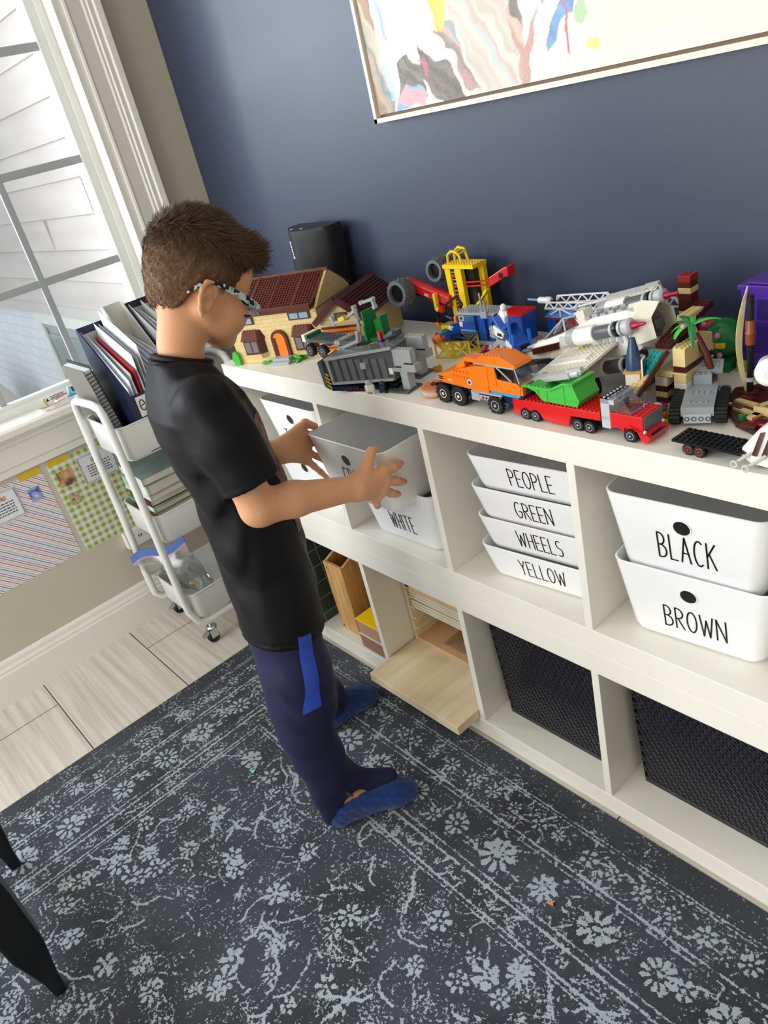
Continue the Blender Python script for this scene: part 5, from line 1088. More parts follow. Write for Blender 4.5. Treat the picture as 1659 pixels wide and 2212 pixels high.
def drum(c, ax, r, w):
    b = MB(); ax = Vector(ax).normalized(); u = ax.orthogonal().normalized(); v = ax.cross(u); c = Vector(c); loops = []
    for rr, h in ((r*.72, -w*.45), (r*.80, -w*.52), (r*.98, -w*.5), (r, -w*.4), (r, w*.4), (r*.96, w*.5), (r*.7, w*.5), (r*.66, w*.3)): loops.append([tuple(c+ax*h+(u*math.cos(2*PI*k/26)+v*math.sin(2*PI*k/26))*rr*(1+.05*((k % 2) if rr > r*.9 and h < 0 else 0))) for k in range(26)])
    b.loft(loops, False, False); b.loft([[tuple(c+ax*h+(u*math.cos(2*PI*k/26)+v*math.sin(2*PI*k/26))*rr) for k in range(26)] for rr, h in ((r*.72, -w*.45), (r*.70, -w*.30))], False, False); b.m(1).loft([[tuple(c+ax*h+(u*math.cos(2*PI*k/26)+v*math.sin(2*PI*k/26))*rr) for k in range(26)] for rr, h in ((r*.70, -w*.30), (r*.68, w*.3))], False, True).m(0)  # inner wall coloured black to darken the hollow
    for j in range(4):
        for k in range(13):
            a = 2*PI*(k+.5*(j % 2))/13; d = u*math.cos(a)+v*math.sin(a); q = c+ax*w*(-.32+.21*j); b.cyl(tuple(q+d*r*.97), tuple(q+d*r*1.12), r*.085, r*.05, n=6)
    o = b.build('cutter_drum', [pl('drum_grey', '#5f6366', rough=.45), c_blk], T, smooth=40)
    MB().cyl(tuple(c-ax*w*.1), tuple(c+ax*w*.2), r*.3, n=20).build('drum_core', c_blk, o)
drum((-.170, -.058, .108), (.10, -.98, .08), .0300, .034); drum((-.106, .018, .140), (.05, -.98, .08), .0250, .050)
MB().bx(-.092, -.084, -.036, -.026, .068, .100).bar((-.082, -.031, .070), (-.090, -.031, .062), .010).build('lift_arm', c_yel, T, bev=.001); MB().bar((-.088, -.031, .064), (-.092, -.031, .030), .006).build('piston', c_blk, T); MB().cyl((-.094, -.036, .029), (-.094, -.026, .029), .006, n=10).build('piston_pin', c_org, T); MB().bx(-.092, -.07, -.034, -.024, .058, .072).build('arm_bracket', c_red, T)
MB().loft([[tuple(Vector(c)+Vector((0, y, z))) for y, z in ((-.012, -.010), (.012, -.010), (.012, .010), (-.012, .010))] for c in ((.054, .01, .118), (.062, .01, .122), (.100, .01, .140), (.110, .01, .142))]).build('red_bucket', c_red, T, bev=.002); MB().bx(.085, .097, -.0025, -.001, .128, .139).build('bucket_hole', c_blk, T)
for z in (.110, .119): MB().bar((-.01, -.006, z), (.058, .002, z+.003), .003).build('red_rod', c_red, T)
MB().bar((.02, -.018, .068), (.058, -.014, .108), .010, .005).build('yellow_strut', c_yel, T); MB().bar((.033, -.0212, .084), (.047, -.0195, .098), .004, .0008).build('strut_print', c_blk, T)
b = MB(); pts = [(-.058, -.036, .052), (-.052, -.036, .078), (-.014, -.036, .098), (-.002, -.036, .080), (-.008, -.036, .072)]; b.tube(pts, .0032, 8); b.tube([(-.058, -.036, .052), (-.040, -.036, .046)], .0032, 8); b.build('black_cage', c_blk, T)
# ---- blue van with grey and red studded roof
T = toy('toy_van', 'blue toy van with a grey and red studded roof behind the walker', .616, .272, 4); T.scale = (.88, 1, 1)
MB().bx(.0, .192, .0, .046, .016, .072).build('van_body', c_blue, T, bev=.0006); MB().bx(-.002, .130, -.002, .048, .072, .0765).studs(-.002, -.001, 16, 6, .0765).build('grey_roof', c_lg, T); MB().bx(.130, .194, -.002, .048, .072, .0765).studs(.131, -.001, 8, 6, .0765).build('red_roof', c_red, T)
MB().bx(-.010, -.001, -.004, .008, .018, .068).build('orange_corner', c_org, T, bev=.002); MB().bx(.004, .022, -.0015, .001, .058, .070).build('window_block', c_lg, T); MB().box((.013, -.002, .064), (.005, .001, .005), Matrix.Rotation(PI/4, 3, 'Y')).build('window_mark', c_blk, T); MB().bx(.0045, .0145, -.0018, .001, .046, .056).build('number_plate', c_wht, T)
MB().bx(.024, .052, -.0012, .001, .056, .070).build('window_clear', pl('dull_blue', '#3a6a9a', rough=.1), T); MB().bx(.0, .052, -.0012, .001, .036, .039).build('stripe', pl('sky_blue', '#69b7e6'), T); b = MB()
for x in (.054, .058, .084, .088): b.bx(x, x+.002, -.0015, .001, .018, .070)
b.build('door_seams', c_dkb, T); MB().bx(-.006, .20, -.002, .048, .008, .016).build('van_chassis', c_lg, T)
for x in (.03, .16): wheel(T, x, -.001, .010, .0115, .010, c_lg)
MB().cyl((.085, -.004, .070), (.083, -.004, .120), .0022, n=8).cyl((.094, -.004, .070), (.092, -.004, .104), .0022, n=8).bx(.080, .098, -.008, .0, .068, .082).build('exhaust_pipes', c_lg, T)
# ---- red and blue cab with a white ladder
T = toy('toy_ladder_truck', 'red and blue toy ladder truck with a long white lattice ladder', .795, .345, 3); T.scale = (.88, .88, .88)
MB().bx(.0, .026, .0, .046, .012, .052).bx(.026, .082, .002, .046, .012, .024).build('cab_blue', c_blue, T, bev=.0006); MB().bx(.026, .046, .0, .046, .022, .056).bx(.0, .082, -.001, .047, .052, .057).build('cab_red', c_red, T, bev=.0006); MB().bx(.056, .082, -.003, .044, .022, .056).build('hood_red', c_red, T, bev=.001)
MB().bx(.028, .044, -.0012, .001, .030, .050).build('side_window', c_blk, T); MB().loft([[(-.004, -.003, .057), (.085, -.003, .057), (.085, .049, .057), (-.004, .049, .057)], [(.008, .004, .070), (.074, .004, .070), (.074, .042, .070), (.008, .042, .070)], [(.02, .01, .074), (.06, .01, .074), (.06, .036, .074), (.02, .036, .074)]]).build('roof_dome', pl('trans_blue', '#3a7fd0', rough=.08), T, smooth=30)
b = MB(); b.tube([(.008, .002, .060), (.04, .0, .078), (.078, .002, .060)], .002, 6).tube([(.04, .0, .058), (.04, .0, .078)], .002, 6); b.build('dome_ribs', c_wht, T)
for x in (.014, .070): wheel(T, x, .0, .010, .011, .010, c_lg)
def ladder(p0, p1, h, n, y): 
    b = MB(); p0, p1 = Vector(p0), Vector(p1); up = Vector((0, 0, h)); b.bar(p0, p1, .004, .003).bar(p0+up+(p1-p0)*.05, p1+up-(p1-p0)*.05, .004, .003); b.bar(p0, p0+up+(p1-p0)*.05, .003).bar(p1, p1+up-(p1-p0)*.05, .003)
    for k in range(n):
        a, c = p0+(p1-p0)*(k/n), p0+(p1-p0)*((k+1)/n); m_ = (a+c)/2+up; b.bar(a, m_, .0026).bar(m_, c, .0026)
    return b
ladder((-.008, .010, .074), (.172, .010, .078), .014, 7, 0).build('ladder_rail', c_wht, T); ladder((.006, .034, .080), (.152, .034, .090), .016, 5, 0).build('ladder_rail', c_wht, T); MB().bx(-.01, .17, .010, .034, .070, .0735).build('ladder_bed', c_lg, T); ladder((.13, .012, .080), (.32, .014, .086), .018, 7, 0).build('ladder_rail', c_wht, T)
MB().cyl((-.062, .022, .090), (-.030, .022, .089), .003, n=8).build('nozzle_tip', pl('azure_tip', '#4fa3c4'), T); MB().lathe([(.006, -.032), (.0075, -.030), (.0075, -.012), (.0085, -.010), (.0085, .0), (.006, .004), (.0005, .004)], (0, .022, .089), 16, 'x').build('nozzle', c_wht, T, smooth=40); MB().bx(.004, .012, .016, .028, .073, .089).build('nozzle_mount', c_blk, T)
MB().bx(.08, .125, .02, .05, .0, .07).build('ladder_turret', c_blk, T)
# ---- blue white walker with pilot
T = toy('toy_walker', 'blue and white two legged toy walker carrying a white armoured pilot', .772, .208, -18); T.scale = (1.12, 1.12, 1.12)
for s in (0, 1):
    x = .0+.034*s; y = .0+.018*s
    MB().bx(x-.006, x+.020, y-.010, y+.010, 0, .006).bx(x-.002, x+.012, y-.007, y+.007, .006, .012).build('foot', c_blue, T, bev=.001); MB().bar((x+.004, y, .010), (x-.004, y, .030), .012, .009).build('shin', c_blue, T, bev=.001)
    MB().cyl((x+.016, y-.008, .020), (x+.016, y+.008, .020), .013, n=18).build('ankle_disc', c_wht, T, smooth=40); MB().bar((x-.003, y, .030), (x+.018, y+.008, .050), .009, .008).cyl((x-.003, y-.006, .031), (x-.003, y+.006, .031), .007, n=12).build('thigh', c_lg, T, bev=.001)
MB().bx(.012, .048, .0, .026, .040, .050).bar((.03, .008, .030), (.06, .004, .040), .014, .010).build('hip_block', c_lg, T, bev=.001)
MB().prism([(.0, .075), (.012, .082), (.030, .060), (.070, .046), (.086, .040), (.084, .052), (.060, .066), (.050, .072), (.064, .084), (.060, .088), (.036, .070), (.014, .090), (-.002, .086)], 'y', -.002, .024).build('cockpit', c_blue, T, bev=.001)
MB().prism([(.012, .060), (.042, .056), (.050, .066), (.018, .076)], 'y', -.0055, -.0015).prism([(.050, .046), (.070, .042), (.070, .050), (.052, .056)], 'y', -.0045, -.0015).build('white_panel', c_wht, T, bev=.0006); MB().bx(.084, .0862, .004, .020, .042, .050).bx(.030, .044, -.0062, -.005, .0605, .0655).build('black_visor', c_blk, T)
MB().bx(.074, .080, -.006, -.002, .030, .070).bx(.064, .068, -.004, .0, .050, .090).bx(.080, .086, .022, .026, .030, .072).build('front_frame', pl('bright_blue', '#2a6fd8'), T); MB().bar((.06, -.006, .034), (.094, -.010, .026), .010, .010).bar((.06, .026, .036), (.094, .028, .028), .010, .010).build('gun', c_wht, T, bev=.001)
for y in (-.011, .029): MB().ball((.097, y, .026), .0045, 10).build('gun_tip', c_red, T, smooth=60)
b = MB()
for i in range(3):
    for j in range(3): b.cyl((.006+i*.006, -.006, .056+j*.006), (.006+i*.006, -.003, .056+j*.006), .0026, n=8)
b.bx(.002, .024, -.004, .0, .052, .072).build('vent_block', c_lg, T); MB().prism([(-.006, .070), (.004, .064), (.002, .078), (.006, .090), (-.004, .082)], 'y', .006, .018).build('seat_back', c_blk, T); MB().bx(.046, .060, -.003, .001, .060, .074).build('side_pane', pl('navy_pane', '#24486e', rough=.1), T)
MB().cyl((.010, .012, .03), (.016, .012, .055), .006, n=12).build('neck_joint', c_wht, T)
figure('toy_figure', 'white armoured toy figure seated on top of the blue walker', .799, .214, Z5+.076, -10, c_wht, c_wht, c_wht, None, 1.15, lean=-.15)
# ---- red semi trailer truck
T = toy('toy_truck', 'red toy lorry with a studded flatbed, grey cab pillar and red bonnet', .9996, .024, -2.1)
MB().prism([(-.027, .006), (-.012, .006), (-.008, .016), (.030, .016), (.036, .006), (.060, .003), (.088, .004), (.094, .022), (.150, .024), (.150, .0365), (-.026, .0325)], 'y', .0, .056).build('trailer', c_red, T, bev=.0006)
b = MB(); b.T = Matrix.Rotation(-.0227, 4, 'Y'); b.studs(-.025, .0, 22, 7, .0331, h=.0021); b.build('trailer_studs', c_red, T)
MB().bx(.094, .215, .010, .046, .010, .020).bx(-.02, .034, .012, .044, .006, .016).build('underframe', c_blk, T)
for x in (.0, .0215, .107, .129): wheel(T, x, .003, .0095, .0098, .009, c_sil, hubr=.55, lugs=20); wheel(T, x, .053, .0095, .0098, .009, c_sil, hubr=.55, lugs=20)
for y in (.003, .049): wheel(T, .2015, y, .0095, .0098, .009, c_sil, hubr=.55, lugs=20)
MB().bx(.151, .1665, .002, .050, .013, .026).bx(.151, .1665, .002, .050, .032, .060).bx(.151, .175, .002, .050, .0525, .060).studs(.152, .0025, 2, 6, .060).build('cab_pillar', pl('pale_grey', '#b6bcc2'), T, bev=.0004); MB().bx(.151, .1665, .002, .050, .026, .032).build('pillar_band', c_lg, T)
MB().prism([(.1665, .042), (.204, .042), (.190, .064), (.1665, .064)], 'y', .003, .049).build('windscreen', c_cgr, T)
MB().bx(.1665, .222, .002, .050, .016, .0405).studs(.174, .002, 6, 6, .0405).build('bonnet', c_red, T, bev=.0006); MB().prism([(.190, .013), (.194, .022), (.212, .022), (.217, .012), (.222, .003), (.231, .003), (.234, .012), (.224, .018), (.20, .026), (.186, .018)], 'y', -.001, .049).build('bumper', c_red, T, bev=.0006)
MB().bx(.222, .2235, .004, .048, .019, .0405).build('grille', c_dg, T); MB().bx(.2245, .2335, .008, .040, .011, .0145).build('bumper_gap', c_blk, T)
for y in (.002, .046): MB().cyl((.224, y+.0, .019), (.2262, y+.0, .019), .0024, n=10).build('headlight', c_wht, T)
# ---- green tipper bucket resting on the trailer
T = toy('toy_tipper_bucket', 'bright green toy tipper bucket resting on the red trailer', .9996, .026, -2.1, z=Z5+.0375)
th = .003
prof = [(.006, .020), (.024, .014), (.039, .0), (.107, .0), (.112, .010), (.100, .036), (.086, .034), (.066, .024), (.052, .022)]
b = MB(); b.prism(prof, 'y', .0, th).prism(prof, 'y', .047, .050); b.prism([(.039, 0), (.107, 0), (.107, th), (.039, th)], 'y', th, .047).prism([(.006, .020), (.024, .014), (.039, 0), (.041, th), (.026, .017), (.008, .022)], 'y', th, .047).prism([(.104, 0), (.107, 0), (.112, .010), (.100, .036), (.097, .036), (.1085, .010)], 'y', th, .047)
b.bx(.0, .060, -.003, .004, .0205, .0235).bx(.0, .060, .046, .053, .0205, .0235); b.prism([(.058, .021), (.070, .0265), (.086, .034), (.102, .0355), (.102, .0385), (.084, .037), (.068, .0295), (.058, .0245)], 'y', -.003, .004).prism([(.058, .021), (.070, .0265), (.086, .034), (.102, .0355), (.102, .0385), (.084, .037), (.068, .0295), (.058, .0245)], 'y', .046, .053).bx(.096, .104, -.003, .053, .0355, .0385)
b.studs(.003, -.0035, 7, 1, .0235).studs(.003, .0455, 7, 1, .0235); b.build('bucket_body', c_grn, T, bev=.0005)
b = MB().bx(.030, .032, -.001, .001, .010, .020).bx(.048, .050, -.001, .001, .0, .021).bx(.082, .084, -.001, .001, .0, .031).bx(.038, .107, -.0012, .001, .008, .0095); b.build('ribs', c_grn, T)
MB().bx(.045, .095, .006, .044, th, .010).studs(.046, .007, 6, 4, .010).build('blue_plate', c_blue, T)
# ---- white starfighter
T = toy('toy_spaceship', 'large white toy spaceship pointing nose down with ringed engines and red tips', .832, .205, 0, rot=(0, math.radians(-14.5), math.radians(-3)), z=Z5+.026); T.scale = (1.13, .95, .95)
def sec(x, w, z0, z1, f=.6): return [(x, -w, z0), (x, w, z0), (x, w, (z0+z1)/2), (x, w*f, z1), (x, -w*f, z1), (x, -w, (z0+z1)/2)]
MB().loft([sec(-.012, .008, -.006, .004), sec(.02, .014, -.010, .012), sec(.10, .021, -.013, .024), sec(.16, .026, -.015, .034), sec(.175, .026, -.015, .040)]).build('nose_section', c_stk, T, bev=.0008)
MB().loft([sec(.17, .030, -.018, .038, .8), sec(.20, .036, -.026, .044, .7), sec(.262, .036, -.028, .044, .7), sec(.272, .028, -.022, .036, .7)]).build('hull', c_wht, T, bev=.001)
b = MB()
for k in range(6):
    a, c = PI/3*k+PI/6, PI/3*(k+1)+PI/6; b.add([(.274, .042*math.cos(a), .008+.042*math.sin(a)), (.274, .042*math.cos(c), .008+.042*math.sin(c)), (.300, .034*math.cos(c), .008+.034*math.sin(c)), (.300, .034*math.cos(a), .008+.034*math.sin(a)), (.250, .040*math.cos(a), .008+.040*math.sin(a)), (.250, .040*math.cos(c), .008+.040*math.sin(c))], [(0, 1, 2, 3), (4, 5, 1, 0)])
b.build('tail_cone', c_stk, T); MB().cyl((.262, 0, .008), (.285, 0, .008), .024, n=6).bx(.285, .292, -.012, .012, .0, .016).build('tail_core', c_dg, T)
MB().loft([[(.085, -.012, .022), (.085, .012, .022), (.085, .010, .024), (.085, -.010, .024)], [(.135, -.020, .030), (.135, .020, .030), (.135, .012, .052), (.135, -.012, .052)], [(.160, -.020, .036), (.160, .020, .036), (.160, .012, .052), (.160, -.012, .052)]]).build('canopy', c_cgr, T); b = MB()
for s in (-1, 1): b.bar((.086, s*.012, .024), (.135, s*.013, .053), .003).bar((.135, s*.013, .053), (.160, s*.013, .053), .003).bar((.135, s*.013, .053), (.138, s*.021, .031), .003).bar((.11, s*.017, .030), (.135, s*.013, .053), .002)
b.build('canopy_frame', c_lg, T); b = MB()
for k in range(5): b.bx(.182+k*.015, .192+k*.015, -.022, -.010, .0435, .0475+.002*(k % 2)).bx(.182+k*.015, .192+k*.015, .010, .022, .0435, .0475)
b.studs(.180, -.004, 10, 1, .044); b.build('hull_plates', c_lg, T); b = MB()
for k in range(4): b.bx(.205+k*.012, .213+k*.012, -.0375, -.034, -.012+.006*(k % 2), .020)
b.build('hull_ribs', c_sil, T); MB().bx(.126, .158, -.0285, -.024, .006, .022).studs(.126, -.0305, 4, 1, .022).build('cheek_block', c_wht, T); MB().bx(.06, .10, -.006, .006, .0165, .0205).build('nose_tile', c_wht, T, bev=.0005)
MB().bx(.160, .176, -.012, .012, .036, .058).studs(.160, -.012, 2, 3, .058).build('collar_block', c_stk, T)
def side_panel(x0, x1, z0, z1, m_, nm):
    return MB().prism([(x0, z0), (x1, z0+.002), (x1, z1+.002), (x0, z1)], 'y', -.0262, -.02).build(nm, m_, T)
side_panel(.060, .118, .000, .012, c_dkr, 'red_panel'); side_panel(.0, .036, -.006, .005, c_dkr, 'red_panel'); MB().bx(.03, .145, -.024, .024, -.020, -.012).build('keel', c_blk, T); MB().bx(.018, .05, -.0205, -.012, .008, .013).build('grey_inlay', pl('sand_blue', '#7f93a8'), T)
MB().bx(.10, .158, -.031, -.022, -.012, -.004).studs(.10, -.031, 7, 1, -.004).build('side_ledge', c_stk, T)
for s, zz in ((-1, .022), (-1, -.040), (1, .040), (1, -.020)):
    y = s*.048; MB().lathe([(.010, .17), (.0155, .172), (.0155, .212), (.0145, .216), (.0005, .217)], (0, y, zz), 20, 'x').build('engine_cowl', c_wht, T, smooth=40); MB().lathe([(.0145, .166), (.0162, .168), (.0162, .180), (.0150, .181)], (0, y, zz), 20, 'x').build('cowl_band', c_lg, T, smooth=40)
    MB().lathe([(.0115, .216), (.0115, .246), (.0105, .250), (.0005, .251)], (0, y, zz), 18, 'x').build('engine_core', c_dg, T, smooth=40)
    for k in range(3): MB().lathe([(.0105, .246+k*.007), (.0132, .2465+k*.007), (.0132, .2505+k*.007), (.0105, .251+k*.007)], (0, y, zz), 18, 'x').build('engine_ring', c_sil if k != 1 else c_blk, T, smooth=40)
    MB().lathe([(.0110, .267), (.0132, .2675), (.0136, .278), (.010, .281), (.0005, .281)], (0, y, zz), 18, 'x').build('nozzle', c_sil, T, smooth=40); MB().lathe([(.007, .2805), (.006, .287), (.0034, .290), (.0028, .300), (.0005, .303)], (0, y, zz), 12, 'x').build('red_tip', pl('trans_red', '#a8123c', rough=.08), T, smooth=40)
def wing(s, up, gx):
    y0, y1 = s*.03, s*.125; z0, z1 = .012*up, (.012+.030)*up if s > 0 or up > 0 else -.030
    b = MB(); M = Matrix.Translation((.022 if s < 0 else 0, s*.028, .010 if up > 0 else -.002)) @ Matrix.Rotation(s*up*(.30 if up > 0 else .14), 4, 'X'); b.T = M
    a0, a1 = (0, .115) if s > 0 else (-.115, 0); lo, hi = min(a0, a1), max(a0, a1)
    b.bx(.125, .218, lo, hi, -.002, .002).studs(.126, lo+.003, 11, 13, .002); b.build('wing', c_stk, T); c = MB(); c.T = M
    c.bx(.118, .126, lo, hi, -.003, .004).bx(.130, .20, s*.060-.010, s*.060+.010, .002, .006).build('wing_trim', c_wht, T, bev=.0006)
    yt = s*.112; g = MB(); g.T = M; g.cyl((.10, yt, 0), (.215, yt, 0), .0065, n=12).bx(.12, .20, yt-.008, yt+.008, -.004, .006).cyl((gx, yt, 0), (.10, yt, 0), .0028, n=10).cyl((gx-.006, yt, 0), (gx, yt, 0), .0016, n=8).cyl((gx+.006, yt, 0), (gx+.009, yt, 0), .0048, n=12).bx(.196, .222, yt-.004, yt+.004, .003, .010); g.build('wing_cannon', pl('gun_grey', '#c4c5c4'), T)
wing(-1, -1, .0); wing(1, 1, .045)
MB().bx(.165, .19, -.036, -.028, -.006, .014).build('grey_block', c_lg, T); MB().bx(.168, .176, -.0372, -.035, .0, .010).build('yellow_patch', c_yel, T)
MB().bar((.268, -.046, -.04), (.262, -.044, .02), .004, .003).build('tail_fin', c_lg, T); MB().bar((.285, .046, .0), (.278, .046, .06), .004, .003).build('tail_fin', c_lg, T)
MB().bx(.05, .07, -.012, .012, -.044, -.014).build('support_leg', c_dg, T); MB().bx(.225, .25, -.014, .014, -.095, -.026).build('support_leg', c_dg, T)
# ---- dark spoked bike below the spaceship
T = toy('toy_motorbike', 'black toy motorbike with a spoked front wheel beneath the spaceship', 1.022, .170, -35)
def spoked(T, x, z, r):
    b = MB(); b.tube([(x+r*math.cos(a), 0, z+r*math.sin(a)) for a in np.linspace(0, 2*PI, 29)[:-1]], .0028, 8, closed=True)
    for k in range(6): a = PI*k/3; b.bar((x, 0, z), (x+r*math.cos(a), 0, z+r*math.sin(a)), .0042, .003)
    b.cyl((x, -.003, z), (x, .003, z), .004, n=12); return b.build('spoked_wheel', c_blk, T, smooth=50)
spoked(T, .038, .0145, .0118); spoked(T, -.022, .0145, .0118)
MB().prism([(-.03, .016), (.0, .012), (.03, .020), (.024, .030), (.0, .034), (-.02, .030), (-.034, .034)], 'y', -.007, .007).bar((.026, 0, .028), (.038, 0, .014), .006).build('bike_frame', c_blk, T, bev=.001); MB().box((.030, -.006, .036), (.006, .004, .026), Matrix.Rotation(-.7, 3, 'Y')).box((.030, .006, .036), (.006, .004, .026), Matrix.Rotation(-.7, 3, 'Y')).build('fork', c_stk, T); MB().cyl((.0, -.008, .018), (.012, -.012, .018), .004, n=10).bx(-.02, .0, -.009, -.006, .010, .022).build('engine_block', c_lg, T)
T = toy('toy_glider', 'dark green toy glider with a clear grey wing beside the bike', .962, .135, -20)
MB().prism([(-.03, .004), (.03, .004), (.04, .010), (.0, .018), (-.03, .010)], 'y', -.008, .008).build('fuselage', pl('deep_green', '#24382c'), T, bev=.001); MB().prism([(-.045, -.012), (-.02, -.020), (-.012, .010), (-.03, .012)], 'z', .008, .011).build('clear_wing', pl('milky_clear', '#c9cdd0', rough=.1), T); MB().bx(-.004, .008, -.0085, -.006, .008, .014).build('gold_tile', c_nou, T); MB().prism([(.01, -.012), (.03, -.016), (.036, -.006), (.012, -.004)], 'z', .010, .014).build('white_flap', c_wht, T); MB().bx(-.01, .02, -.004, .004, 0, .005).build('skid', c_blk, T)
MBt = MB().prism([(-.004, 0), (.006, 0), (.010, .010), (.004, .016), (-.004, .012)], 'y', -.004, .004); o = MBt.build('orange_fin_piece', c_org, bev=.001); o.location = (1.030, .088, Z5); tag(o, 'tiny orange fin shaped brick between the green bucket and white pillar', 'toy brick')
T = toy('toy_robot', 'small dark red toy robot in the gap behind the orange truck', .742, .212, 30, cat='toy figure'); MB().bx(-.010, .010, -.006, .006, 0, .010).build('legs', c_dg, T, bev=.0008); MB().bx(-.008, .008, -.006, .006, .0101, .024).bx(-.013, -.008, -.003, .003, .010, .022).bx(.008, .013, -.003, .003, .010, .022).build('torso', c_dkr, T, bev=.001); MB().ball((0, 0, .030), (.006, .006, .006)).build('head', c_red, T, smooth=60)
o = MB().ball((0, 0, .006), (.010, .006, .006), 7).ball((.008, .003, .008), (.005, .005, .008), 6).build('gold_piece', pl('gold', '#c98a2a', rough=.2)); o.location = (.668, .140, Z5); tag(o, 'translucent gold toy piece beside the yellow lattice stand', 'toy brick')
# ---- white pillar with a blue cone roof
T = toy('toy_tower', 'white toy pillar with a magenta band and dark blue cone roof', 1.146, .116, 20)
MB().bx(-.011, .011, -.010, .014, 0, .034).build('pillar', c_stk, T, bev=.0005); MB().bx(-.0115, .0115, -.0105, .0145, .034, .045).build('magenta_band', c_mag, T, bev=.0005); MB().bx(-.011, .011, -.010, .014, .045, .064).build('upper_block', c_stk, T, bev=.0005)
MB().bx(-.0135, .0135, -.0125, .0165, .064, .068).build('gold_ring', pl('flat_gold', '#c69a3f'), T, bev=.0005); MB().lathe([(.0125, .068), (.0118, .080), (.0085, .098), (.0055, .112), (.0045, .1165), (.0005, .117)], (0, .002, 0), 20).build('cone_roof', pl('sand_navy', '#33496b', rough=.2), T, smooth=40)
MB().bx(.014, .0165, -.012, .008, .058, .086).build('panel_back', c_stk, T); MB().bx(.0166, .0185, -.010, .006, .060, .084).build('panel', c_dkb, T); b = MB()
b.lathe([(.0045, .005), (.0045, .028), (.0005, .029)], (.0115, .002, 0), 10).build('arched_recess', pl('darker_cream', '#d8d2c0'), T)  # slightly darker cream than the pillar
# ---- tan and brown arch building
T = toy('toy_arch_building', 'tan and brown toy arch building with a teal ramp and tall brick chimney', 1.158, .150, 0)
def stack(x0, x1, y0, y1, z, layers, nm='column'):
    for m_, h in layers: MB().bx(x0, x1, y0, y1, z, z+h-.0002).build(nm, m_, T, bev=.0004); z += h
    return z
stack(.002, .022, .0, .024, 0, [(c_dkr, .0096), (c_tan, .0096), (c_dkr, .0096), (c_stk, .015)])
stack(.034, .054, .0, .024, 0, [(c_blue, .0096), (pl('medium_nougat', '#b06a34'), .0096), (c_dkr, .0080), (c_stk, .0096), (c_tan, .014)])
stack(.034, .054, .05, .074, 0, [(c_dkr, .0096), (c_tan, .0192), (c_dkr, .02)])
MB().bx(.030, .056, -.002, .078, .0512, .0544).build('ledge_plate', c_tan, T); MB().bx(.034, .054, .0, .076, .0544, .064).build('brown_course', c_dkr, T); MB().bx(.034, .054, -.001, .078, .064, .092).studs(.032, .0, 3, 9, .092).build('tan_beam', c_tan, T, bev=.0005)
MB().bx(.006, .032, .0, .13, .045, .0545).build('cross_plate', c_tan, T)
b = MB(); b.T = Matrix.Translation((.006, .0, .0895)) @ Matrix.Rotation(.20, 4, 'X'); b.bx(0, .024, 0, .13, 0, .009).studs(0, .0, 3, 16, .009); b.build('brown_ramp', c_dkr, T)
MB().bx(.010, .028, .055, .10, .108, .122).studs(.011, .056, 2, 5, .122).build('tan_cap', c_tan, T)
sl_ = math.atan2(.054, .062); L_ = math.hypot(.054, .062)
M = Matrix.Translation((-.004, -.052, .036)) @ Matrix.Rotation(-.30, 4, 'Z') @ Matrix.Rotation(sl_, 4, 'X')
b = MB(); b.T = M; b.bx(-.011, .011, 0, L_*.40, 0, .004).studs(-.0115, .001, 3, 4, .004); b.build('tan_step_plate', c_tan, T); b = MB(); b.T = M; b.bx(-.011, .011, L_*.40, L_*.86, .0015, .0055).studs(-.0115, L_*.41, 3, 5, .0055); b.build('teal_step_plate', c_teal, T); b = MB(); b.T = M; b.bx(.0112, .0145, -.002, L_*.95, -.004, .003).build('ramp_side', c_brown, T)
stack(-.040, -.018, .142, .166, 0, [(c_dkr, .042), (c_dkr, .040)]); 
z = stack(-.038, -.016, .140, .164, .082, [(c_tan, .016), (c_brown, .0096), (c_brown, .0096), (c_brown, .0096), (c_tan, .0096), (c_brown, .0096), (pl('dark_red_brick', '#8e2a2a'), .0096)], 'chimney')
MB().studs(-.039, .1405, 3, 3, z-.0002).build('chimney_studs', pl('dark_red_brick', '#8e2a2a'), T); b = MB()
for k in (0, 1):
    for q in (0, 1): b.cyl((-.032+q*.010, .1402, .1028+.0096*k), (-.032+q*.010, .139, .1028+.0096*k), .0026, n=10)
b.build('chimney_pegs', c_brown, T)
# ---- green and red flower ball
T = toy('toy_flower_ball', 'green and red toy flower ball with pink blossoms and yellow pieces', 1.182, .305, 0)
MB().bx(-.020, .026, -.02, .02, 0, .020).build('base_block', c_dgr, T, bev=.001); MB().ball((-.014, .0, .052), (.022, .024, .032), 16).build('red_side', c_red, T, smooth=60)
MB().lathe([(.001, -.026), (.020, -.024), (.030, -.010), (.032, .004), (.028, .020), (.014, .030), (.001, .032)], (.006, 0, .052), 18).build('green_shell', c_dgr, T, smooth=50); MB().bx(-.020, .016, -.026, -.020, .046, .050).bx(.010, .024, -.034, -.026, .046, .054).build('yellow_piece', c_yel, T, bev=.0008)
for q in ((.012, -.030, .066), (.016, -.031, .034), (-.004, -.030, .018), (-.018, -.016, .078)): MB().ball(q, (.005, .004, .005), 8).build('pink_blossom', c_pink, T, smooth=60)
MB().bx(.034, .048, -.012, .004, 0, .018).build('lime_brick', c_lime, T, bev=.0006)
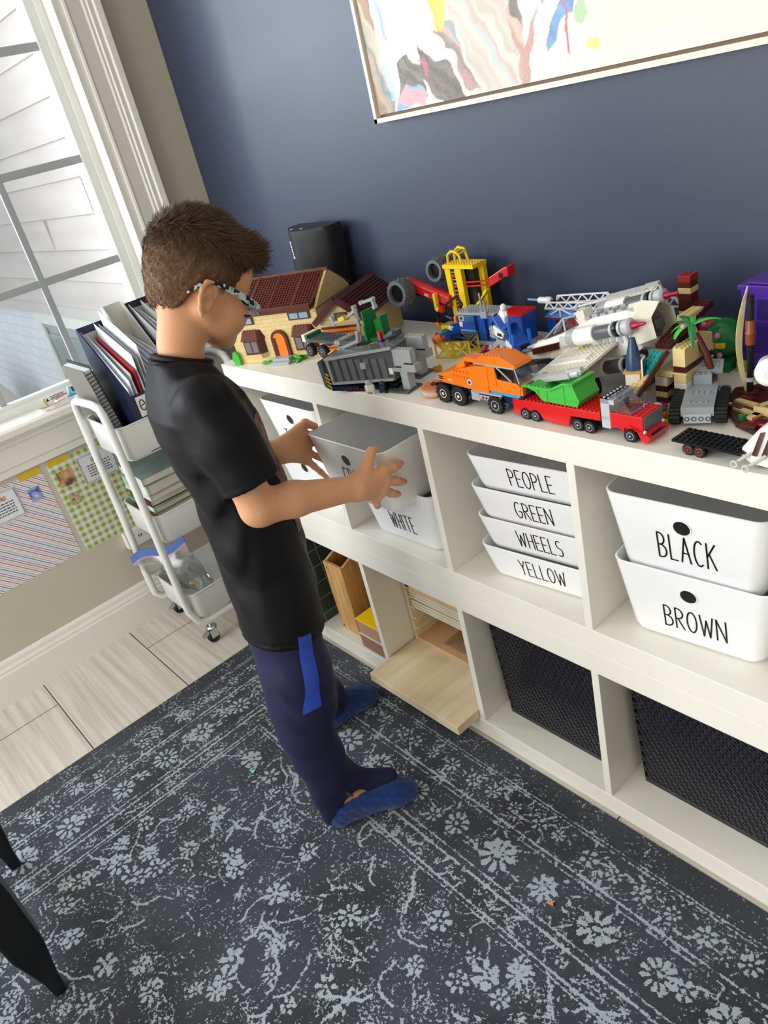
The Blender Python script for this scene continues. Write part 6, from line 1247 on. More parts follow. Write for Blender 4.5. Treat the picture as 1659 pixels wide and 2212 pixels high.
# ---- palm, sprout, flower plates
T = toy('toy_palm', 'toy palm with a curved brown trunk and drooping green fronds', 1.228, .190, 0)
MB().bx(-.012, .012, -.012, .012, 0, .0096).bx(-.008, .008, -.008, .008, .0096, .036).build('base_brick', c_brown, T, bev=.0005); tr = [(.002, 0, .034), (.000, 0, .052), (-.006, 0, .072), (-.016, 0, .092), (-.024, 0, .104)]; MB().tube(tr, [.0062, .0058, .0054, .005, .0046], 12).build('trunk', c_brown, T, smooth=60); MB().cyl((-.024, 0, .103), (-.027, 0, .112), .0058, n=12).build('crown_peg', c_tan, T)
for k, (a, dr_) in enumerate(((205, .034), (175, .018), (240, .040), (150, .004), (25, .002), (60, .012), (120, .010), (300, .030))):
    a = math.radians(a); b = MB(); base = Vector((-.027, 0, .114)); loops = []
    for i in range(6):
        t_ = i/5; c = base+Vector((math.cos(a), math.sin(a), 0))*.040*t_+Vector((0, 0, .010*math.sin(PI*t_*.7)-dr_*t_*t_)); w = .0055*math.sin(PI*min(1, .15+.85*t_*.98))+.0006; n_ = Vector((-math.sin(a), math.cos(a), 0)); loops.append([tuple(c-n_*w), tuple(c+Vector((0, 0, .0014))), tuple(c+n_*w), tuple(c-Vector((0, 0, .0008)))])
    b.loft(loops).build('frond', c_dgr if k % 2 else c_grn, T)
MB().ball((-.034, -.012, .116), .0045, 8).build('pink_flower', c_pink, T, smooth=60)
T = toy('toy_sprout', 'short toy sprout of brown, tan and green pieces beneath the palm', 1.205, .172, 0); MB().bx(-.010, .010, -.008, .008, 0, .0096).build('base_plate', c_lime, T); MB().tube([(.002, 0, .0096), (-.002, 0, .024), (-.004, 0, .044)], [.005, .0048, .0046], 10).build('stem', c_brown, T, smooth=60); MB().cyl((-.004, 0, .044), (-.004, 0, .060), .0052, n=12).build('tan_cup', c_tan, T); MB().cyl((-.004, 0, .060), (-.004, 0, .070), .0026, n=10).build('green_tip', c_grn, T)
T = toy('toy_flower_plate', 'magenta petal plate with a white dome on lime green base', 1.180, .118, 0); b = MB().lathe([(.0005, 0), (.020, 0), (.020, .0025), (.0005, .0026)], (.022, -.016, 0), 20); b.build('lime_plate', c_lime, T, smooth=40); b = MB()
for k in range(8): a = PI*k/4; b.ball((.012*math.cos(a), .012*math.sin(a), .0075), (.0058, .0058, .0035), 8)
b.build('petals', c_mag, T, smooth=60); MB().lathe([(.004, .0), (.004, .010), (.0005, .0101)], n=12).build('stalk', c_lime, T); MB().lathe([(.0085, .0105), (.0078, .0130), (.004, .0148), (.0005, .0152)], n=16).build('white_dome', c_wht, T, smooth=50)
T = toy('toy_carrot', 'tiny orange toy carrot with green top on the lime plate', 1.205, .100, 0, z=Z5+.0027); MB().lathe([(.002, 0), (.0042, .002), (.0045, .008), (.0025, .0105), (.0005, .0108)], n=12).build('root', c_org, T, smooth=50); leafclump(T, 0, 0, 5, c_dgr, s=.35).location = (0, 0, .010)
# ---- grey tracked vehicle
T = toy('toy_tracked_vehicle', 'light grey studded toy tank with black tracks and a raised rear plate', 1.240, .085, 24)
pg_ = pl('medium_stone', '#9aa1a8')
MB().bx(.0, .045, .0, .100, .016, .030).studs(.006, .014, 4, 1, .030).studs(.006, .044, 4, 2, .030).build('deck', pg_, T, bev=.0005); MB().bx(.004, .041, -.002, .002, .006, .020).build('front_block', pl('pale_grey', '#b6bcc2'), T, bev=.0005); b = MB()
for k in range(4):
    c = (.0085+k*.0095, -.002, .013); b.tube([(c[0]+.003*math.cos(a), c[1]-.0005, c[2]+.003*math.sin(a)) for a in np.linspace(0, 2*PI, 13)[:-1]], .0008, 6, closed=True)
b.build('peg_holes', c_dg, T)
for x in (-.016, .047):
    b = MB(); path = [(.008, .003), (.080, .003), (.094, .014), (.080, .026), (.008, .026), (-.006, .014)]; b.prism(path, 'x', x, x+.014); n_ = 22; P2 = [Vector(q) for q in path]; L2 = [(P2[i], P2[(i+1) % 6]) for i in range(6)]
    for a_, c_ in L2:
        k2 = max(2, int((c_-a_).length/.006))
        for i in range(k2): q = a_+(c_-a_)*((i+.5)/k2); d2 = (c_-a_).normalized(); ang = math.atan2(d2.y, d2.x); b.box((x+.007, q.x, q.y), (.0155, .0042, .0045), Matrix.Rotation(ang, 3, 'X'))
    b.build('track', c_tyre, T)
MB().bx(.010, .036, .082, .104, .030, .046).studs(.012, .084, 3, 2, .046).build('rear_block', pg_, T, bev=.0005); b = MB(); b.T = Matrix.Translation((.000, .092, .047)) @ Matrix.Rotation(.30, 4, 'X') @ Matrix.Rotation(.1, 4, 'Y'); b.bx(0, .050, 0, .030, 0, .004).studs(.006, .004, 5, 3, .004); b.build('raised_plate', pg_, T); MB().tube([(.056+.008*math.cos(a), .06, .030+.008*math.sin(a)) for a in np.linspace(0, 2*PI, 17)[:-1]], .0009, 6, closed=True).build('wire_ring', c_dg, T); MB().bx(.012, .034, .09, .13, .012, .030).build('rear_support', c_blk, T)
# ---- black trailer with red wheels
T = toy('toy_trailer', 'flat black studded toy trailer on small red hubbed wheels', 1.2994, .0113, -3)
MB().bx(-.031, .069, .0, .040, .0155, .0190).studs(-.030, .0, 12, 5, .0190).build('deck', c_blk, T); MB().bx(-.014, .018, .006, .036, .008, .0155).build('axle_block', c_blk, T)
for x in (-.006, .0105):
    for y in (.004, .036): wheel(T, x, y, .0082, .0080, .009, c_red, hubr=.58, lugs=16)
MB().bx(.069, .092, .008, .032, .0150, .0185).studs(.069, .008, 3, 3, .0185).build('coupling_plate', c_dg, T); MB().bx(.078, .090, .014, .026, 0, .015).build('stand_leg', c_blk, T)
o = MB().tube([(0, 0, .003), (.010, .001, .004), (.016, -.004, .003), (.020, .001, .006)], [.0022, .0028, .0024, .0018], 8).build('white_claw_piece', c_stk, smooth=60); o.location = (1.318, .075, Z5); tag(o, 'tiny cream claw shaped toy piece behind the black trailer', 'toy brick')
# ---- white gunship at the frame edge
T = toy('toy_gunship', 'white toy gunship with dark red stripes and grey gun rods', 1.376, .030, 0)
MB().loft([[(-.016, -.010, .012), (-.016, .05, .012), (-.012, .05, .022), (-.012, -.010, .022)], [(.004, -.020, .006), (.004, .060, .006), (.010, .055, .052), (.010, -.014, .052)], [(.045, -.022, .004), (.045, .062, .004), (.042, .055, .078), (.042, -.014, .078)], [(.16, -.022, .004), (.16, .062, .004), (.16, .055, .082), (.16, -.014, .082)]]).build('hull', c_wht, T, bev=.002)
for k in (0, 1, 2): MB().loft([[(.006+k*.012, -.0195+.0004*k, .018), (.012+k*.012, -.0205+.0004*k, .018), (.012+k*.012, -.0225, .02), (.006+k*.012, -.0215, .02)], [(.014+k*.012, -.0140, .050), (.020+k*.012, -.0145, .052), (.020+k*.012, -.0165, .052), (.014+k*.012, -.0165, .050)]]).build('red_stripe', c_dkr, T)
for d_ in ((0, 0), (.018, -.006)): MB().cyl((.006+d_[0], -.014+d_[1], .022), (-.012+d_[0], -.030+d_[1], .008), .0024, n=8).tube([(-.012+d_[0]+.0042*math.cos(a), -.0305+d_[1], .0075+.0042*math.sin(a)) for a in np.linspace(0, 2*PI, 13)[:-1]], .0014, 6, closed=True).build('gun_rod', pl('gun_grey', '#c4c5c4'), T)
MB().bx(.01, .15, -.012, .05, 0, .006).build('skid', c_dkr, T)
MB().cyl((-.006, .06, .086), (.01, .03, .102), .0215, n=20).lathe([(.0005, -.004), (.012, -.002), (.014, .004)], (0, 0, 0), 4).build('pod_core', c_dg, T) if False else None
b = MB(); b.T = Matrix.Translation((.004, .028, .112)) @ Matrix.Scale(.80, 4) @ Matrix.Rotation(.5, 4, 'Z') @ Matrix.Rotation(PI/2-.15, 4, 'X'); b.lathe([(.0005, .020), (.0105, .020), (.0105, .012), (.016, .011), (.0215, .004), (.0225, -.004), (.020, -.012), (.016, -.05), (.0005, -.05)], n=26); b.build('round_pod', c_wht, T, smooth=35)
MB().bx(.0, .03, .03, .045, .112, .124).cyl((-.008, .036, .116), (.0, .04, .120), .006, n=12).bar((.02, .04, .05), (.016, .04, .10), .014).build('pod_clamp', pl('gun_grey', '#c4c5c4'), T)
# ---- raft with mast and sail
T = toy('toy_raft', 'brown and tan toy raft with a black mast and a narrow cream sail', 1.279, .195, 0)
out = [(.0, -.05), (.03, -.085), (.075, -.105), (.13, -.10), (.17, -.07), (.18, -.02), (.16, .04), (.10, .07), (.02, .07), (-.03, .03), (-.02, -.02)]
MB().prism(out, 'z', 0, .006).build('raft_deck', c_dkr, T, bev=.001); b = MB(); r3 = random.Random(2)
for k in range(18): x, y = r3.uniform(-.01, .14), r3.uniform(-.075, .05); w_, h_ = r3.choice([(.045, .009), (.036, .010), (.010, .03)]); b.box((x, y, .008), (w_, h_, .0038), Matrix.Rotation(r3.uniform(-.5, -.2), 3, 'Z'))
b.build('tan_planks', c_tan, T)
for k in range(14): MB().box((r3.uniform(.0, .15), r3.uniform(-.09, .05), .0085), (.022, .011, .004), Matrix.Rotation(r3.uniform(-.4, .1), 3, 'Z')).build('plank', c_brown, T)
MB().bx(.05, .082, -.085, -.066, .006, .0105).build('red_tray', c_red, T, bev=.0005); MB().bx(.054, .078, -.082, -.069, .0105, .0115).build('tray_inset', c_dkr, T)
for q in ((.032, -.07), (.085, -.045)): MB().cyl((q[0], q[1], .006), (q[0], q[1], .013), .005, n=12).build('green_stud', c_dgr, T)
MB().bx(.038, .070, -.050, -.046, .006, .018).build('tan_rail', c_tan, T)
MB().cyl((.002, .012, .006), (.002, .012, .158), .0046, n=12).build('mast', c_blk, T); MB().lathe([(.0062, .085), (.0068, .088), (.0068, .100), (.0076, .102), (.0068, .104), (.0068, .118), (.0062, .121)], (.002, .012, 0), 14).build('mast_sleeve', pl('copper_brown', '#8a4a2c'), T, smooth=40); MB().cyl((.002, .012, .028), (.002, .012, .034), .0064, n=12).build('mast_ring', c_lg, T); MB().bx(-.008, .012, .002, .022, .006, .012).build('mast_foot', c_brown, T)
sl2 = NT('sail_cloth', .8); sl2.color(sl2.ramp(sl2.noise(22, 3), [(.35, '#c9bb83'), (.55, '#d9cda0'), (.72, '#b98f5e')])); b = MB(); loops = []
for i in range(15):
    t_ = i/14; w_ = .012*math.sin(PI*min(max(t_, .03), .98))**.7; bow = .012*math.sin(PI*t_); c = Vector((-.002-bow, .010, .006+.165*t_)); d2 = Vector((.5, .62, 0))*w_*.5; d3 = d2*(1+.12*math.sin(t_*11)); n3 = Vector((.0012, -.001, 0)); loops.append([tuple(c-d2), tuple(c+d3), tuple(c+d3+n3), tuple(c-d2+n3)])
b.loft(loops).build('sail', sl2.m, T, smooth=60)
# ---- purple bus
T = toy('toy_bus', 'tall purple toy bus with two rows of windows near the wall', 1.218, .30, -4); T.scale = (1, 1, .88)
MB().bx(.0, .26, .002, .062, .010, .150).build('bus_body', c_pur, T, bev=.002); MB().bx(-.004, .264, -.002, .066, .150, .160).bx(.01, .25, .004, .058, .160, .164).build('roof', c_pur, T, bev=.003); MB().bx(.012, .25, .0, .003, .086, .094).bx(.0, .26, .0, .003, .040, .046).build('belt_trim', pl('deep_purple', '#38206e'), T)
for r_, z in enumerate((.050, .100)):
    for k in range(6): MB().bx(.028+k*.036, .052+k*.036, -.0005, .004, z, z+.036).build('window', pl('purple_pane', '#2d2260', rough=.08), T)
MB().bx(-.001, .002, .012, .052, .100, .136).build('end_window', pl('purple_pane', '#2d2260', rough=.08), T); MB().bx(-.003, .02, .0, .06, .0, .012).build('step', c_blk, T)
for x in (.045, .20): wheel(T, x, .004, .012, .012, .010, c_sil)
MB().bx(.058, .078, -.002, .001, .070, .082).build('white_sign', c_wht, T)
# ================================================================ rolling cart by the window
m_cart = mat('white_enamel_steel', '#e4e6e4', rough=.3, spec=.5, var=.01)
m_chr = mat('chrome', '#c8cacc', rough=.15, metal=1.0, var=.02)
T = thing('rolling_cart', 'white three tier rolling cart on casters beside the window wall', 'cart', (-.34, -.265, 0))
X0, X1, Y0, Y1 = -.105, .122, .008, .385; r_t = .0115
def frame(y, s, nm):
    P_ = [(-.150, y+s*.06, .088), (-.158, y+s*.022, .090), (-.160, y+s*.004, .112), (-.150, y, .20), (-.125, y, .45), (-.108, y, .70), (-.098, y, .800), (-.088, y, .822), (-.060, y, .832), (.060, y, .838), (.108, y, .834), (.124, y, .815), (.130, y, .77), (.124, y, .45), (.116, y, .20), (.114, y+s*.004, .145), (.118, y+s*.02, .100), (.124, y+s*.05, .088), (.124, y+s*.19, .088)]
    return MB().tube(P_, r_t, 12).build(nm, m_cart, T, smooth=60)
frame(-.006, 1, 'end_frame'); frame(Y1+.006, -1, 'end_frame'); MB().tube([(-.150, .05, .088), (-.150, .33, .088)], r_t, 12).build('side_rail', m_cart, T, smooth=60)
for z, h in ((.767, .105), (.485, .095), (.200, .095)):
    w, d = X1-X0+.012, Y1-Y0; cx, cy = (X0+X1)/2+.004, (Y0+Y1)/2; q = lambda e, zz: rrect(w-2*e, d-2*e, .03-e*.5, zz, 6, cx, cy); b = MB()
    b.loft([q(.010, z-h), q(.001, z-h+.012), q(0, z-.004), q(-.0025, z-.002), q(-.0025, z+.001), q(.0015, z+.001), q(.003, z-.004), q(.004, z-h+.014), q(.012, z-h+.003)]); b.build('tray', m_cart, T, smooth=45)
for x, y in ((-.150, .055), (.112, .045), (-.150, .34), (.112, .34)):
    f = MB().cyl((x, y, .058), (x, y, .080), .006, n=10).lathe([(.018, .054), (.019, .057), (.014, .062), (.0005, .063)], (x, y, 0), 14).bx(x-.013, x-.010, y-.014, y+.012, .020, .056).bx(x+.010, x+.013, y-.014, y+.012, .020, .056).bx(x-.013, x+.013, y-.014, y+.012, .050, .056).build('caster', m_chr, T, smooth=40); MB().lathe([(.005, -.0105), (.018, -.010), (.0205, -.006), (.0205, .006), (.018, .010), (.005, .0105)], (x, y-.004, .0212), 20, 'x').build('caster_wheel', c_tyre, f, smooth=40); MB().box((x-.005, y-.024, .036), (.02, .026, .004), Matrix.Rotation(.5, 3, 'X')).build('brake_lever', m_chr, f)
# contents of the top tray
TZ = .668
T = thing('spiral_sketchbook', 'grey covered spiral bound sketchbook standing at the end of the cart', 'sketchbook', (-.300, -.222, TZ+.002), rot=(.11, 0, 0))
m_cov = mat('grey_card_cover', '#77736b', rough=.7, var=.03); MB().bx(-.180, 0, -.001, .001, 0, .255).build('front_cover', m_cov, T); MB().bx(-.180, 0, .021, .023, 0, .262).build('back_cover', m_blk, T); MB().bx(-.176, -.004, .0012, .0208, .002, .252).build('pages', mat('page_block', '#d9dbe0', rough=.8), T); b = MB()
for k in range(22): z = .012+k*.011; b.tube([(.004+.006*math.cos(a), .011+.0135*math.sin(a), z+.001*math.sin(a)) for a in np.linspace(0, 2*PI, 13)[:-1]], .0010, 5, closed=True)
b.build('wire_spiral', m_blk, T)
def sheet(T, x0, x1, y, z0, h0, h1, m_, t=.0012, lean=0.0, nm='papers'):
    return MB().loft([[(x0, y, z0), (x1, y, z0), (x1, y+t, z0), (x0, y+t, z0)], [(x0, y+lean, z0+h0), (x1, y+lean, z0+h1), (x1, y+t+lean, z0+h1), (x0, y+t+lean, z0+h0)]]).build(nm, m_, T)
m_navy2 = mat('navy_card', '#1b2340', rough=.35, var=.04); m_tp = mat('mauve_card', '#9a8f95', rough=.5, var=.04); m_pap = mat('white_paper', '#e3e7f2', rough=.7, var=.02); m_gpap = mat('grey_paper', '#b9b8b8', rough=.7); m_redp = mat('red_folder', '#b3232a', rough=.5)
def file_box(label, y, mo, mi, h=.34, x0=-.108, x1=.108, w=.088, front=.165):
    T = thing('magazine_file', label, 'magazine file', (-.318, y, TZ+.002), rot=(0, 0, 0)); t = .0025
    pr_ = [(x0, 0), (x1, 0), (x1, front), (x0+.012, h), (x0, h)]
    for yy, nm in ((0, 'side_panel'), (w-t, 'side_panel')): MB().prism(pr_, 'y', yy, yy+t).build(nm, mo, T)
    MB().bx(x0, x0+t, t, w-t, 0, h).bx(x1-t, x1, t, w-t, 0, front).bx(x0+t, x1-t, t, w-t, .0, .003).build('spine_panel', mo, T); MB().bx(x0+t, x0+t+.001, t, w-t, .004, h-.02).build('lining', mi, T); return T, x0, x1, w, front
T, x0, x1, w, fr = file_box('navy magazine file stuffed with papers, its label reading e', -.188, m_navy2, m_gpap)
for k, (h0, h1, m_) in enumerate(((.325, .18, m_pap), (.315, .20, m_pap), (.30, .21, m_pap), (.305, .215, m_gpap), (.30, .22, m_redp), (.33, .235, m_pap), (.335, .26, m_pap), (.33, .25, m_gpap), (.365, .28, m_pap))): sheet(T, x0+.012+.003*(k % 3), x1-.010, .006+k*.0075, .005, h0, h1, m_, .003 if m_ is m_redp else .0014, lean=.004*(k % 3), nm='red_folder' if m_ is m_redp else 'paper_sheet')
MB().bx(x1, x1+.003, .012, w-.006, .102, .158).build('label_plate', mat('ivory_label', '#e9e6dc', rough=.4), T); b = MB(); text_strips(b, 'e', (x1+.0032, .017, .113), (0, 1, 0), (0, 0, 1), .036, .0026); b.build('label_letter', m_ink, T)
b = MB(); b.tube([(.0, .0615, .235), (.002, .0615, .262), (.006, .0615, .264), (.008, .0615, .258), (.006, .0615, .240), (.003, .0615, .242), (.004, .0615, .255)], .0006, 5); b.build('paper_clip', m_chr, T)
m_wf = mat('cream_card_file', '#dfdfd8', rough=.5, var=.02); T, x0, x1, w, fr = file_box('cream magazine file between the two dark ones', -.096, m_wf, m_wf, .372, w=.060)
for k in range(4): sheet(T, x0+.012, x1-.012, .008+k*.012, .005, .30-.01*k, .20+.01*k, m_pap, .003, nm='paper_sheet')
T, x0, x1, w, fr = file_box('charcoal magazine file with white papers, farthest from the sketchbook', -.030, m_navy2, m_gpap, .36, w=.095)
for k in range(6): sheet(T, x0+.012, x1-.010, .008+k*.013, .005, .35-.012*(k % 3), .24+.008*k, m_pap if k % 2 == 0 else m_gpap, .003, nm='paper_sheet')
MB().bx(x1, x1+.003, .014, w-.02, .10, .150).build('label_plate', mat('ivory_label', '#e9e6dc', rough=.4), T)
# books in the middle tray
bz = .395; m_bp = mat('book_pages', '#d8d4c8', rough=.8, var=.08, vscale=200)
BK = [('#27241f', .012, .175, .24, -.02, 'black book with a yellow patch, at the bottom of the pile in the cart'), ('#5f665c', .013, .18, .23, .03, 'grey green picture book low in the pile in the cart'), ('#8b8a5e', .010, .175, .235, .05, 'olive picture book in the pile on the cart'), ('#a8564a', .008, .18, .23, -.02, 'thin red spined book in the pile on the cart'), ('#74a274', .009, .178, .24, .02, 'thin pale green book under the dark red one in the cart'), ('#4c2423', .012, .17, .22, -.03, 'dark red book in the middle of the pile on the cart'), ('#d8d6d2', .008, .185, .24, .0, 'thin white book beneath the grey blue one in the cart'), ('#87909a', .018, .175, .23, .02, 'grey blue picture book with a pale green spine in the cart'), ('#6f8280', .013, .19, .25, -.06, 'teal grey picture book with a white spine, topmost in the cart pile')]
for k, (col, th_, w_, d_2, rz_, lb) in enumerate(BK):
    th_ *= 1.85
    T = thing('picture_book', lb, 'book', (-.345+.006*math.sin(k*2.1), -.238+.010*abs(math.sin(k*1.7)), bz), rz_, 'picture books piled on the cart')
    m_c = mat('book_cover_'+col[1:], col, rough=.25, var=.28, vscale=28); m_sp = m_c if k not in (7, 8) else mat('pale_spine_%d' % k, '#9cc79c' if k == 7 else '#dcdad4', rough=.3)
    MB().bx(-w_/2, w_/2, 0, d_2, th_-.0015, th_).bx(-w_/2, w_/2, 0, d_2, 0, .0015).build('cover', m_c, T); MB().bx(-w_/2, -w_/2+.002, 0, d_2, .0015, th_-.0015).bx(-w_/2, w_/2, -.0006, .0012, 0, th_).build('spine', m_sp, T); MB().bx(-w_/2+.003, w_/2-.003, .002, d_2-.003, .0015, th_-.0015).build('pages', m_bp, T)
    if k in (0, 1, 2, 4, 7): MB().bx(w_/2-.045, w_/2-.012, -.0014, -.0004, .0005, th_-.0005).build('library_label', mat('label_white', '#dfe4ea', rough=.4), T)
    if k == 0: MB().bx(-.02, .03, .01, .05, th_, th_+.0004).build('yellow_patch', c_yel, T)
    bz += th_+.0008
# zip bag in the lowest tray
T = thing('zip_bag', 'clear plastic zip bag with a blue seal in the lowest cart tray', 'plastic bag', (-.34, -.2, .12))
A, Bp = Vector((-.135, -.100, .136)), Vector((.040, .030, .196)); r5 = np.random.default_rng(8)
def bagpt(i, j, side):
    u = i/16; v = j/10; top = A.lerp(Bp, u)+Vector((0, 0, .012*math.sin(u*7))); bot = Vector((-.070+.16*u, .0+.06*u, .006)); c = top.lerp(bot, v); bulge = math.sin(PI*min(1, v*.98+.02))*math.sin(PI*min(1, max(0, u*.94+.03)))*.030
    return tuple(c+Vector((.6, -.8, .25))*side*bulge+Vector(r5.normal(0, .0028, 3))*min(1, v*3))
b = MB(); b.loft([[bagpt(i, j, 1) for i in range(17)]+[bagpt(i, j, -1) for i in range(16, -1, -1)] for j in range(11)], False, True); b.build('bag_body', glass_mat('bag_film', (.93, .94, .95, 1), .10, .16), T, smooth=70)
def strip(v0, v1, m_, nm): return MB().loft([[tuple(A.lerp(Bp, i/12)+Vector((0, 0, .012*math.sin(i/12*7)+z))+Vector((.3, -.5, 0))*.002*s) for z, s in ((v0, 1), (v1, 1), (v1, -1), (v0, -1))] for i in range(13)]).build(nm, m_, T)
strip(.004, .030, mat('blue_zip_tape', '#4a6fb0', rough=.35, var=.1), 'blue_seal'); strip(-.004, .003, mat('pink_zip_line', '#b58bb5', rough=.35), 'pink_zip'); MB().tube([(.0, .01, .05), (.02, .0, .06), (.03, .02, .05)], .004, 8).build('yellow_piece', c_yel, T, smooth=60)
# ================================================================ wall below the window: scrapbook posters
def wall_sheet(nm, y0, y1, z0, z1, m_, parent=None, off=.0, t=.0008): return MB().bx(XL+off+.0002, XL+off+t, y0, y1, z0, z1).build(nm, m_, parent)
g = NT('gingham_paper', .6); gx = g.xyz(); P_ = .0228
ga = g.math('LESS_THAN', g.math('MODULO', g.math('ADD', gx[1], 2+.0038), P_), P_/2); gb = g.math('LESS_THAN', g.math('MODULO', g.math('ADD', gx[2], .0022), P_), P_/2)
g.color(g.mix(g.math('MULTIPLY', ga, gb), g.mix(g.math('MAXIMUM', ga, gb), '#e4e4ec', '#cfd2b4'), '#9caa2c'))
s_ = NT('striped_paper', .6); sx_ = s_.xyz(); q = s_.math('MODULO', s_.math('ADD', s_.math('MULTIPLY', s_.math('ADD', sx_[1], sx_[2]), .7071), 3.0), .0520)
st_ = [(0, '#e9e4ea')]; cols = ['#a83a6c', '#c9b06a', '#5a5c9a', '#b05a7a', '#a9c8dc', '#35589a', '#9cb08a', '#e3b9cf']
for k, c in enumerate(cols): st_ += [((k+.15)/8, c), ((k+.50)/8, '#ebe6ea')]
s_.color(s_.ramp(s_.math('DIVIDE', q, .0520), st_, True))
T = thing('wall_poster', 'green gingham square paper with a LEGEND card taped to the wall', 'poster', (XL, -.24, .338)); Lp = lambda o: setattr(o, 'matrix_parent_inverse', Matrix.Translation((-XL, .24, -.338))) or o
for (nm, a) in (('paper', (-.393, -.088, .338, .648, g.m)),): Lp(wall_sheet(nm, *a, T))
T2 = thing('wall_poster', 'diagonal striped square paper with a quoted story card on the wall', 'poster', (XL, -.56, .342)); Lq = lambda o: setattr(o, 'matrix_parent_inverse', Matrix.Translation((-XL, .56, -.342))) or o
Lq(wall_sheet('paper', -.714, -.409, .342, .645, s_.m, T2))
m_tape = mat('yellow_tape', '#dcb62c', rough=.45, var=.08); Lq(wall_sheet('tape', -.479, -.412, .634, .656, m_tape, T2, .001)); Lp(wall_sheet('tape', -.388, -.322, .637, .656, m_tape, T, .001))
m_card = mat('card_stock', '#e6e6ee', rough=.6)
def card(T, L, y0, y1, z0, z1, head, hcol, right):
    L(wall_sheet('story_card', y0, y1, z0, z1, m_card, T, .0012)); b = MB(); x = XL+.0022
    for e, w_ in ((.003, .0008), (.006, .0014)):
        for p0, p1 in (((y0+e, z0+e), (y1-e, z0+e)), ((y1-e, z0+e), (y1-e, z1-e)), ((y1-e, z1-e), (y0+e, z1-e)), ((y0+e, z1-e), (y0+e, z0+e))):
            n_ = 9
            for k in range(n_): a, c = k/n_, (k+1)/n_; f = lambda t: (x, p0[0]+(p1[0]-p0[0])*t+(.0012*math.sin(t*25) if p0[0] == p1[0] else 0), p0[1]+(p1[1]-p0[1])*t+(.0012*math.sin(t*25) if p0[1] == p1[1] else 0)); b.bar(f(a), f(c), w_, .0004)
    for k in range(14): zz = z0+.008+(z1-z0-.016)*k/13; b.bx(XL+.0021, XL+.0024, y0+.0015, y0+.0045, zz, zz+.0012).bx(XL+.0021, XL+.0024, y1-.0045, y1-.0015, zz, zz+.0012)
    L(b.build('card_border', c_dg, T)); b = MB(); tw = text_width(head, .011); text_strips(b, head, (x+.0002, (y0+y1)/2-tw/2, z1-.030), (0, 1, 0), (0, 0, 1), .011, .0024); L(b.build('card_heading', mat('heading_'+hcol[1:], hcol, rough=.5), T)); b = MB(); r_ = random.Random(len(head))
    for i in range(5):
        yy = y0+.020+.006*r_.random(); zz = z1-.042-i*.0085
        while yy < y1-.024: w_ = r_.uniform(.004, .011); b.bx(XL+.0021, XL+.0024, yy, min(yy+w_, y1-.02), zz, zz+.0034); yy += w_+.0024
    L(b.build('card_text', c_dg, T))
card(T, Lp, -.307, -.188, .534, .630, 'LEGEND', '#b5bf3a', True); card(T2, Lq, -.618, -.498, .537, .635, 'FAIRY TALE', '#e0a468', False)
def picture(T, L, y0, y1, z0, z1, cols, nm, sc=60):
    n = NT('print_'+nm+str(int(-y0*1000)), .4); n.color(n.ramp(n.noise(sc, 3), [(.3+.5*k/len(cols), c) for k, c in enumerate(cols)])); L(wall_sheet(nm, y0, y1, z0, z1, n.m, T, .0012))
picture(T2, Lq, -.472, -.437, .560, .603, ['#3f4aa0', '#6a6fc0', '#a9b8e0', '#8a9ad8', '#cfd8ee'], 'blue_picture'); picture(T, Lp, -.378, -.328, .560, .612, ['#4a4a40', '#7a6a50', '#c08a5a', '#d8b070', '#9aa07a'], 'landscape_photo', 45); picture(T, Lp, -.372, -.341, .494, .533, ['#3a3a36', '#8a7f60', '#d0c090', '#a89a6a', '#e0d8b8'], 'small_photo', 90)
T = thing('power_strip', 'white power strip fixed to the wall behind the cart', 'power strip', (XL, -.21, .305)); o = MB().bx(.0005, .026, -.065, .10, -.028, .030).build('housing', c_wht, T, bev=.003); b = MB()
for k in range(4): b.bx(.026, .0268, -.02+k*.03, -.017+k*.03, .0, .008).bx(.026, .0268, -.012+k*.03, -.009+k*.03, .0, .008)
b.build('sockets', c_blk, T)
# toy boat on the sill
T = thing('toy_boat', 'small white toy boat with red deck stripe on the window sill', 'toy', (-.541, -.285, .8032), math.radians(90))
MB().loft([[(-.055, -.004, .004), (-.055, .004, .004), (-.056, .006, .009), (-.056, -.006, .009)], [(-.02, -.012, 0), (-.02, .012, 0), (-.02, .017, .013), (-.02, -.017, .013)], [(.045, -.012, 0), (.045, .012, 0), (.047, .016, .015), (.047, -.016, .015)]]).build('hull', c_wht, T, bev=.001); MB().prism([(-.058, -.003), (-.02, -.015), (.0, -.015), (.0, .015), (-.02, .015), (-.058, .003)], 'z', .0125, .015).build('foredeck', pl('plank_tan', '#b9a284'), T); MB().prism([(-.008, .015), (.040, .015), (.036, .026), (.004, .022)], 'y', -.010, .010).build('cabin', c_wht, T, bev=.001); MB().prism([(-.004, .0205), (.034, .0262), (.034, .0275), (-.004, .0215)], 'y', -.006, .006).build('red_stripe', pl('raspberry', '#b8324a'), T)
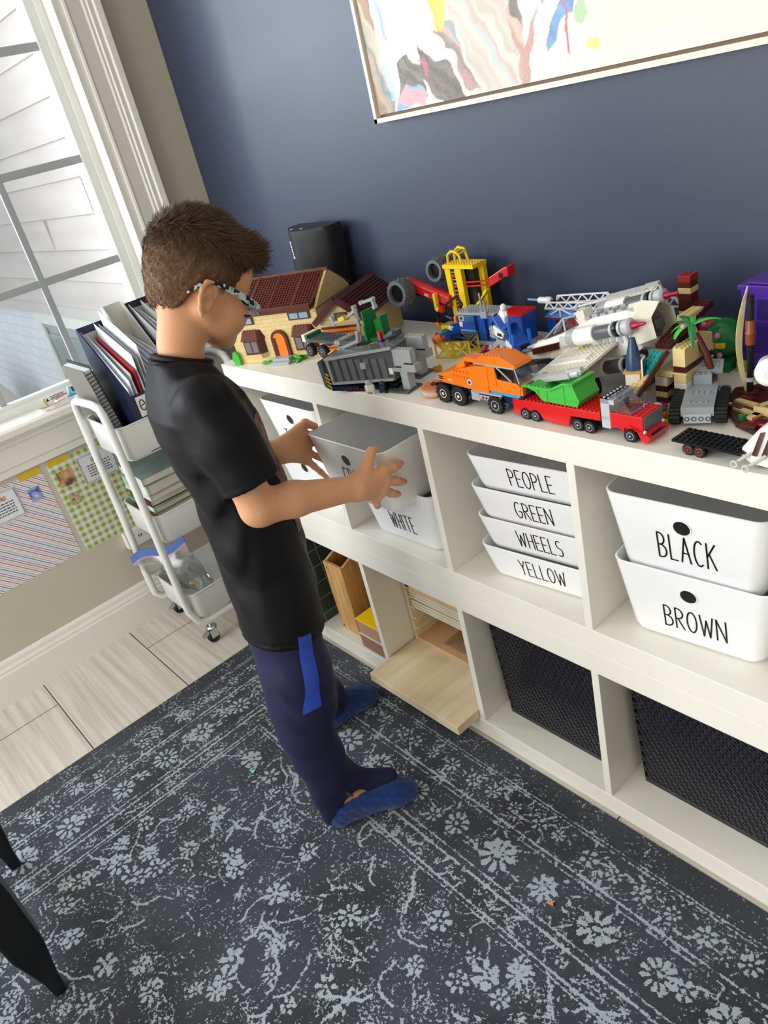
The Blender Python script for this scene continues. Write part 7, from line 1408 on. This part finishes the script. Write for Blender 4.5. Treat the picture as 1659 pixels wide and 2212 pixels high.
MB().cyl((-.032, 0, .014), (-.036, 0, .030), .003, .0018, n=8).build('bow_post', pl('taupe', '#a59a88'), T); MB().ball((-.037, 0, .033), .005, 8).build('lime_knob', pl('neon', '#c9d62e'), T, smooth=60); MB().prism([(.036, .016), (.052, .016), (.048, .040), (.042, .044)], 'y', -.006, .006).build('aqua_sail', pl('aqua', '#8fdce4'), T); MB().bx(.03, .056, -.012, .012, .0145, .019).build('blue_deck', pl('azure', '#3f9fd0'), T)
# specks on the rug
for nm, q, m_, lb in (('toy_brick', (.3604, -.4461), pl('aqua', '#8fdce4'), 'tiny pale blue brick lying on the rug behind the child'), ('paper_scrap', (.2897, -.9081), c_tan, 'tiny tan scrap on the rug by the chair legs'), ('toy_brick', (1.1342, -.246), c_nou, 'tiny orange brick on the rug in front of the shelf')):
    o = MB().prism([(-.006, -.004), (.007, -.002), (.001, .006)], 'z', 0, .003).build(nm, m_); o.location = (q[0], q[1], .0092); tag(o, lb, 'toy brick' if nm == 'toy_brick' else 'scrap')
# black chair at the frame edge
m_ch = mat('black_painted_wood', '#121214', rough=.35, spec=.5, var=.1)
T = thing('dining_chair', 'black wooden chair whose tapered legs stand on the rug', 'chair', (.32, -1.2, .0086))
def leg(x, y, dx, dy): return MB().loft([[(x+dx*t+s*a, y+dy*t+u*a, z) for s, u in ((-1, -1), (1, -1), (1, 1), (-1, 1))] for z, t, a in ((0, 0, .0125), (.05, .03, .0145), (.12, .12, .025), (.16, .18, .031), (.30, .42, .034), (.45, 1, .032))]).build('leg', m_ch, T, bev=.006, seg=3)
leg(.195, .188, -.012, -.01); leg(-.200, .215, .012, -.03); leg(.185, -.21, -.01, .02); leg(-.19, -.21, .01, .02)
MB().loft([rrect(.46, .46, .05, z, 5, 0, -.01) for z in (.44, .465, .475)]).build('seat', m_ch, T, bev=.004); MB().bx(-.19, -.16, -.235, -.205, .47, .92).bx(.16, .19, -.235, -.205, .47, .92).bx(-.2, .2, -.238, -.208, .84, .94).build('backrest', m_ch, T, bev=.006)
